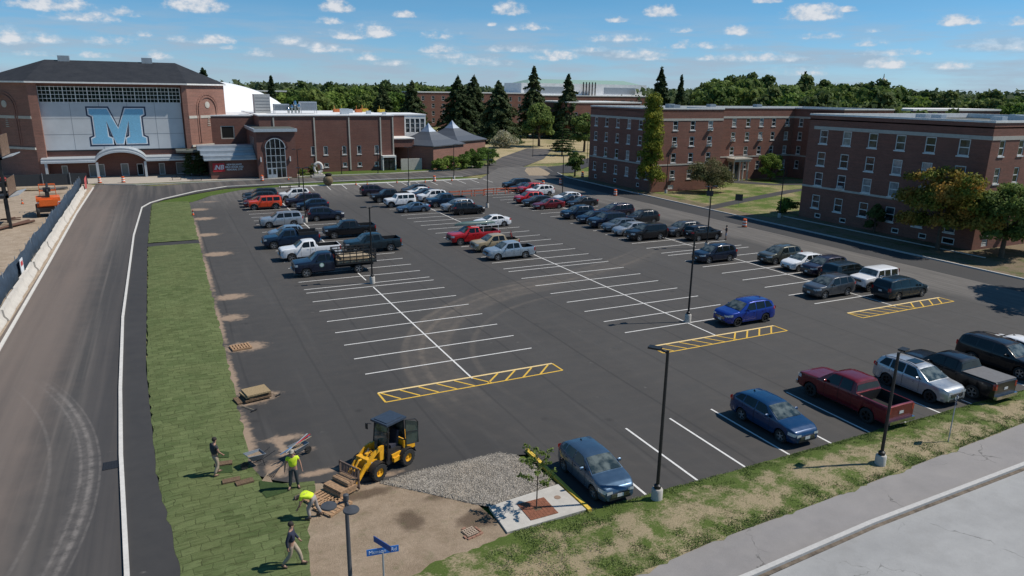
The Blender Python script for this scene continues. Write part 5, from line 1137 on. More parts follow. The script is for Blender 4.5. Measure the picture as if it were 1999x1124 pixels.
# towers: left pier (lit side), left chamfer, right pier, right chamfer
fac((-35.6, 114.0), 0, 1.4, 16.8, m=M_brick3); fac((-34.2, 114.0), PI/2, 1.6, 16.8, m=M_brick3)
fac((-10.9, 115.6), -PI/2, 1.6, 16.8, m=M_brick3); fac((-10.9, 114), 0, .9, 16.8, m=M_brick3)
ln = cx*math.sqrt(2)
fac((-10, 114), PI/4, ln, 16.8, m=M_brick3); fac((-35.6-cx*1.2, 114+cx*1.2), -PI/4, ln*1.2, 16.8, m=M_brick3)
XR_, YR_ = -10+cx, 114+cx; XL_, YL_ = -35.6-cx*1.2, 114+cx*1.2
fac((XR_, YR_), PI/2, 16, 16.8, m=M_brick3); fac((XL_, YL_+16), -PI/2, 16, 16.8, m=M_brick3)
def chbox(a, rz, u0, u1, z0, z1, out, m, name):
    b = MB(); b.box(u0, -out, z0, u1, -.004, z1); b.build(name, m, fh, loc=(a[0]+22, a[1]-115, 0), rz=rz)
for a, rz, l in (((-10, 114), PI/4, ln), ((-35.6-cx*1.2, 114+cx*1.2), -PI/4, ln*1.2)):
    chbox(a, rz, 0, l, 10.6, 11.1, .08, M_stone, 'stone_band'); chbox(a, rz, 0, l, 5.2, 5.6, .22, M_stone, 'tower_ledge')
    for w_, z0, z1, dpt, nm in ((5.4, 5.9, 15.0, .10, 'arch_surround'), (4.5, 6.0, 14.5, .18, 'arch_surround')):
        b = MB(); c = l/2; hw_ = w_/2; k = 14; t_ = .30
        pts = [(c-hw_, z0)]+[(c-hw_*math.cos(PI*i/k), z1-hw_+hw_*math.sin(PI*i/k)) for i in range(k+1)]+[(c+hw_, z0)]
        for (x0, za), (x1, zb) in zip(pts[:-1], pts[1:]):
            d = math.hypot(x1-x0, zb-za); nx, nz = -(zb-za)/d*t_, (x1-x0)/d*t_
            b.add([(x0, -dpt, za), (x1, -dpt, zb), (x1+nx, -dpt, zb+nz), (x0+nx, -dpt, za+nz), (x0, 0, za), (x1, 0, zb), (x1+nx, 0, zb+nz), (x0+nx, 0, za+nz)], ((0, 1, 2, 3), (0, 4, 5, 1), (3, 2, 6, 7)))
        b.build(nm, M_brick3, fh, loc=(a[0]+22, a[1]-115, 0), rz=rz)
    b = MB(); b.cyl((l/2, -.1, 13.1), .62, .1, 16, axis='y'); b.cyl((l/2, -.12, 13.1), .38, .1, 16, axis='y')
    for i in range(6): b.box(l/2-.4+.05*i, -.1, 10.2-.0*i+(-1.1+i*.33), l/2+.4-.05*i, -.02, 10.3+(-1.1+i*.33))
    b.build('carved_medallion', M_stone, fh, loc=(a[0]+22, a[1]-115, 0), rz=rz)
# hipped roof
ez = 16.8; ov = .5
E_ = [(-35.8, 113.5), (-9.8, 113.5), (XR_+.5, YR_-.2), (XR_+.5, YR_+19), (XL_-.5, YL_+19), (XL_-.5, YL_-.2)]
Rl, Rr = (-33.6, 126), (-11.2, 126)
v = [(*F(x, y), ez) for x, y in E_]+[(*F(*Rl), 21.1), (*F(*Rr), 21.1)]+[(*F(x, y), ez+.28) for x, y in E_]
b = MB(); b.add(v, ((8, 9, 7, 6), (9, 10, 7), (10, 11, 7), (11, 12, 6, 7), (12, 13, 6), (13, 8, 6))); b.build('roof', M_slate, fh)
b = MB(); b.add(v, [(i, (i+1) % 6, 8+(i+1) % 6, 8+i) for i in range(6)]+[(5, 4, 3, 2, 1, 0)]); b.build('eaves', M_trim, fh)
for x in (-30.5, -16.3): b = MB(); b.box(x+22-.9, 10.2, 20.2, x+22+1.0, 11.8, 21.9); b.build('roof_unit', M_metal, fh)
# block M
MP = [(0, 0), (0, .15), (.10, .20), (.10, .80), (0, .85), (0, 1), (.47, 1), (.71, .42), (.95, 1), (1.42, 1), (1.42, .85), (1.32, .80), (1.32, .20), (1.42, .15), (1.42, 0), (.90, 0), (.90, .15), (1.0, .20), (1.0, .66), (.80, 0), (.62, 0), (.42, .66), (.42, .20), (.52, .15), (.52, 0)]
def offset(P, d):
    n = len(P); out = []; a = sum(P[i][0]*P[(i+1) % n][1]-P[(i+1) % n][0]*P[i][1] for i in range(n)); sg = 1 if a > 0 else -1
    for i in range(n):
        p, q, r = Vector(P[i-1]), Vector(P[i]), Vector(P[(i+1) % n]); e1 = (q-p).normalized(); e2 = (r-q).normalized()
        n1 = Vector((e1.y, -e1.x))*sg; n2 = Vector((e2.y, -e2.x))*sg; k = n1+n2; k = k/max(.55, k.dot(n1)); out.append((q.x+k.x*d, q.y+k.y*d))
    return out
mlet = thing('block_letter_sign', 'huge light blue block letter M on the grey wall', 'sign', (-26.75, 114.86, 6.05))
mh = 6.3
for nm, d, y, m in (('outline', .07, .0, mat('sign_navy', (.02, .035, .075), .5)), ('white_edge', .028, -.03, mat('sign_white', (.72, .75, .78), .5)), ('letter', -.004, -.06, mat('sign_blue', (.20, .47, .66), .5))):
    P_ = offset(MP, d); b = MB(); n = len(P_); vv = [(x*mh, y, z*mh) for x, z in P_]+[(x*mh, .0-.02+.02, z*mh) for x, z in P_]
    b.add(vv, [tuple(range(n))]+[(i, (i+1) % n, n+(i+1) % n, n+i) for i in range(n)]); b.build(nm, m, mlet, fix=False) if False else b.build(nm, m, mlet)
# canopy with arch and columns
def canopy():
    t = thing('canopy', 'long grey metal canopy with a central arch along the field house', 'canopy', (-22.4, 112, 0))
    path = [(-12.6, 2.9)]+[(-4.2, 2.9)]+[(4.4*math.sin(a), 2.9+1.75*(math.cos(a)-math.cos(R_(72)))/(1-math.cos(R_(72)))) for a in np.linspace(-R_(72), R_(72), 15)]+[(4.2, 2.9), (17.2, 2.9)]
    b = MB()
    for (x0, z0), (x1, z1) in zip(path[:-1], path[1:]):
        for (ya, za, yb, zb, m) in ((-.2, 0, -.2, .35, 0), (-.2, .35, .05, .42, 0), (.05, .42, .05, .75, 1), (.05, .75, 2.9, .95, 0), (-.2, 0, 2.9, 0, 1)):
            b.add([(x0, ya, z0+za), (x1, ya, z1+za), (x1, yb, z1+zb), (x0, yb, z0+zb)], ((0, 1, 2, 3),), m)
    b.build('fascia', [M_metl, M_metal], t)
    for x in (-11.9, -3.95, 3.95, 11.6): b = MB(); b.box(x-.2, -.02, 0, x+.2, .34, 2.88); b.build('column', M_metl, t)
canopy()
# --- link block, steps of canopies and memorial gym
gy = thing('gym_building', 'long low brick gymnasium with white roof and tall arched entrance', 'building', (0, 109.5, 0))
def gf(org, rz, length, h, wins=[], m=None, z0=0, name='wall'): return facade(gy, (org[0], org[1]-109.5, 0), rz, length, h, wins, m or M_brick2, name, z0)
uw = [(x-2.2-.4, 3.45, .85, 1.75, dict(rows=1, pane=M_pane)) for x in (12.2, 14.7, 18.5, 21.6, 25.3)]+[(x-2.2-.4, .95, .85, .85, dict(rows=1)) for x in (12.1, 14.7, 18.5, 21.6, 25.2)]
gf((2.2, 109.5), 0, 26.9, 11.2, uw)
gf((2.2, 118), -PI/2, 8.5, 11.2); gf((29.1, 109.5), PI/2, 30, 11.2)
for x in (4.9, 12.7, 19.7, 26.3, 28.95): b = MB(); b.box(x-.13, -.12, .3, x+.13, -.004, 10.95); b.build('pilaster_strip', M_stone, gy)
gf((-6.5, 118), 0, 8.7, 10.9, [(2.2, 6.4, 2.6, 2.6, dict(rows=1, sill=False, pane=M_seam, fr=M_stone, fw=.2))])
gf((-12, 121), 0, 20, 11.0)
b = MB(); b.box(2.0, -.2, 11.2, 29.3, 30, 11.42); b.box(-12, 8.4, 10.9, 2.0, 30, 11.12); b.build('roof', M_memb, gy)
# entrance portal
pw = wall_mesh(7.0, 0, 8.6, [(1.5, 5.0, 0, 5.6)], .5); pw.build('portal_wall', M_brick3 if False else M_brick2, gy, loc=(.6, -7.5, 0))
# arch top infill built from wedge pieces around a half circle
gf((.6, 118), -PI/2, 16, 8.6, [(5+i*1.9, 3.2, .9, 4.2, dict(rows=3, sill=False, pane=M_paned)) for i in range(4)]); gf((7.6, 102), PI/2, 7.5, 8.6)
b = MB(); b.box(.2, -7.95, 8.6, 8.0, 8.4, 9.15, 0); b.build('portal_roof', [M_metl], gy)
b = MB(); b.box(.5, -7.5, 9.152, 7.8, 8.3, 9.2); b.build('portal_deck', M_roofg, gy)
def arch_window():
    c, r, zc = 3.25+.6, 1.75, 5.6
    b = MB(); n = 20   # brick spandrel disc removed: glass half disc set proud with dark ring
    b.add([(c, -7.56, zc)]+[(c+r*math.cos(PI*i/n), -7.56, zc+r*math.sin(PI*i/n)) for i in range(n+1)], [(0, i+1, i+2) for i in range(n)]); b.quad((c-r, -7.46, .1), (c+r, -7.46, .1), (c+r, -7.46, zc), (c-r, -7.46, zc))
    b.build('arched_glass', M_paned, gy, fix=False)
    b = MB()
    for i in range(n):
        a0, a1 = PI*i/n, PI*(i+1)/n
        for r0, r1, y, m in ((r-.02, r+.12, -7.68, 0), (r+.12, r+.55, -7.60, 1)):
            b.add([(c+r0*math.cos(a0), y, zc+r0*math.sin(a0)), (c+r1*math.cos(a0), y, zc+r1*math.sin(a0)), (c+r1*math.cos(a1), y, zc+r1*math.sin(a1)), (c+r0*math.cos(a1), y, zc+r0*math.sin(a1))]+[(c+r_*math.cos(a_), -7.5, zc+r_*math.sin(a_)) for r_, a_ in ((r0, a0), (r1, a0), (r1, a1), (r0, a1))], ((0, 1, 2, 3), (0, 4, 7, 3), (1, 5, 6, 2)), m)
    b.build('arch_ring', [M_metl, mat('dark_brick', (.09, .04, .035), .9)], gy)
    b = MB()
    for x in (-1.72, -.87, 0, .87, 1.72):
        top = zc+math.sqrt(max(0, r*r-x*x)); b.box(c+x-.05, -7.66, 0.05, c+x+.05, -7.57, top)
    for z in (1.9, 3.0, 4.2, 5.55): b.box(c-r, -7.645, z-.045, c+r, -7.575, z+.045)
    b.build('arch_mullions', M_metl, gy)
    for x in (-1.68, -.82):
        b = MB(); b.box(c+x, -7.70, .05, c+x+.80, -7.66, 1.95); d = b.build('door', M_metl, gy); q = MB(); q.box(c+x+.14, -7.715, .75, c+x+.66, -7.705, 1.75); q.build('pane', M_paned, d)
    for x in (-2.7, 2.6): b = MB(); b.box(c+x-.1, -7.72, 3.1, c+x+.1, -7.51, 4.0); b.build('wall_lamp', M_trim, gy)
arch_window()
# low sign wall wing with stepped canopies
gf((-7.6, 104.2), 0, 8.2, 3.4); gf((-7.6, 118), -PI/2, 13.8, 3.4)
for i, (z, y) in enumerate(((3.4, -5.9), (4.2, -3.8), (5.0, -2.0))):
    b = MB(); b.box(-8.6-(i*.4), y, z, .55, y+3.4, z+.22, 0); b.box(-8.6-(i*.4), y+.5, z+.22, .5, y+4, z+.8, 1); b.build('stepped_canopy', [M_metl, M_metal], gy)
b = MB(); b.box(-13, -1.0, 4.6, -4, 8.4, 4.9); b.build('low_roof', M_roofg, gy)
def text(body, size, m, loc, parent, name, rz=0, ext=.01, bold=False, shear=0, sx=1, tilt=PI/2):
    c = bpy.data.curves.new(name, 'FONT'); c.body = body; c.size = size; c.extrude = ext; c.align_x = 'CENTER'; c.align_y = 'CENTER'; c.shear = shear
    if bold: c.offset = size*.02
    o = bpy.data.objects.new(name, c); COL.objects.link(o); dg = bpy.context.evaluated_depsgraph_get(); me = bpy.data.meshes.new_from_object(o.evaluated_get(dg)); bpy.data.objects.remove(o); 
    me.materials.clear(); me.materials.append(m); q = link(name, me, parent); q.location = loc; q.rotation_euler = (tilt, 0, rz); q.scale = (sx, 1, 1); return q
sg = thing('entrance_sign', 'red and white lettered sign on the low brick wall by the entrance', 'sign', (-4.6, 104.1, 2.1))
b = MB(); b.box(-2.6, -.06, -.78, -.55, .08, .78); b.build('red_panel', mat('sign_red', (.50, .02, .03), .5), sg)
text('NB', 1.15, MATS['sign_white'], (-1.5, -.075, 0), sg, 'logo', bold=True, shear=.25, ext=.01)
b = MB()
for i in range(4): b.box(-2.42+i*.07, -.072, -.38+i*.22, -1.9+i*.06, -.061, -.31+i*.22)
b.build('logo_bars', MATS['sign_white'], sg)
text('NEW BALANCE\nFIELD HOUSE AND\nMEMORIAL GYM', .46, MATS['sign_white'], (1.15, -.02, 0), sg, 'lettering', bold=True, ext=.02, sx=.82)
# gym rear annex with big windows and air conditioners, roof plant
an = thing('gym_annex', 'glazed white framed annex behind the gymnasium corner', 'building', (29.2, 118, 0))
facade(an, (0, 0, 0), 0, 5.0, 11.0, [], M_brick2); facade(an, (5.0, 0, 0), 0, 5.0, 11.0, [(.25+i*1.15, 7.2, 1.0, 3.1, dict(rows=3, sill=False, fw=.09)) for i in range(4)]+[(.25+i*1.15, 3.6, 1.0, 2.4, dict(rows=2, sill=False, fw=.09)) for i in range(4)], M_trim); facade(an, (10.0, 0, 0), PI/2, 12, 11, [], M_brick2)
b = MB(); b.box(-.1, -.1, 11, 10.1, 12, 11.25); b.build('roof', M_memb, an)
b = MB(); b.box(.1, -7.2, 4.6, 4.8, -.01, 6.3); b.build('balcony', M_brick2, an)
b = MB(); b.box(.0, -7.4, 6.3, 4.9, .0, 6.5); b.build('balcony_cap', M_trim, an)
def roof_unit(x, y, sx, sy, h, lab, m, legs=True, z=11.43):
    t = thing('rooftop_unit', lab, 'air handler', (x, y, z))
    b = MB(); z0 = .6 if legs else 0; b.box(0, 0, z0, sx, sy, z0+h); b.build('casing', m, t)
    if legs:
        for u in (.08, sx-.08):
            for v_ in (.08, sy-.08): q = MB(); q.cyl((u, v_, 0), .05, .6, 6); q.build('leg', M_metal, t)
    b = MB()
    for i in range(6): b.box(.1, -.02, z0+.15+i*(h-.3)/6, sx-.1, -.004, z0+.2+i*(h-.3)/6)
    b.build('louvre', M_dmet, t)
for i, (x, y, c) in enumerate(((20.5, 127, 0), (23, 131, 1), (25, 125, 0), (27.5, 129, 1), (28.3, 133, 0), (30.6, 126, 1))):
    t = MB(); t.box(x, y, 11.43, x+1.5, y+1.0, 12.1); t.tube([(x+.2, y, 11.43), (x+.2, y, 12.9)], .05, 5); tag(t.build('roofing_stack', [mat('tarp_yellow', (.55, .38, .04), .8) if c else mat('tarp_orange', (.55, .16, .05), .8)]), ('yellow' if c else 'orange')+' roofing bundle on the gym roof' + (', %s' % ['nearest the front', 'left of the row', 'in the middle of the row', 'toward the right', 'at the back', 'rightmost by the annex'][i]), 'roofing material')
roof_unit(6.3, 117, 3.0, 2.2, 1.3, 'dark louvred air handler on stilts on the gym roof, left one', M_metal)
roof_unit(11.6, 117, 3.3, 2.4, 1.8, 'louvred air handler on stilts on the gym roof, right one', M_metal)
roof_unit(2.9, 120.5, 3.1, 3, 4.1, 'tall plain grey ventilation tower beside the white dome', mat('tower_panel', (.40, .40, .39), .6, var=.06), legs=False, z=11.13)
t = thing('rooftop_vents', 'cluster of silver exhaust vents between two air handlers', 'vents', (10.2, 116.5, 11.43))
for x, h in ((-.5, 1.8), (.2, 2.6), (.9, 2.0), (-1.2, 1.2)): b = MB(); b.lathe([(.22, 0), (.22, h*.6), (.34, h*.65), (.34, h*.8), (.16, h)], (x, 0, 0), 10); b.build('exhaust_vent', M_chrome, t, smooth=40)
for i, (x, y, s1) in enumerate(((19, 112.5, 1.6), (22, 120, 1.2), (25, 115, .9), (27.5, 111.5, .7))):
    t = MB(); t.box(x, y, 11.43, x+s1, y+s1, 11.43+.7*s1); tag(t.build('roof_hatch', M_metl), ('low metal hatch on the white gym roof, %s' % ['largest, mid roof', 'farther back', 'toward the right end', 'smallest, at the front right corner'][i]), 'roof hatch')
# --- two pavilions with concave pyramid roofs
def pavilion(c, lab, sc_=1.0):
    rz = R_(33); t = thing('pavilion', lab, 'building', (c[0], c[1], 0), rz); a = 5.6*sc_; h = 4.9
    for k in range(4):
        q = Matrix.Rotation(k*PI/2, 3, 'Z') @ Vector((-a, -a, 0)); w = MB(); w.quad((0, 0, 0), (2*a, 0, 0), (2*a, 0, h), (0, 0, h)); w.build('wall', M_brick3, t, loc=q, rz=k*PI/2, fix=False)
    b = MB(); prof = [(a+.35, h-.1), (a+.35, h+.12), (a*.66, h+1.1), (a*.36, h+2.15), (a*.22, h+2.75), (a*.10, h+3.6), (.02, h+4.6)]
    for (r0, z0), (r1, z1) in zip(prof[:-1], prof[1:]):
        for k in range(4):
            Mx = Matrix.Rotation(k*PI/2, 3, 'Z'); b.add([Mx @ Vector(p) for p in ((-r0, -r0, z0), (r0, -r0, z0), (r1, -r1, z1), (-r1, -r1, z1))], ((0, 1, 2, 3),), 1 if r0 < a*.36 else 0)
    b.build('roof', [mat('lead_roof', (.10, .11, .125), .5, metal=.3, var=.2), mat('spire_metal', (.48, .53, .58), .35, metal=.6)], t)
    w = MB(); w.box(a+.004, -1.2, 2.6, a+.5, -.1, 3.9); 
    w = MB(); w.quad((a+.9, -1.3, 3.2), (a+.9, .1, 3.2), (a+.01, .1, 4.0), (a+.01, -1.3, 4.0)); w.build('awning', mat('awning_orange', (.60, .13, .06), .7), t)
    w = MB(); w.box(a+.004, -1.2, 2.2, a+.03, 0, 3.7); w.build('window', M_paned, t)
pavilion((38.5, 114.3), 'nearer brick pavilion with pointed grey pyramid roof'); pavilion((49.3, 127.6), 'farther brick pavilion with pointed grey pyramid roof', 1.05)
b = MB(); b.box(30.0, 107.6, 0, 34.6, 107.9, 2.4); tag(b.build('concrete_screen', M_stone), 'low pale screen wall with an arch by the side entrance', 'wall')
dr_ = thing('side_entrance', 'small white framed glass side entrance at the gym corner', 'entrance', (27.2, 109.3, 0)); b = MB(); b.box(-1.0, -1.2, 2.7, 1.9, .1, 3.1); b.box(-1, -1.1, 0, -.8, .1, 2.7); b.box(1.7, -1.1, 0, 1.9, .1, 2.7); b.build('frame', M_trim, dr_)
for x in (-.7, .5): b = MB(); b.box(x, -.9, .1, x+1.0, -.82, 2.4); b.build('glass_door', M_paned, dr_)
# --- dome
dm = MB(); n = 40; prof = [(31*math.cos(PI/2*i/16), 14.4*math.sin(PI/2*i/16)+4) for i in range(17)]; prof[-1] = (.01, 18.4); dm.lathe([(31, 0)]+prof, (0, 0, 0), 56, cap=False)
t = NT('dome_fabric'); w = t.n('ShaderNodeTexWave', wave_type='BANDS'); w.inputs['Scale'].default_value = .35; t.L.new(t.co(rot=(0, 0, .78)), w.inputs['Vector']); t.col(t.mix(t.mr(w.outputs[0], .0, .12, .35, 0), (.84, .85, .86), (.60, .63, .66))); t.rough(.5)
o = dm.build('sports_dome', t.mat, smooth=60, loc=(-5, 182, 0)); o.scale = (.86, 1, 1); tag(o, 'white air supported sports dome behind the field house', 'dome')
# --- distant buildings
def block(name, lab, x0, y0, x1, y1, h, m, wz=(), wu=(), top=None, ww=1.4, wh=2, topm=None):
    t = thing(name, lab, 'building', (x0, y0, 0)); w, d = x1-x0, y1-y0
    wins = [(u, z, ww, wh, dict(rows=2, sill=False, pane=M_paned)) for u in wu for z in wz]
    facade(t, (0, 0, 0), 0, w, h, wins, m); facade(t, (0, d, 0), -PI/2, d, h, [(u, z, ww, wh, dict(rows=2, sill=False)) for u in np.arange(2, d-3, 4) for z in wz], m); facade(t, (w, 0, 0), PI/2, d, h, [], m)
    b = MB(); b.box(-.2, -.2, h, w+.2, d+.2, h+.5); b.build('roof', topm or M_trim, t)
    return t
t = block('brick_dormitory', 'red brick building half hidden behind the dark spruces', 92, 285, 152, 305, 15.5, M_brick, (2, 5.2, 8.6, 12), list(np.arange(3, 56, 5.0)))
t = block('office_building', 'wide brick building with white upper storey and row of stacks', 150, 318, 262, 350, 14.5, M_brick, (2, 6, 10.2), list(np.arange(6, 106, 6.0)), ww=3, wh=2.2)
b = MB(); b.box(16, 6, 15, 100, 28, 21.3); b.build('upper_storey', M_memb, t); b = MB(); b.box(18, 5.9, 16, 43, 5.99, 19.5); b.box(70, 5.9, 16, 92, 5.99, 19.5); b.build('louvre_band', M_metal, t)
b = MB(); b.add([(20, 6, 21.3), (96, 6, 21.3), (90, 16, 23.6), (26, 16, 23.6), (20, 27, 21.3), (96, 27, 21.3)], ((0, 1, 2, 3), (3, 2, 5, 4), (0, 3, 4), (1, 5, 2))); b.build('upper_roof', M_copper, t)
for i in range(5): b = MB(); b.cyl((55+i*2.0, 4.6, 14.9), .35, 7.4, 8); b.build('stack', M_dmet, t)
block('brick_laboratory', 'low brick building with flat white roof beside the far hall', 118, 190, 150, 215, 12.8, M_brick, (3, 7.5), (3, 8, 13, 18, 23, 28))
block('brick_dormitory', 'small distant brick block left of the spruces above the dome', 14, 300, 40, 312, 15, M_brick, (4, 8, 12), list(np.arange(2, 24, 4.0)))
block('brick_house', 'distant brick building among trees right of the near hall roof', 262, 190, 285, 205, 10, M_brick, (2, 6), (3, 8, 13, 18))
block('flat_roof_building', 'dark flat roofed building at far right above the near hall', 175, 96, 215, 110, 12.8, M_brick2, (8,), (3, 9, 15, 21, 27))
cup = thing('cupola_tower', 'small stone cupola tower above the far right tree line', 'tower', (648, 470, 0))
b = MB(); b.box(-4, -4, 0, 4, 4, 22); b.build('shaft', M_stone, cup); b = MB(); b.lathe([(3.4, 22), (3.4, 29), (4.0, 29.2), (3.6, 31), (2.2, 33.6), (.6, 35), (.3, 39)], n=12); b.build('lantern', M_stone, cup, smooth=40)
# ---------------------------------------------------------------- vegetation
def leafmat(name, c1, c2, c3=None, tl=.35):
    if name in MATS: return MATS[name]
    t = NT(name); g = t.n('ShaderNodeNewGeometry'); o = t.n('ShaderNodeObjectInfo')
    c = t.mix(g.outputs['Random Per Island'], c1, c2)
    nz = t.noise(.45, 4, .6)
    c = t.mix(t.mr(nz, .42, .64, 0, .75), c, c3 or tuple(x*1.35 for x in c2))
    hs = t.n('ShaderNodeHueSaturation'); t.L.new(c, hs.inputs['Color']); t.L.new(t.mr(o.outputs['Random'], 0, 1, .485, .515), hs.inputs['Hue']); t.L.new(t.mr(o.outputs['Random'], 0, 1, 1.2, .8), hs.inputs['Value'])
    t.col(hs.outputs[0]); t.rough(.75); t.b.inputs['Specular IOR Level'].default_value = .2
    tr = t.n('ShaderNodeBsdfTranslucent'); t.L.new(hs.outputs[0], tr.inputs[0]); mx = t.n('ShaderNodeMixShader'); mx.inputs[0].default_value = tl
    t.L.new(t.b.outputs[0], mx.inputs[1]); t.L.new(tr.outputs[0], mx.inputs[2]); out = t.nt.nodes['Material Output']; t.L.new(mx.outputs[0], out.inputs[0])
    MATS[name] = t.mat; return t.mat
M_bark = mat('bark', (.10, .075, .055), .95, var=.35, scale=5, bump=.6)
L_dec = leafmat('leaf_green', (.075, .115, .028), (.14, .195, .05)); L_dark = leafmat('leaf_dark', (.052, .082, .026), (.11, .15, .048)); L_con = leafmat('needle', (.038, .064, .027), (.074, .105, .044), (.10, .13, .052), .3)
L_yel = leafmat('leaf_yellowing', (.09, .14, .022), (.22, .24, .035), (.45, .40, .05)); L_or = leafmat('leaf_turning', (.07, .12, .022), (.21, .23, .04), (.46, .27, .055)); L_olive = leafmat('leaf_olive', (.09, .105, .045), (.19, .20, .09), (.17, .13, .07))
L_br = leafmat('leaf_bright', (.075, .125, .022), (.14, .21, .042))
def cards(P, Nn, size, rs, aspect=1.0):
    n = len(P); r = rs.normal(size=(n, 3)); Nn = Nn+r*.55; Nn /= np.linalg.norm(Nn, axis=1)[:, None]
    a = np.cross(Nn, rs.normal(size=(n, 3))); a /= np.linalg.norm(a, axis=1)[:, None]; b_ = np.cross(Nn, a)
    s = (size*rs.uniform(.6, 1.3, n))[:, None]; a = a*s*.5; b_ = b_*s*.5*aspect
    V = np.stack([P-a-b_*.6, P+a-b_*.6*rs.uniform(.4, 1, (n, 1)), P+a*.7+b_, P-a*.8+b_*.7], 1).reshape(-1, 3); return V
def cardmesh(name, V, m):
    n = len(V)//4; me = bpy.data.meshes.new(name); me.vertices.add(n*4); me.vertices.foreach_set('co', V.astype('f').ravel()); me.loops.add(n*4); me.loops.foreach_set('vertex_index', np.arange(n*4, dtype='i'))
    me.polygons.add(n); me.polygons.foreach_set('loop_start', np.arange(0, n*4, 4, dtype='i')); me.update(calc_edges=True); me.materials.append(m); return me
def lobes_cards(lobes, n, size, rs, shell=.62):
    vol = np.array([l[3]*l[4]*l[5] for l in lobes])**.67; cnt = np.maximum(8, (n*vol/vol.sum()).astype(int)); PP = []; NN = []
    for l, k in zip(lobes, cnt):
        d = rs.normal(size=(k, 3)); d /= np.linalg.norm(d, axis=1)[:, None]; d[:, 2] = np.where(d[:, 2] < -.35, -d[:, 2]*.6, d[:, 2])
        r = rs.uniform(shell, 1.08, k)[:, None]; PP.append(np.array(l[:3])+d*r*np.array(l[3:6])); NN.append(d)
    return cards(np.concatenate(PP), np.concatenate(NN), size, rs)
def broad_lobes(h, r, rs, n=16, base=.28, ry=1.0, flat=1.0):
    out = [(0, 0, h*.60, r*.62, r*.62*ry, h*.30)]
    for i in range(n):
        a = 2.4*i+rs.uniform(-.5, .5); q = rs.uniform(.35, .78); z = h*rs.uniform(base+.08, .86); k = math.sqrt(max(.15, 1-((z/h-.55)/.48)**2)); s = rs.uniform(.22, .40)
        out.append((math.cos(a)*r*q*k, math.sin(a)*r*q*k*ry, z, r*s, r*s*ry, r*s*.85*flat))
    out.append((0, 0, h*.88, r*.3, r*.3*ry, h*.11)); return out
def trunk_mesh(h, r0, rs, spread, top=.72, limbs=7, ry=1):
    b = MB(); pts = [(0, 0, -.1), (rs.uniform(-.1, .1), rs.uniform(-.1, .1), h*.25), (rs.uniform(-.2, .2), rs.uniform(-.2, .2), h*.5), (0, 0, h*top)]; b.tube(pts, [r0*1.25, r0, r0*.7, r0*.25], 8)
    for i in range(limbs):
        a = 2*PI*i/limbs+rs.uniform(-.3, .3); z = h*rs.uniform(.22, .5); e = spread*rs.uniform(.5, .8)
        b.tube([(0, 0, z), (math.cos(a)*e*.5, math.sin(a)*e*.5*ry, z+h*.13), (math.cos(a)*e, math.sin(a)*e*ry, z+h*rs.uniform(.2, .32))], [r0*.45, r0*.28, r0*.08], 5)
    return b.mesh('trunk', M_bark, 60)
def conifer_cards(h, r, n, size, rs, droop=.25, power=.85):
    lv = max(14, int(h*1.5)); P = []; Nn = []
    for i in range(lv):
        f = (i+.5)/lv; z = h*(.10+.90*f); R = r*(1-f)**power*rs.uniform(.82, 1.15)+.12; nb = max(4, int(11*(1-f)+4))
        for j in range(nb):
            a = rs.uniform(0, 2*PI); Rb = R*rs.uniform(.65, 1.15); k = max(2, int(n/lv/nb*(1.7*(1-f)+.35)))
            t = rs.uniform(.15, 1, k)**.75; w = (rs.uniform(-1, 1, k))*(.32*Rb*(1.05-t)+.1)
            x = math.cos(a)*Rb*t-math.sin(a)*w; y = math.sin(a)*Rb*t+math.cos(a)*w; zz = z-droop*Rb*t**1.5+rs.uniform(-.12, .12, k)*size*2
            P.append(np.stack([x, y, zz], 1)); Nn.append(np.tile([math.cos(a)*.5, math.sin(a)*.5, .9], (k, 1)))
    k = 30; zt = h*rs.uniform(.93, 1.03, k); P.append(np.stack([rs.normal(0, .1, k), rs.normal(0, .1, k), zt], 1)); Nn.append(np.tile([0, 0, 1.], (k, 1)))
    return cards(np.concatenate(P), np.concatenate(Nn), size, rs, .55)
TP = {}
def tree_proto(key, fn):
    if key not in TP: TP[key] = fn()
    return TP[key]
def broadleaf(key, h, r, m, n=5000, size=.42, seed=1, nl=16, ry=1.0, base=.28, limbs=7):
    rs = np.random.RandomState(seed)
    return (cardmesh('crown', lobes_cards(broad_lobes(h, r, rs, nl, base, ry), n, size, rs), m), trunk_mesh(h, h*.022+.05, rs, r*.8, limbs=limbs, ry=ry))
def conifer(key, h, r, m, n=6000, size=.5, seed=1, droop=.25, power=.85):
    rs = np.random.RandomState(seed); b = MB(); b.tube([(0, 0, -.1), (0, 0, h*.5), (0, 0, h*.97)], [h*.018+.06, h*.012, .03], 7)
    return (cardmesh('crown', conifer_cards(h, r, n, size, rs, droop, power), m), b.mesh('trunk', M_bark, 60))
def plant(name, lab, cat, x, y, meshes, rz=0, sc_=1, group=None, z=0, szz=None):
    t = thing(name, lab, cat, (x, y, z), rz, group); t.scale = (sc_, sc_, szz or sc_); link('crown', meshes[0], t); link('trunk', meshes[1], t); return t
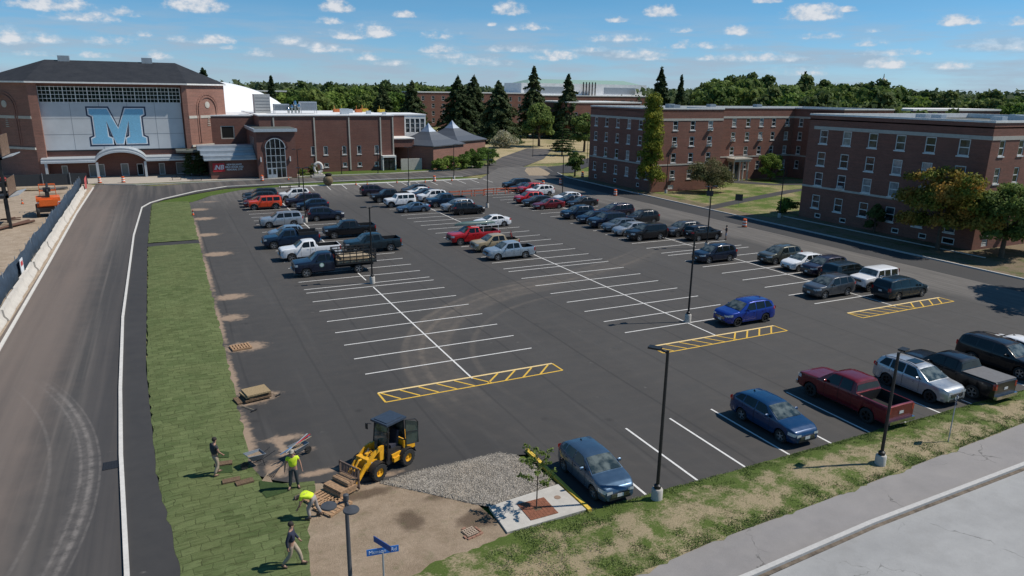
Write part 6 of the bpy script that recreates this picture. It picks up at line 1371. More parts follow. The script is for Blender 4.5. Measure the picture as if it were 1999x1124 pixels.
# named near trees
plant('tall_slim_tree', 'tall slender tree turning yellow at the far hall corner', 'tree', 58.9, 59.6, (lambda rs: (cardmesh('crown', lobes_cards([(rs.uniform(-1.5, 1.3)*(1.15-z/18), rs.uniform(-1.5, 1.2)*(1.15-z/18), z, rs.uniform(.8, 1.7), rs.uniform(.8, 1.7), rs.uniform(.7, 1.5)) for z in np.linspace(2.4, 15.4, 38)], 13000, .26, rs), L_yel), trunk_mesh(16, .18, rs, 1.6, .9)))(np.random.RandomState(4)))
def mk_turn():
    rs = np.random.RandomState(12); A = broad_lobes(9.5, 4.9, rs, 30, .2, 1.25); A = [(l[0]*.62-.2, l[1], l[2], l[3]*.8, l[4]*.9, l[5]*.85) for l in A]
    return (cardmesh('crown', lobes_cards(A, 21000, .25, rs, .5), L_or), trunk_mesh(8.5, .2, rs, 3, .8, 10, 1.3))
plant('turning_maple', 'broad tree turning orange and yellow beside the near hall', 'tree', 61.9, 9.9, mk_turn())
def mk_grn(seed, h, r, m, n=9000, s=.24, nl=18, ry=1, base=.2): return broadleaf(None, h, r, m, n, s, seed, nl, ry, base)
plant('street_tree', 'green tree at the near hall corner beside the orange tree', 'tree', 64.6, 4.6, mk_grn(5, 8.0, 4.0, L_dec, 14000))
plant('street_tree', 'bright green low tree at the very right edge by the near hall', 'tree', 70.5, 4.6, mk_grn(6, 5.6, 2.8, L_dec))
plant('crab_apple_tree', 'wide olive green low tree in front of the far hall', 'tree', 69.4, 56.6, mk_grn(7, 5.4, 4.6, L_olive, 12000, .2, 24, .72, .12))
plant('round_tree', 'round dark green tree in the courtyard corner by the porch', 'tree', 93.5, 66.2, mk_grn(8, 5.2, 3.3, L_br, 6000, .24, 16, .8, .1))
plant('young_tree', 'small bushy tree by the road corner near the far hall', 'tree', 59.9, 86.0, mk_grn(9, 5.0, 2.3, L_dec, 4500, .24, 14, 1, .15))
plant('dark_shrub', 'small dark tree against the near hall wall in shade', 'shrub', 63.9, 19.6, mk_grn(10, 3.7, 1.5, L_dark, 3500, .2, 10, 1, .1))
plant('leafy_shrub', 'green shrub at the left end of the near hall', 'shrub', 65.2, 35.2, mk_grn(11, 2.2, 2.0, L_br, 2500, .2, 10, 1, .0))
for i, (px, py, h, r, lb) in enumerate(((858, 333, 2.6, 2.2, 'leftmost shrub against the nearer pavilion'), (880, 331, 3.0, 2.5, 'second shrub from the left by the pavilions'), (903, 328, 3.1, 2.6, 'middle shrub below the orange awnings'), (930, 327, 3.4, 2.8, 'second shrub from the right by the pavilions'), (955, 322, 3.6, 3.0, 'rightmost shrub of the pavilion hedge row'), (945, 312, 3.2, 2.6, 'shrub behind the right end of the pavilion hedge row'), (912, 314, 3, 2.4, 'shrub between the two pavilions'))):
    plant('leafy_shrub', lb, 'shrub', *G(px, py), mk_grn(20+i, h, r, L_br, 2600, .26, 12, 1, .0), group='shrubs beside the pavilions')
for i, (px, py) in enumerate(((372, 343), (392, 343))): plant('arborvitae', ('left', 'right')[i]+' one of two dark columnar evergreens by the entrance sign', 'tree', *G(px, py), conifer(None, 4.9, 1.35, L_dark, 3500, .25, 30+i, .1, .5))
plant('flowering_shrub', 'cream flowering shrub on the far lawn before the spruces', 'shrub', *G(985, 288), (cardmesh('crown', lobes_cards(broad_lobes(4.6, 5.5, np.random.RandomState(3), 14, .0), 3500, .4, np.random.RandomState(3)), leafmat('blossom', (.12, .16, .05), (.45, .43, .32), (.5, .48, .36))), trunk_mesh(4, .12, np.random.RandomState(2), 1.5)))
plant('ornamental_grass', 'small tan bush by the white sculpture before the gym', 'shrub', *G(612, 340), mk_grn(41, 1.9, 1.5, L_olive, 1500, .22, 8, 1, 0)); plant('leafy_shrub', 'small green bush left of the white sculpture', 'shrub', *G(590, 343), mk_grn(42, 1.4, 1.0, L_br, 900, .2, 6, 1, 0))
# spruces behind
for px, py, h, r, lb, pw in ((895, 268, 21, 9.5, 'broad dark spruce, leftmost of the row behind the pavilions', .6), (925, 266, 21.5, 8.5, 'dark spruce second in the row behind the pavilions', .7), (972, 278, 19.5, 9.0, 'wide dark spruce right of the pavilion roofs', .62), (1040, 268, 25, 8.2, 'tallest pointed spruce left of the office building', .8), (1106, 270, 22.5, 8.8, 'pointed spruce in front of the white upper storey', .85),
        (1282, 290, 23.5, 7, 'pointed spruce rising behind the far hall roof', .9), (1322, 272, 22.5, 4.6, 'thin topped spruce right of the yellow tree', 1.0), (806, 262, 19.5, 7.5, 'spruce behind the gym annex', .7), (748, 262, 17.5, 7, 'spruce behind the middle of the gym roof', .7), (537, 262, 20.5, 4.4, 'lone pine above the white dome', .9), (408, 262, 22.5, 5, 'pine just right of the field house roof', .5), (1765, 250, 14.5, 6, 'dark spruce above the near hall roof', .6)):
    x, y = G(px, py); d = math.hypot(x-CAM[0], y-CAM[1]); plant('spruce', lb, 'tree', x, y, conifer(None, h, r, L_con, int(13000), .95, int(px), .30, pw))
plant('rounded_tree', 'rounded bright conifer in front of the spruces by the path', 'tree', *G(1097, 303), conifer(None, 9.8, 3.6, leafmat('leaf_cedar', (.03, .055, .018), (.06, .095, .03)), 5000, .42, 55, .05, .45))
plant('leafy_tree', 'leafy tree between the two tallest spruces', 'tree', *G(1052, 285), mk_grn(56, 13.5, 6.2, L_dec, 6000, .6, 18)); plant('leafy_tree', 'leafy tree left of the far hall corner', 'tree', *G(1140, 295), mk_grn(57, 11, 4.6, L_dec, 5000, .5, 16))
plant('roadside_tree', 'tall roadside tree off the right edge whose shadow falls on the car park', 'tree', 59.3, -9.5, mk_grn(58, 18, 5.4, L_dec, 6000, .5, 18))
# woodland belt, each tree its own object
rs = np.random.RandomState(90)
protos = [broadleaf(None, 16, 6.5, L_dec, 2600, 1.0, 60, 18), broadleaf(None, 15, 7.5, L_dec, 2600, 1.0, 61, 20), broadleaf(None, 17, 6.0, L_dark, 2400, 1.0, 62, 16), broadleaf(None, 14, 7.0, L_br, 2600, 1.0, 63, 18), conifer(None, 19, 4.5, L_con, 2400, 1.1, 64)]
def blocked(x, y):
    for x0, y0, x1, y1 in ((85, 268, 160, 312), (142, 300, 270, 358), (110, 180, 158, 222), (5, 290, 48, 320), (255, 180, 292, 212), (168, 85, 222, 116), (-40, 140, 35, 225), (55, 55, 122, 90), (-10, 100, 50, 160)):
        if x0 < x < x1 and y0 < y < y1: return True
    return False
cnt = 0
for i in range(2000):
    if cnt >= 230: break
    az = rs.uniform(-20, 66); d = rs.uniform(235, 430) if az < 46 else rs.uniform(175, 400)
    x = CAM[0]+d*math.sin(R_(az)); y = CAM[1]+d*math.cos(R_(az))
    if blocked(x, y) or (38 < az < 62 and d < 150): continue
    if 22 < az < 40 and d < 432: continue
    if 18 < az < 22 and d < 330: continue
    if 13 < az < 24 and d < 300: continue
    px = 1000+1383*math.tan(R_(az-26))
    k = rs.choice([0, 0, 0, 0, 1, 1, 1, 1, 1, 2, 2, 2, 3, 3, 3, 3]) if rs.rand() > .012 else 4; base = .93+.0017*(d-235)
    if 1360 < px < 1720: base *= 1.22
    if 380 < px < 560: base *= .8
    plant('broadleaf_tree' if k < 4 else 'pine_tree', 'tall tree standing in the belt of woods behind the campus', 'tree', x, y, protos[k], rs.uniform(0, 6), base*rs.uniform(.84, 1.12), 'trees in the wood behind the campus'); cnt += 1
# far wood as one mass
def farwood():
    n = 5200; P = []; rs = np.random.RandomState(5); V = []
    az = rs.uniform(-26, 74, n); d = 440+1500*rs.uniform(0, 1, n)**1.5; x = CAM[0]+d*np.sin(np.radians(az)); y = CAM[1]+d*np.cos(np.radians(az))
    h = rs.uniform(13, 21, n)+.008*(d-400)*rs.uniform(.3, 1.1, n)
    out = []
    for i in range(n):
        k = 34 if d[i] < 900 else 20; q = rs.normal(size=(k, 3)); q /= np.linalg.norm(q, axis=1)[:, None]; q[:, 2] = np.abs(q[:, 2])*1.2-.25; r = rs.uniform(4.5, 8)
        P.append(np.array([x[i], y[i], h[i]*.55])+q*np.array([r, r, h[i]*.45])*rs.uniform(.7, 1.05, (k, 1))); out.append(q)
    V = cards(np.concatenate(P), np.concatenate(out), 3.2, rs); o = link('far_woodland', cardmesh('far_woodland', V, leafmat('leaf_far', (.065, .095, .040), (.11, .15, .062), (.13, .165, .078)))); tag(o, 'dark green wood reaching to the horizon behind the campus', None, None, 'stuff')
farwood()
# ---------------------------------------------------------------- lamps, signs, traffic things
def disc_c(b, p, r, h): b.lathe([(r*.98, 0), (r, .02), (r*.95, h), (.01, h+.03)], p, 20)
def lot_lamp(x, y, h, lab, heads=2, rz=0, base=True, grp='black lamp posts around the car park', lean=0):
    t = thing('lamp_post', lab, 'lamp post', (x, y, 0), rz, grp)
    if base: b = MB(); b.lathe([(.235, -.05), (.235, .56), (.20, .62)], n=20); b.build('concrete_base', M_conc2, t, smooth=40)
    b = MB(); z0 = .62 if base else 0; b.lathe([(.15, z0), (.15, z0+.14), (.075, z0+.2), (.06, h)], n=10); b.build('pole', M_pole, t, smooth=40)
    for k in range(heads):
        s = 1 if k == 0 else -1; b = MB(); b.tube([(0, 0, h-.12), (s*.22, 0, h-.03), (s*.34, 0, h)], .035, 6); 
        b.box(min(s*.28, s*.78), -.16, h-.02, max(s*.28, s*.78), .16, h+.055); b.box(min(s*.36, s*.72), -.12, h-.035, max(s*.36, s*.72), .12, h-.0195, 1); b.build('lamp_head', [M_pole, M_lamp], t)
for x, y, h, lb, hd, rz in ((.25, 20.15, 6.75, 'twin headed lamp post behind the stake truck tail', 2, 0), (18.9, .3, 6.9, 'twin headed lamp post left of the bright blue suv', 2, 0), (38.0, 20.5, 6.8, 'twin headed lamp post behind the navy suv', 2, 0), (26.8, 55.2, 6.9, 'twin headed lamp post in the middle of the far lot', 2, 0), (.3, 52.5, 6.9, 'twin headed lamp post beside the long silver suv', 2, 0), (41.0, 58.0, 6.9, 'twin headed lamp post among the red cars', 2, 0),
        (1.95, -18.45, 6.7, 'single headed lamp post on the verge between the front row bays', 1, R_(125)), (13.1, -20.4, 5.6, 'single headed lamp post on the verge by the pavement', 1, R_(15)), (61.3, 32.6, 6.6, 'lamp post beside the left end of the near hall', 1, R_(180)), (61.6, 58.4, 6.6, 'lamp post at the corner of the far hall', 1, 0),
        (4.7, 82.8, 6.8, 'lamp post at the left end of the lot kerb', 2, 0), (23.6, 82.5, 6.8, 'lamp post by the kerb above the white car', 2, 0), (34.9, 89.5, 6.6, 'lamp post on the grass median by the orange barrel', 1, 0)):
    lot_lamp(x, y, h, lb, hd, rz)
for px, py, h, lb in ((953, 339, 4.2, 'low lamp post on the gym lawn left of the side door'), (667, 339, 4.6, 'lamp post in front of the gym windows'), (738, 338, 4.6, 'lamp post in front of the right gym windows'), (1040, 305, 7, 'thin lamp post by the far path'), (925, 283, 7, 'thin lamp post below the spruces'), (1146, 318, 6, 'lamp post left of the far hall')):
    lot_lamp(*G(px, py), h, lb, 1, 0, False, 'distant lamp posts')
def walk_lamp():
    x, y = G(675.5, 974, 4.25); t = thing('walkway_lamp', 'near black lamp post with two flat round heads on bare soil', 'lamp post', (x, y, 0), R_(-25)); m = mat('grey_lamp', (.055, .06, .068), .55)
    b = MB(); b.lathe([(.14, 0), (.14, .15), (.075, .25), (.06, 4.2), (.09, 4.22), (.09, 4.40), (.02, 4.44)], n=14); b.build('pole', m, t, smooth=40)
    t.rotation_euler = (0, 0, 0)
    for ax_, ay_ in ((-.52, .07), (.05, -.42)): b = MB(); b.tube([(0, 0, 4.18), (ax_*.5, ay_*.5, 4.13)], .035, 6); disc_c(b, (ax_, ay_, 4.08), .25, .05); b.build('lamp_head', m, t, smooth=40)
walk_lamp()
M_sblue = mat('sign_blue_blade', (.02, .16, .50), .45, var=.05); M_swhite = mat('sign_letter', (.8, .82, .84), .5)
def street_sign():
    x, y = G(747, 1072, 2.55); t = thing('street_sign', 'two crossed blue street name blades on a grey post', 'street sign', (x, y, 0), 0)
    b = MB(); b.tube([(0, 0, 0), (0, 0, 2.45)], .03, 8); b.tube([(0, .0, 0), (0, .0, .9)], .045, 8); b.build('post', M_metal, t, smooth=40)
    b = MB(); b.box(-.50, -.012, -.11, .50, .012, .11); o = b.build('name_blade', M_sblue, t, loc=(0, 0, 2.50), rz=R_(-9)); text('Munson   Rd', .17, M_swhite, (0, -.016, 0), o, 'lettering', ext=.002)
    text('Munson   Rd', .17, M_swhite, (0, .016, 0), o, 'lettering', ext=.002, rz=PI)
    b = MB(); b.box(-.42, -.012, -.10, .42, .012, .10); o2 = b.build('name_blade', mat('sign_dark_blue', (.02, .07, .26), .45), t, loc=(0, 0, 2.74), rz=R_(-66))
street_sign()
def small_sign(px, py, h, w, hh, lab, m, rz=0, n=1):
    x, y = G(px, py); t = thing('sign_post', lab, 'sign', (x, y, 0), rz); b = MB(); b.tube([(0, 0, 0), (0, 0, h)], .025, 6); b.build('post', M_metal, t)
    for i in range(n): b = MB(); b.box(-w/2, -.04, h-hh*(i+1)-.03*i, w/2, -.025, h-hh*i-.03*i); b.build('panel', m, t)
small_sign(1850, 867, 2.6, .42, .16, 'thin post with small dark blue blades on the verge behind the silver crossover', mat('sign_navy2', (.02, .035, .10), .5), R_(30), 3)
small_sign(1441, 403, 1.9, 1.1, 1.0, 'dark square sign on the courtyard lawn by the path', mat('sign_slate', (.025, .03, .045), .5), R_(-40)); small_sign(1384, 400, 2.2, 1.0, .8, 'dark square sign on posts below the olive tree', MATS['sign_slate'], R_(-40))
def barrel(x, y, lab):
    t = thing('traffic_drum', lab, 'traffic drum', (x, y, 0), 0, 'orange and white traffic drums'); b = MB(); b.lathe([(.36, 0), (.36, .06), (.30, .08)], n=16); b.build('base', M_blk, t)
    b = MB(); zs = [.08, .26, .44, .62, .80, .98]
    for i in range(5): r0 = .29-.012*i; b.lathe([(r0, zs[i]), (r0-.008, zs[i+1])], n=18, m=i % 2, cap=False)
    b.lathe([(.235, .98), (.23, 1.04), (.1, 1.08)], n=18, m=0); b.build('drum', [mat('drum_orange', (.75, .13, .03), .6), mat('drum_white', (.75, .75, .72), .5)], t, smooth=40)
for px, py, lb in ((195, 357, 'left drum before the field house colonnade'), (241, 356, 'drum right of its twin before the field house arch'), (512, 353, 'drum at the left of the arched entrance'), (848, 354, 'drum on the grass median between cones'), (1201, 382, 'drum on the lot edge near the far hall corner'), (1453, 443, 'drum on the fresh asphalt near the courtyard'), (1094, 360, 'drum by the lamp post behind the red cars'), (1060, 364, 'drum with a white board behind the white suv'), (1137, 345, 'drum beside the small tree at the road corner')):
    barrel(*G(px, py), lb)
def cone(x, y, lab):
    t = thing('traffic_cone', lab, 'traffic cone', (x, y, 0), 0, 'orange traffic cones'); b = MB(); b.box(-.19, -.19, 0, .19, .19, .04); b.build('base', M_blk, t)
    b = MB(); b.lathe([(.15, .04), (.10, .32)], n=12, cap=False); b.lathe([(.10, .32), (.075, .48)], n=12, m=1, cap=False); b.lathe([(.075, .48), (.03, .72)], n=12); b.build('cone', [MATS['drum_orange'], MATS['drum_white']], t, smooth=40)
for px, py, lb in ((717, 361, 'first cone from the left on the median kerb'), (775, 357, 'second cone on the median kerb'), (830, 356, 'third cone on the median kerb'), (882, 353, 'rightmost cone on the median kerb'), (377, 420, 'lone cone on the sand spill beside the sod'), (695, 361, 'low cone beside the first one on the kerb'), (563, 351, 'cone before the arched entrance'), (44, 398, 'cone by the steel frame columns')):
    cone(*G(px, py), lb)
M_org = mat('barricade_orange', (.62, .16, .08), .6)
for i in range(6):
    x = 26.2+i*2.15; t = thing('barricade', ['leftmost', 'second', 'third', 'fourth', 'fifth', 'rightmost'][i]+' orange rail barricade across the far lot', 'barricade', (x, 66.9+(.8 if i > 2 else 0), 0), 0, 'orange barricades')
    b = MB(); b.box(-.98, -.04, .75, .98, .04, .95); b.box(-.98, -.035, .35, .98, .035, .45); b.build('rail', M_org, t)
    for s in (-.8, .8): b = MB(); b.box(s-.05, -.28, 0, s+.05, .28, .07); b.box(s-.04, -.04, .07, s+.04, .04, 1.0); b.build('leg', M_org, t)
# ---------------------------------------------------------------- left: barrier wall, fence, lift, steel frame
rj = random.Random(4); M_jer = concrete('jersey_concrete', (.60, .56, .50), sc_=2.5)
nb = 26
for i in range(nb):
    y = 12+i*3.25; x = -26.7-.008*(y-10)+rj.uniform(-.06, .06); b = MB(); hh = .92; L = 1.56
    prof = [(-.36, 0), (.36, 0), (.34, .16), (.16, .40), (.11, hh), (-.11, hh), (-.16, .40), (-.34, .16)]; vv = []
    for yy in (-L, -L*.9, 0, L*.9, L):
        k = .92 if abs(yy) == L else 1; vv += [(px_*k, yy, pz*(1 if abs(yy) < L else .93)) for px_, pz in prof]
    fs = [(a*8+j, a*8+(j+1) % 8, a*8+8+(j+1) % 8, a*8+8+j) for a in range(4) for j in range(8)]+[tuple(range(8)), tuple(range(32, 40))[::-1]]
    b.add(vv, fs); o = b.build('concrete_barrier', M_jer, smooth=50, loc=(x, y, 0), rz=rj.uniform(-.03, .03)); tag(o, 'pale concrete barrier block in the line along the construction fence', 'barrier', 'concrete barrier blocks along the road')
t = thing('construction_fence', 'dark blue screen fence behind the concrete barriers', 'fence', (0, 0, 0)); b = MB(); n = 150; vv = []
for i in range(n+1):
    y = 8+88*i/n; x = -27.35-.006*y+.10*math.sin(y*.4)+.02*math.sin(y*2.1); zt = 2.0+.06*math.sin(y*1.3); vv += [(x, y, .15), (x+.04*math.sin(y*1.9)+.12, y, 1.0), (x, y, zt)]
b.add(vv, [(i*3+j, i*3+3+j, i*3+4+j, i*3+1+j) for i in range(n) for j in range(2)]); b.build('screen_fabric', mat('screen_blue', (.035, .06, .095), .75, var=.3, scale=1.5), t, smooth=60)
for i in range(30):
    y = 9+i*3.0; x = -27.42-.006*y; b = MB(); b.tube([(x, y, 0), (x, y, 2.15)], .035, 6); b.build('post', M_metal, t)
b = MB(); y = 33; b.box(-27.22, 32.3, .7, -27.17, 33.6, 1.9); b.build('notice_panel', MATS['sign_white'], t); b = MB(); b.box(-27.165, 32.5, 1.3, -27.155, 33.4, 1.7); b.build('notice_mark', MATS['sign_red'], t)
t = thing('end_banner', 'red and white mesh banner draped over the end of the fence', 'banner', (-26.95, 95.4, 0)); b = MB(); b.add([(-.1, -2.5, .5), (-.1, .5, .2), (.0, .6, 2.3), (-.1, -2, 2.0)], ((0, 1, 2, 3),)); b.build('fabric', mat('banner_red', (.5, .10, .10), .8, var=.5, scale=2), t)
t = thing('site_fence', 'dark low fence along the front of the field house plaza', 'fence', (0, 0, 0)); b = MB(); b.box(-75, 103.6, 0, -27.5, 103.7, 1.9); b.build('screen_fabric', mat('screen_black', (.03, .036, .042), .8), t)
for i in range(12): b = MB(); b.tube([(-74+i*4, 103.5, 0), (-74+i*4, 103.5, 2.1)], .04, 6); b.build('post', M_metal, t)
def lift():
    t = thing('boom_lift', 'orange boom lift parked on the sandy ground behind the fence', 'boom lift', (-29.3, 69.8, 0), R_(8)); t.scale = (1.15, 1.15, 1.45); O = mat('lift_orange', (.75, .14, .02), .45, coat=.3)
    b = MB(); b.box(-1.0, -1.3, .45, 1.0, 1.3, .85); b.build('chassis', M_dmet, t)
    b = MB(); b.box(-1.15, -1.2, .9, 1.15, 1.1, 1.7); b.box(-.9, -1.35, 1.0, .9, -1.2, 1.55); b.build('turntable', O, t)
    b = MB(); b.box(-.2, -1.0, 1.72, .2, 2.2, 2.15); b.tube([(0, 2.1, 2.0), (0, 3.2, 1.6)], .1); b.build('boom', M_dmet, t); b = MB(); b.box(-.35, -.5, 2.15, .35, .4, 2.5); b.build('engine_hood', M_dmet, t)
    b = MB(); b.tube([(0, -1.0, 2.15), (.1, 1.0, 2.75), (.1, 2.4, 2.3)], .12, 8); b.build('upper_boom', M_dmet, t)
    b = MB(); [b.tube([(x_, y_, 1.4), (x_, y_, 2.5)], .03, 5) for x_ in (-.7, .9) for y_ in (2.6, 3.5)]; [b.tube([(-.7, 2.6, z_), (.9, 2.6, z_), (.9, 3.5, z_), (-.7, 3.5, z_), (-.7, 2.6, z_)], .03, 5) for z_ in (1.4, 1.95, 2.5)]; b.build('work_basket', O, t)
    b = MB(); b.box(-1.16, -1.22, 1.25, 1.16, 1.12, 1.36); b.build('stripe', MATS['drum_white'], t)
    for sx_ in (-1, 1):
        for sy_ in (-.9, .9): q = MB(); q.lathe([(.25, -.17), (.46, -.17), (.5, -.12), (.5, .12), (.46, .17), (.25, .17)], n=18, axis='x'); w = q.build('wheel', M_tyre, t, smooth=40, loc=(sx_*1.12, sy_, .5))
lift()
def bundle(px, py, n, L, lab, m, rz, r=.07):
    x, y = G(px, py); b = MB(); rr = random.Random(px)
    for i in range(n): o = rr.uniform(-.5, .5); b.tube([(-L/2+rr.uniform(-.4, .4), o, .1+rr.uniform(0, .3)), (L/2+rr.uniform(-.4, .4), o+rr.uniform(-.3, .3), .1+rr.uniform(0, .3))], r, 6)
    tag(b.build('pipe_bundle', m, loc=(x, y, 0), rz=rz), lab, 'pipes')
bundle(105, 371, 10, 3.5, 'heap of dark hoses on the sand by the field house', M_dmet, .4); bundle(52, 372, 9, 4, 'stack of brown pipes left of the dark hoses', M_wood, 0, .12); bundle(15, 448, 3, 9, 'long dark steel beams lying at the left edge', mat('rust_steel', (.10, .05, .035), .8), R_(62), .14); bundle(20, 432, 4, 2, 'short rusty pieces beside the long beams', MATS['rust_steel'], .5)
def frame_tower():
    t = thing('steel_scaffold', 'tall dark steel frame with two decked levels at the left edge', 'steel frame', (-34.2, 62, 0)); S_ = MATS['rust_steel']
    D = [(1.9, -1.0), (1.0, 3.5), (-6.5, -1.0), (-6.5, 3.5)]
    for x, y in D: b = MB(); b.box(x-.14, y-.14, 0, x+.14, y+.14, 10.6); b.build('column', M_dmet, t)
    for z in (3.6, 8.0, 10.4):
        b = MB(); b.box(-7, -1.2, z, 2.2, -.9, z+.3); b.box(-7, 3.4, z, 1.4, 3.7, z+.3); b.box(1.9, -1.2, z, 2.2, 3.7, z+.3); b.build('beam', M_dmet, t)
    W_ = mat('brown_cladding', (.16, .10, .065), .85, var=.3, scale=4)
    for z, h in ((3.9, 1.9), (8.4, 2.4)):
        b = MB(); 
        for i in range(16): b.box(2.24, -1.2+i*.31, z, 2.32, -.93+i*.31, z+h)
        b.build('slat_panel', W_, t)
        b = MB(); b.add([(2.3, -1.5, z-.1), (3.3, -1.5, z+.15), (3.3, 4.0, z+.15), (2.3, 4.0, z-.1), (2.3, -1.5, z-.2), (3.3, -1.5, z+.05), (3.3, 4.0, z+.05), (2.3, 4.0, z-.2)], ((0, 1, 2, 3), (4, 5, 6, 7), (0, 1, 5, 4), (1, 2, 6, 5), (2, 3, 7, 6))); b.build('light_ledge', M_metl, t)
    b = MB(); b.box(-7, -1.0, 3.5, 2, 3.5, 3.6); b.box(-7, -1.0, 7.9, 2, 3.5, 8.0); b.build('deck', M_conc, t)
    b = MB(); b.box(-7, -1.25, 4.9, -1, -1.20, 7.9); b.build('blue_mural', mat('mural_blue', (.08, .20, .38), .6, var=.6, scale=.9), t)
    b = MB(); b.box(-7, -1.3, 8.3, -.5, -1.24, 10.4); b.build('blue_banner', mat('mural_lightblue', (.15, .42, .62), .6, var=.5, scale=.7), t)
    q = leafmat('red_flower', (.30, .04, .06), (.45, .10, .12)); rs_ = np.random.RandomState(4); l = link('flowers', cardmesh('flowers', lobes_cards([(x, .4, 5.6, .6, .5, .35) for x in np.arange(-2.5, 2, .7)], 500, .18, rs_), q), t); l['label'] = 'red flowers along the deck edge'; b = MB(); b.box(-3.2, -.1, 4.9, 1.9, .9, 5.3); b.build('planter', M_dmet, t)
frame_tower()
# ---------------------------------------------------------------- things on the ground
M_pal = mat('pallet_wood', (.36, .22, .12), .85, var=.35, scale=9, bump=.3); M_soilroll = mat('soil_brown', (.13, .085, .05), 1, var=.4, scale=14, bump=.8)
def pallet(x, y, rz, lab, z=0.01):
    t = thing('pallet', lab, 'pallet', (x, y, z), rz)
    for i in range(7): b = MB(); b.box(-.6+i*.183, -.5, .10, -.6+i*.183+.11, .5, .122); b.build('board', M_pal, t)
    for yy in (-.5, -.05, .40): b = MB(); b.box(-.6, yy, .02, .61, yy+.10, .098); b.build('bearer', M_pal, t)
    return t
x, y = G(470, 679); pallet(x, y, R_(8), 'empty wooden pallet on a sand patch beside the sod')
def sodpile():
    x, y = G(499, 776); t = thing('sod_pile', 'brown broken stack of upturned sod on the asphalt', 'sod stack', (x, y, .01), R_(14)); rr = random.Random(3)
    for k in range(5): b = MB(); b.box(-.62+rr.uniform(-.1, .1), -.5+rr.uniform(-.1, .1), .09*k, .62+rr.uniform(-.1, .1), .5+rr.uniform(-.1, .1), .09*k+.085, rz=rr.uniform(-.12, .12)); b.build('sod_slab', M_soilroll if k < 3 else mat('dry_thatch', (.30, .22, .12), 1, var=.35, scale=18, bump=.8), t)
    b = MB(); b.box(-1.1, -.4, .0, -.55, .35, .12, tilt=.1); b.build('sod_slab', M_soilroll, t)
sodpile()
def tool(px, py, rz, lab, L=1.4):
    x, y = G(px, py); t = thing('rake', lab, 'tool', (x, y, .03), rz); b = MB(); b.tube([(-L/2, 0, .02), (L/2, 0, .04)], .018, 6); b.build('handle', M_wood, t); b = MB(); b.box(L/2-.03, -.18, .0, L/2+.03, .18, .05); b.build('head', M_dmet, t)
tool(484, 798, R_(-58), 'short pole lying below the broken sod stack', 1.0); tool(532, 770, R_(-50), 'stick leaning off the right of the sod stack', .8)
def wheelbarrow(px, py, rz, lab, full):
    x, y = G(px, py); t = thing('wheelbarrow', lab, 'wheelbarrow', (x, y, .01), rz); m = mat('barrow_steel', (.22, .25, .28), .45, metal=.4)
    b = MB(); to = [(-.42, -.36, .68), (.5, -.30, .78), (.5, .30, .78), (-.42, .36, .68)]; bo = [(-.25, -.22, .38), (.22, -.18, .38), (.22, .18, .38), (-.25, .22, .38)]
    b.add(to+bo, ((4, 5, 6, 7), (0, 1, 5, 4), (1, 2, 6, 5), (2, 3, 7, 6), (3, 0, 4, 7))); b.tube(to+[to[0]], .02, 6); b.build('tray', m, t)
    b = MB(); b.poly([(-.34, -.29), (.38, -.25), (.38, .25), (-.34, .29)], .60); b.build('soil_load', M_dirt, t)
    for s in (-1, 1): b = MB(); b.tube([(-1.0, s*.28, .62), (-.3, s*.2, .36), (.62, s*.06, .22)], .02, 6); b.tube([(-.3, s*.2, .36), (-.36, s*.24, 0)], .018, 6); b.build('handle', M_dmet, t)
    b = MB(); b.lathe([(.08, -.05), (.2, -.05), (.22, 0), (.2, .05), (.08, .05)], n=16, axis='y'); b.build('wheel', M_tyre, t, smooth=40, loc=(.62, 0, .22))
    if full:
        for i, (c, m2) in enumerate(((.0, MATS['mural_blue']), (.1, M_wood), (-.08, M_metal), (.05, MATS['sign_red']))): b = MB(); b.tube([(-1.1+.15*i, c, .62), (.75, -c*2, .98+.05*i)], .03, 6); b.build('tool_in_tray', m2, t)
    return t
wheelbarrow(500, 909, R_(200), 'empty grey wheelbarrow on the asphalt at the sod edge', False).scale = (.85,)*3; wheelbarrow(583, 893, R_(25), 'wheelbarrow piled with long tools behind the worker in yellow', True).scale = (.85,)*3
x, y = G(548, 920); b = MB(); 
for i in range(4): b.tube([(-.55, .1*i, .03), (.7, .25-.05*i, .09)], .02, 5)
tag(b.build('dark_poles', M_dmet, loc=(x, y, .01), rz=R_(48)), 'bundle of thin dark poles lying before the loaded wheelbarrow', 'poles')
# tree in the slab
gx, gy_ = -2.9, -17.0
t = thing('tree_grate', 'square rusty iron grate around the sapling in the slab', 'tree grate', (gx, gy_, .092)); b = MB()
for i in range(8): b.box(-.62+i*.156, -.62, 0, -.62+i*.156+.148, .62, .022) if i not in (3, 4) else (b.box(-.62+i*.156, -.62, 0, -.62+i*.156+.148, -.13, .022), b.box(-.62+i*.156, .13, 0, -.62+i*.156+.148, .62, .022))
b.build('cast_iron', mat('rust', (.20, .075, .04), .9, var=.3, scale=12, bump=.4), t); b = MB(); b.box(-.6, -.6, -.02, .6, .6, .008); b.build('soil', M_soilroll, t)
def sapling():
    rs_ = np.random.RandomState(33); t = thing('sapling', 'young thin leafy sapling standing in the iron grate', 'tree', (gx-.05, gy_, .1)); b = MB(); b.tube([(0, 0, 0), (.02, .01, 1.2), (.0, 0, 2.6)], [.03, .022, .008], 6); tips = []
    for i in range(16):
        z = .9+i*.1; a = i*2.4; l = .75*(1-.3*i/16); p = (l*math.cos(a), l*math.sin(a), z+.35); b.tube([(0, 0, z), (p[0]*.5, p[1]*.5, z+.12), p], [.012, .008, .004], 4); tips += [(p[0]*k, p[1]*k, z+.1+.28*k) for k in (.45, .7, .9, 1.0)]
    b.build('trunk', M_bark, t); link('crown', cardmesh('crown', lobes_cards([(*p, .14, .14, .12) for p in tips], 700, .10, rs_, .2), L_dec), t)
sapling()
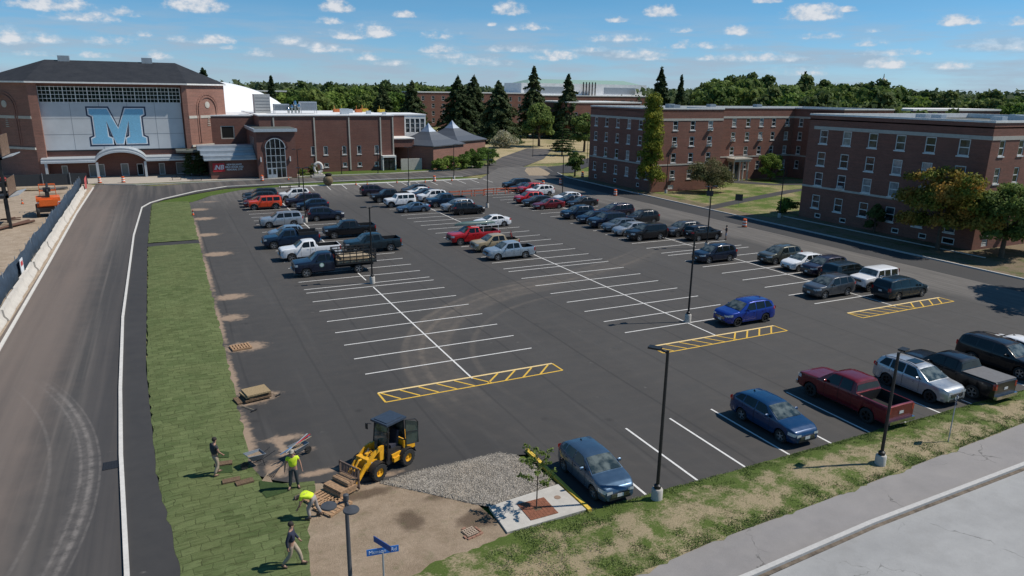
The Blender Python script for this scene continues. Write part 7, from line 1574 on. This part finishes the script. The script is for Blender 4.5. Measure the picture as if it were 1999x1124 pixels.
t = MB(); t.cyl((-1.75, -16.6, .088), .14, .012, 16); tag(t.build('manhole_lid', mat('lid_brown', (.25, .17, .12), .8)), 'small round brown lid in the slab near the yellow kerb', 'lid')
def brick_ring():
    x, y = G(918, 1040); t = thing('catch_basin', 'square grate with a red brick collar sunk in dark soil', 'catch basin', (x, y, .02), .2); t.scale = (.82, .82, 1); b = MB()
    for i in range(5): b.box(-.3+i*.13, -.3, .03, -.25+i*.13, .3, .06); b.box(-.3, -.3+i*.13, .032, .3, -.25+i*.13, .062)
    b.build('grate', mat('grate_tan', (.35, .27, .2), .8), t)
    rr = random.Random(2)
    for i, (bx, by, ba) in enumerate(((-.3, -.4, 0), (-.08, -.41, .05), (.15, -.40, -.05), (.36, -.38, .2), (.42, -.15, 1.5), (.41, .08, 1.6), (-.42, -.2, 1.55), (-.1, .40, .1))): b = MB(); b.box(-.1, -.045, -.03, .1, .045, .045); b.build('brick', mat('brick_orange', (.30, .16, .11), .9), t, loc=(bx, by, 0), rz=ba)
brick_ring()
t = MB(); x, y = G(217, 908)
for i in range(6): t.box(-.3+i*.11, -.35, 0, -.25+i*.11, .35, .012)
t.box(-.34, -.39, -.003, .34, .39, .004, 1); tag(t.build('storm_drain', [M_dmet, M_blk], loc=(x, y, .002)), 'dark storm drain grate beside the road kerb', 'drain')
# sculpture and covered object near the gym
x, y = G(622, 345); t = thing('stone_sculpture', 'white ring shaped sculpture on steps before the gym', 'sculpture', (x, y, 0)); b = MB(); b.box(-1.4, -1, 0, 1.6, 1, .3); b.box(-.9, -.7, .3, .9, .7, .6); b.build('plinth', M_stone, t)
b = MB(); b.tube([(.75*math.cos(a), 0, 1.75+.95*math.sin(a)) for a in np.linspace(-PI/2, PI*1.35, 18)], [.34-.008*i for i in range(18)], 8); b.build('ring', M_curbw, t, smooth=60)
x, y = G(641, 362); t = thing('wrapped_statue', 'brown wrapped round topped object standing on the lot kerb', 'statue', (x, y, 0)); b = MB(); b.ball((0, 0, .9), .9, 0, 8, 1, .8, 1.0); b.ball((.1, 0, 1.9), .45, 1, 6, 1.4, 1, .7); b.build('wrapping', [mat('wrap_tan', (.16, .12, .07), .9, var=.6, scale=2.5), M_under], t, smooth=60)
for i, (px, py) in enumerate(((556, 367), (575, 366), (352, 345), (345, 351), (385, 352))):
    x, y = G(px, py); t = thing('bench', ['left bench beside the lamp at the lot corner', 'right bench beside the lamp at the lot corner', 'dark cycle rack by the columnar evergreens', 'dark bench before the colonnade end', 'low bench before the evergreens'][i], 'bench', (x, y, 0)); b = MB(); b.box(-.9, -.22, .42, .9, .22, .47); b.build('seat', M_dmet, t)
    for s in (-.7, .7): b = MB(); b.box(s-.04, -.2, 0, s+.04, .2, .42); b.build('leg', M_dmet, t)
# ---------------------------------------------------------------- wheel loader
def loader():
    t = thing('wheel_loader', 'small yellow wheel loader with pallet forks and black cab', 'loader', (-7.60, -11.12, .0), R_(27)); Y = mat('loader_yellow', (.72, .36, .015), .4, coat=.4, var=.15, scale=7); Kb = M_dmet
    wb, tw, r = .86, .56, .40
    b = MB(); b.box(-.25, -.42, .35, 1.55, .42, .95); b.box(-1.25, -.30, .32, -.25, .30, .75); b.build('chassis', Kb, t)
    b = MB(); b.prism([(.75, -.52), (1.5, -.46), (1.58, -.3), (1.58, .3), (1.5, .46), (.75, .52)], .62, 1.22); b.box(.1, -.56, .42, .5, .56, .62); b.box(.05, -.50, .62, .75, .50, .78); b.build('engine_cover', Y, t, smooth=30)
    b = MB(); b.box(1.583, -.28, .72, 1.60, .28, 1.1); b.build('rear_grille', Kb, t)
    b = MB(); b.prism([(-1.2, -.24), (-.3, -.28), (-.3, .28), (-1.2, .24)], .5, .82); b.box(-1.28, -.36, .5, -1.05, .36, 1.05); b.build('front_frame', Y, t)
    # cab: four posts, roof, glass, seat
    c0, c1, zb, zt = -.22, .86, .95, 2.25; P4 = [(c0, -.48), (c1, -.48), (c1, .48), (c0, .48)]; Tp = [(c0+.16, -.44), (c1-.04, -.44), (c1-.04, .44), (c0+.16, .44)]
    for (a, q) in zip(P4, Tp): b = MB(); b.tube([(*a, .6 if a[0] < 0 else zb), (*q, zt)], .035, 6); b.build('cab_post', Kb, t)
    b = MB(); b.box(c0-.02, -.53, zt, c1+.08, .53, zt+.09); b.box(c0+.08, -.4, zt+.09, c1-.06, .4, zt+.12); b.build('cab_roof', mat('loader_roof', (.03, .045, .07), .5), t)
    b = MB(); b.quad((c0+.005, -.45, .7), (c0+.005, .45, .7), (c0+.15, .42, zt-.03), (c0+.15, -.42, zt-.03)); b.build('front_glass', M_ws, t, fix=False)
    b = MB(); b.quad((c0+.02, .48, zb), (c1, .48, zb), (c1-.04, .44, zt), (c0+.18, .44, zt)); b.build('side_glass', M_ws, t, fix=False)
    b = MB(); b.quad((c1+.0, -.45, 1.25), (c1, .45, 1.25), (c1-.04, .42, zt), (c1-.04, -.42, zt)); b.build('rear_glass', M_ws, t, fix=False)
    b = MB(); b.box(.22, -.24, .95, .66, .24, 1.10); b.box(.60, -.22, 1.1, .72, .22, 1.68, ry=.1); b.build('seat', mat('seat_dark', (.03, .032, .05), .7), t)
    b = MB(); b.tube([(-.1, 0, .95), (.08, 0, 1.35)], .03, 6); b.tube([(.08+.03*math.sin(a), .17*math.cos(a), 1.37+.16*math.sin(a)*.5) for a in np.linspace(0, 2*PI, 13)], .015, 5); b.build('steering_wheel', Kb, t)
    # open door swung back on the near side
    dr = MB(); pts = [(.86, -.56, 1.0), (1.32, -.86, 1.05), (1.32, -.86, 2.05), (1.22, -.80, 2.2), (.86, -.52, 2.2)]; dr.tube(pts+[pts[0]], .025, 6); dr.tube([pts[0][:2]+(1.62,), pts[1][:2]+(1.62,)], .018, 6); d = dr.build('door', Kb, t)
    q = MB(); q.add([pts[0], pts[1], pts[2], pts[4]], ((0, 1, 2, 3),)); q.build('door_glass', mat('door_glass_pale', (.10, .13, .10), .08), d, fix=False)
    for s in (-1, 1):
        b = MB(); b.tube([(c0, s*.5, 2.1), (c0-.1, s*.68, 2.12)], .012, 5); b.box(c0-.14, s*.68-.07, 1.85, c0-.11, s*.68+.07, 2.12); b.build('mirror', Kb, t)
        for x in (-wb, wb):
            q = MB(); w_ = .15; q.lathe([(r*.52, -w_), (r*.92, -w_), (r, -w_*.75), (r, w_*.75), (r*.92, w_), (r*.52, w_), (r*.48, w_*.5), (r*.48, -w_*.5)], n=26, axis='y', cap=False)
            for k in range(18):
                a = 2*PI*k/18; 
                for sd_ in (-1, 1):
                    a2 = a+(.17 if sd_ > 0 else 0); q.tube([((r+.004)*math.cos(a2), 0.0, (r+.004)*math.sin(a2)), ((r+.0)*math.cos(a2+.16), sd_*w_*.95, (r+.0)*math.sin(a2+.16))], .022, 4)
            wv = q.build('wheel', M_tyre, t, smooth=40, loc=(x, s*tw, r)); h_ = MB(); h_.lathe([(r*.50, s*w_*.2), (r*.50, s*w_*.8), (r*.40, s*w_*.72), (r*.36, s*w_*.35), (.06, s*w_*.35), (.055, s*w_*.6), (.01, s*w_*.62)] if s > 0 else [(r*.50, s*w_*.2), (r*.50, s*w_*.8), (r*.40, s*w_*.72), (r*.36, s*w_*.35), (.06, s*w_*.35), (.055, s*w_*.6), (.01, s*w_*.62)], n=20, axis='y', cap=True); h_.build('hub', Y, wv, smooth=40)
        for x, rr_ in ((-wb, .12), (wb, .16)):
            b = MB(); k = 9; arc = [(x+(r+.07)*math.cos(a), (r+.07)*math.sin(a)+r) for a in np.linspace(.25, PI-.35, k)]
            for (x0, z0), (x1, z1) in zip(arc[:-1], arc[1:]): b.quad((x0, s*(tw-.18), z0), (x1, s*(tw-.18), z1), (x1, s*(tw+.17), z1), (x0, s*(tw+.17), z0))
            b.build('mudguard', Kb, t, smooth=50)
        # lift arm
        def bar(p, w0, y_, th):
            vv = []
            for i, (x, z) in enumerate(p):
                a = p[max(i-1, 0)]; c = p[min(i+1, len(p)-1)]; dx, dz = c[0]-a[0], c[1]-a[1]; l = math.hypot(dx, dz); nx, nz = -dz/l*w0[i]/2, dx/l*w0[i]/2
                vv += [(x-nx, y_-th/2, z-nz), (x+nx, y_-th/2, z+nz), (x+nx, y_+th/2, z+nz), (x-nx, y_+th/2, z-nz)]
            n = len(p); bb = MB(); bb.add(vv, [(i*4+j, i*4+(j+1) % 4, i*4+4+(j+1) % 4, i*4+4+j) for i in range(n-1) for j in range(4)]+[(0, 1, 2, 3), (n*4-4, n*4-3, n*4-2, n*4-1)]); return bb
        bar([(-.42, 1.30), (-.75, 1.22), (-1.35, .78), (-1.80, .30), (-1.92, .22)], [.16, .20, .19, .17, .12], s*.33, .07).build('lift_arm', Y, t)
        b = MB(); b.tube([(-.65, s*.30, .62), (-1.1, s*.30, .82)], .045, 8); b.tube([(-1.1, s*.30, .82), (-1.35, s*.32, .9)], .025, 8, 0); b.build('lift_cylinder', M_metal, t)
        b = MB(); b.prism([(-.55, s*.30-.05), (-.30, s*.30-.05), (-.30, s*.30+.05), (-.55, s*.30+.05)], .7, 1.36); b.build('arm_tower', Y, t)
    b = MB(); b.tube([(-1.5, -.33, .62), (-1.5, .33, .62)], .06, 8); b.tube([(-.8, 0, .98), (-1.45, 0, .98), (-1.75, 0, .62)], .05, 8); b.box(-1.05, -.07, .8, -.7, .07, 1.15); b.build('tilt_linkage', Y, t)
    b = MB(); 
    for a in (-.2, 0, .2): b.tube([(-.4, a, 1.0), (-.8, a*.8, 1.22), (-1.2, a*.6, .95)], .014, 5)
    b.build('hoses', Kb, t)
    ff = mat('fork_brown', (.12, .085, .07), .7, var=.3)
    b = MB(); X = -1.98
    for z in (.12, .50, .98): b.box(X-.03, -.62, z, X+.03, .62, z+.06)
    for i in range(13): b.box(X-.012, -.61+i*.1, .15, X+.012, -.595+i*.1, 1.0)
    for y_ in (-.62, .58): b.box(X-.035, y_, .08, X+.035, y_+.05, 1.04)
    b.build('fork_carriage', ff, t)
    for y_ in (-.35, .27): b = MB(); b.box(X-1.05, y_, .06, X-.03, y_+.10, .10); b.build('fork', ff, t)
    return t
loader()
def M27(dx, dy): c, s = math.cos(R_(27)), math.sin(R_(27)); return (-7.6+c*dx-s*dy, -11.12+s*dx+c*dy)
x, y = M27(-2.55, -.02); t = thing('sod_pallet', 'brown sod slab stack on the loader forks', 'sod stack', (x, y, .11), R_(27)); b = MB(); b.box(-.42, -.55, .0, .42, .55, .10); b.build('pallet_board', M_pal, t)
b = MB(); rr = random.Random(5)
for k in range(2): b.box(-.42+.03*k, -.56, .101+k*.09, .45, .56, .185+k*.09)
for k in range(3): b.lathe([(.09, -.5), (.11, -.3), (.1, .3), (.09, .5)], (.12+.17*k, 0, .37), 8, axis='y')
b.build('sod_slab', mat('sod_back', (.30, .19, .11), 1, var=.3, scale=12, bump=.6), t)
x, y = M27(-3.45, .0); pallet(x, y, R_(27+90), 'loose wooden pallet lying in front of the loader forks')
x, y = G(650, 990, .0); pallet(x, y, R_(32), 'dark pallet half under the round lamp head')
rrs = random.Random(8)
for i, (px, py, r_, m) in enumerate(((452, 941, 0, M_soilroll), (478, 944, 8, M_soilroll), (437, 908, -6, M_soilroll))):
    x, y = G(px, py); b = MB(); b.box(-.36, -.17, .05, .36, .17, .13, rz=R_(r_)); tag(b.build('sod_piece', m, loc=(x, y, 0)), ['folded brown sod piece at the worker in grey', 'upturned brown sod strip right of the standing worker', 'small upturned sod piece by the grey shirted worker'][i], 'sod piece')
def darkpatch():
    for i, pts in enumerate(([(506, 938), (560, 945), (566, 958), (520, 972), (508, 958)], [(427, 880), (447, 882), (447, 893), (427, 893)], [(425, 908), (452, 908), (455, 922), (428, 924)], [(592, 955), (612, 962), (600, 972)])):
        b = MB(); b.poly([G(*p, .06) for p in pts], .064+.002*i); tag(b.build('fresh_sod_piece', mat('fresh_sod', (.028, .055, .010), .95, var=.35, scale=22, bump=.8), fix=False), ['large fresh dark green sod piece by the worker in yellow', 'small fresh dark sod square right of the standing worker', 'fresh dark sod square below the small one', 'triangular dark sod scrap beside the bending worker'][i], 'sod piece')
darkpatch()
# ---------------------------------------------------------------- people
def skin_obj(name, P, E, R, m, parent, sub=1):
    keys = list(P); me = bpy.data.meshes.new(name); me.from_pydata([P[k] for k in keys], [(keys.index(a), keys.index(b_)) for a, b_ in E], []); o = link(name, me, parent)
    md = o.modifiers.new('skin', 'SKIN'); md.use_smooth_shade = True
    if not me.skin_vertices: raise RuntimeError('no skin layer')
    for i, k in enumerate(keys):
        r = R[k]; r = (r, r) if not isinstance(r, tuple) else r; me.skin_vertices[0].data[i].radius = r; me.skin_vertices[0].data[i].use_root = (i == 0)
    s = o.modifiers.new('sub', 'SUBSURF'); s.levels = sub; s.render_levels = sub
    dg = bpy.context.evaluated_depsgraph_get(); dg.update(); nm = bpy.data.meshes.new_from_object(o.evaluated_get(dg)); o.modifiers.clear(); o.data = nm; nm.materials.clear(); nm.materials.append(m); nm.polygons.foreach_set('use_smooth', [True]*len(nm.polygons)); return o
def person(loc, rz, J, lab, shirt, trousers, skin=(.35, .2, .14), hair=(.02, .015, .012), hat=None, scale=1.0, sleeves=.5, shorts=False, shoes=None, women=False):
    """J: joint positions; x = person's right, y = forward, z up"""
    t = thing('person', lab, 'person', (*loc, .05), rz); t.scale = (scale,)*3; mk = mat('skin_%d' % int(skin[0]*100), skin, .6); P = dict(J); P.pop('face', None); V = lambda k: Vector(P[k])
    E = [('pelvis', 'waist'), ('waist', 'chest'), ('chest', 'neck'), ('neck', 'head'), ('head', 'crown')]; R = dict(pelvis=(.15, .11), waist=(.135, .10), chest=(.16, .115), neck=.055, head=(.075, .088), crown=(.06, .07))
    for s in 'LR':
        E += [('chest', 'sh'+s), ('sh'+s, 'el'+s), ('el'+s, 'wr'+s), ('wr'+s, 'palm'+s), ('pelvis', 'hip'+s), ('hip'+s, 'kn'+s), ('kn'+s, 'an'+s), ('an'+s, 'toe'+s)]
        R.update({'sh'+s: .062, 'el'+s: .043, 'wr'+s: .030, 'palm'+s: (.038, .022), 'hip'+s: .095, 'kn'+s: .06, 'an'+s: .042, 'toe'+s: .035})
        d = (V('wr'+s)-V('el'+s)).normalized(); P['palm'+s] = tuple(V('wr'+s)+d*.06); side = d.cross(Vector((1, 0, 0))); side = (side if side.length > .2 else d.cross(Vector((0, 1, 0)))).normalized(); cl = d.cross(side)
        for f in range(4):
            o = (f-1.5)*.021; l = (.062, .072, .068, .052)[f]; a = V('palm'+s)+d*.035+side*o; k1, k2 = 'f%d%s' % (f, s), 'g%d%s' % (f, s); P[k1] = tuple(a+d*l*.5); P[k2] = tuple(a+d*l+cl*.022); E += [('palm'+s, k1), (k1, k2)]; R[k1] = .009; R[k2] = .008
        a = V('wr'+s)+d*.03+side*.045; P['th'+s] = tuple(a+d*.03+side*.012); E.append(('palm'+s, 'th'+s)); R['th'+s] = .010
    body = skin_obj('body', P, E, R, mk, t, 1)
    hc = V('head')*.45+V('crown')*.55; fwd = Vector(J.get('face', (0, 1, 0))).normalized(); upv = (V('crown')-V('neck')).normalized(); rt = fwd.cross(upv).normalized()
    b = MB(); b.ball(tuple(hc-fwd*.022+upv*.022), .098, 0, 8, 1, 1.08, 1.05); b.build('hair' if not hat else 'cap', mat('hair_%d' % int(hair[0]*1000), hair, .8) if not hat else mat('cap_%d' % int(hat[0]*100), hat, .8), t, smooth=60)
    if hat: b = MB(); b.ball(tuple(hc+fwd*.10+upv*.03), .06, 0, 5, 1, 1, .25); b.build('cap_peak', mat('cap_%d' % int(hat[0]*100), hat, .8), t, smooth=60)
    b = MB(); fc = hc-upv*.02
    b.ball(tuple(fc+fwd*.098-upv*.015), .016, 0, 4); 
    for s in (-1, 1): b.ball(tuple(fc+fwd*.012+rt*s*.088-upv*.01), .022, 0, 4)
    b.build('nose_and_ears', mk, t, smooth=60); b = MB()
    for s in (-1, 1): b.ball(tuple(fc+fwd*.086+rt*s*.032+upv*.012), .009, 0, 4)
    b.ball(tuple(fc+fwd*.082-upv*.052), .014, 1, 4, 1.5, 1, .4); b.build('eyes_and_mouth', [M_blk, mat('lip', (.3, .11, .09), .6)], t)
    sp = {k: P[k] for k in ('pelvis', 'waist', 'chest', 'neck', 'shL', 'shR')}; se = [('pelvis', 'waist'), ('waist', 'chest'), ('chest', 'neck'), ('chest', 'shL'), ('chest', 'shR')]; sr = dict(pelvis=(.185, .145), waist=(.178, .142), chest=(.192, .145), neck=.062, shL=.078, shR=.078)
    sp['neck'] = tuple(V('neck')*.75+V('chest')*.25); sp['pelvis'] = tuple(V('pelvis')*.85+V('waist')*.15)
    for s in 'LR': sp['sl'+s] = tuple(V('sh'+s)*(1-sleeves)+V('el'+s)*sleeves) if sleeves <= 1 else P['wr'+s]; 
    for s in 'LR':
        if sleeves > 1: sp['el'+s] = P['el'+s]; sr['el'+s] = .056; se += [('sh'+s, 'el'+s), ('el'+s, 'sl'+s)]; sr['sl'+s] = .042
        else: se.append(('sh'+s, 'sl'+s)); sr['sl'+s] = .062
    skin_obj('shirt', sp, se, sr, shirt, t, 1)
    tp = {k: P[k] for k in ('pelvis', 'waist', 'hipL', 'hipR', 'knL', 'knR')}; te = [('waist', 'pelvis'), ('pelvis', 'hipL'), ('pelvis', 'hipR'), ('hipL', 'knL'), ('hipR', 'knR')]; tr = dict(pelvis=(.155, .125), waist=(.13, .11), hipL=.108, hipR=.108, knL=.078, knR=.078)
    tp['waist'] = tuple(V('pelvis')*.6+V('waist')*.4)
    if not shorts:
        for s in 'LR': tp['cf'+s] = tuple(V('an'+s)*.93+V('kn'+s)*.07); te.append(('kn'+s, 'cf'+s)); tr['cf'+s] = .068
    skin_obj('trousers' if not shorts else 'shorts', tp, te, tr, trousers, t, 1)
    for s in 'LR':
        a, q = V('an'+s), V('toe'+s); d = (q-a); b = MB(); b.tube([tuple(a-d*.25+Vector((0, 0, -.03))), tuple(a+d*.4+Vector((0, 0, -.03))), tuple(q+d*.15)], [.05, .055, .042], 8); b.build('boot', shoes or mat('boot_brown', (.09, .06, .04), .8), t, smooth=60)
    return t
stand = dict(pelvis=(0, 0, .95), waist=(0, 0, 1.12), chest=(0, .01, 1.36), neck=(0, .02, 1.50), head=(0, .04, 1.61), crown=(0, .04, 1.74), shL=(-.19, 0, 1.42), shR=(.19, 0, 1.42), elL=(-.25, -.02, 1.14), elR=(.25, -.02, 1.14), wrL=(-.25, .10, .90), wrR=(.25, .10, .90),
    hipL=(-.10, 0, .88), hipR=(.10, 0, .88), knL=(-.12, .03, .48), knR=(.12, .02, .48), anL=(-.13, -.02, .09), anR=(.13, -.03, .09), toeL=(-.15, .15, .03), toeR=(.15, .14, .03))
M_hv = mat('hi_vis_shirt', (.62, .80, .03), .8, var=.1); M_kh = mat('khaki_cloth', (.33, .27, .20), .9, var=.15); M_gr = mat('charcoal_cloth', (.035, .038, .042), .9); M_nv = mat('navy_cloth', (.016, .022, .048), .9); M_dk = mat('dark_jeans', (.04, .05, .055), .9); M_lt = mat('light_work_trousers', (.30, .27, .25), .9, var=.15)
a = dict(stand); a.update(anL=(-.12, .14, .09), knL=(-.11, .16, .49), toeL=(-.13, .31, .03), anR=(.12, -.16, .10), knR=(.11, .02, .48), toeR=(.13, 0, .03), elR=(.24, .06, 1.15), wrR=(.2, .24, .96), face=(.15, 1, -.15), head=(0, .06, 1.60), crown=(0, .08, 1.73))
person((-14.45, -8.75), R_(-62), a, 'worker in dark shirt and khaki trousers standing on the sod', M_gr, M_kh)
a = dict(stand); a.update(elL=(-.29, -.02, 1.15), elR=(.29, -.02, 1.15), wrL=(-.34, .03, .90), wrR=(.33, .03, .90), anL=(-.16, -.02, .09), anR=(.17, .02, .09), toeL=(-.21, .14, .03), toeR=(.23, .16, .03), head=(0, .05, 1.60), crown=(0, .07, 1.73))
person((-11.55, -11.25), R_(170), a, 'worker in yellow-green shirt and dark jeans standing at the sod edge', M_hv, M_dk, hat=(.35, .32, .26), scale=1.02)
a = dict(pelvis=(0, -.14, .90), waist=(0, 0, .98), chest=(0, .26, 1.02), neck=(0, .42, .98), head=(0, .51, .90), crown=(0, .60, .81), shL=(-.19, .30, 1.0), shR=(.19, .30, 1.0), elL=(-.23, .34, .72), elR=(.22, .34, .72), wrL=(-.18, .46, .50), wrR=(.14, .46, .48), hipL=(-.10, -.12, .84), hipR=(.10, -.12, .84), knL=(-.13, .08, .46), knR=(.16, -.18, .44), anL=(-.14, .02, .09), anR=(.18, -.34, .10), toeL=(-.15, .19, .03), toeR=(.2, -.17, .03), face=(0, .75, -.6))
person((-11.3, -13.75), R_(62), a, 'worker in yellow-green shirt bending down over the sod', M_hv, M_lt, hat=(.13, .10, .07))
a = dict(stand); a.update(anL=(-.10, .30, .10), knL=(-.10, .22, .50), toeL=(-.10, .46, .06), anR=(.12, -.34, .14), knR=(.10, -.06, .50), toeR=(.12, -.20, .04), elL=(-.27, .04, 1.15), wrL=(-.25, .20, .94), elR=(.27, -.10, 1.16), wrR=(.26, -.08, .90), face=(-.2, 1, 0))
person((-12.45, -16.5), R_(70-180), a, 'worker in long navy shirt and khaki trousers walking on the sod edge', M_nv, M_kh, sleeves=2)
person((43.2, 23.2), R_(60), dict(stand, wrR=(.2, .3, 1.25), elR=(.25, .1, 1.12)), 'woman in dark top and light shorts at the nose of the black suv', M_gr, mat('pale_shorts', (.30, .34, .42), .9), shorts=True, scale=.95)
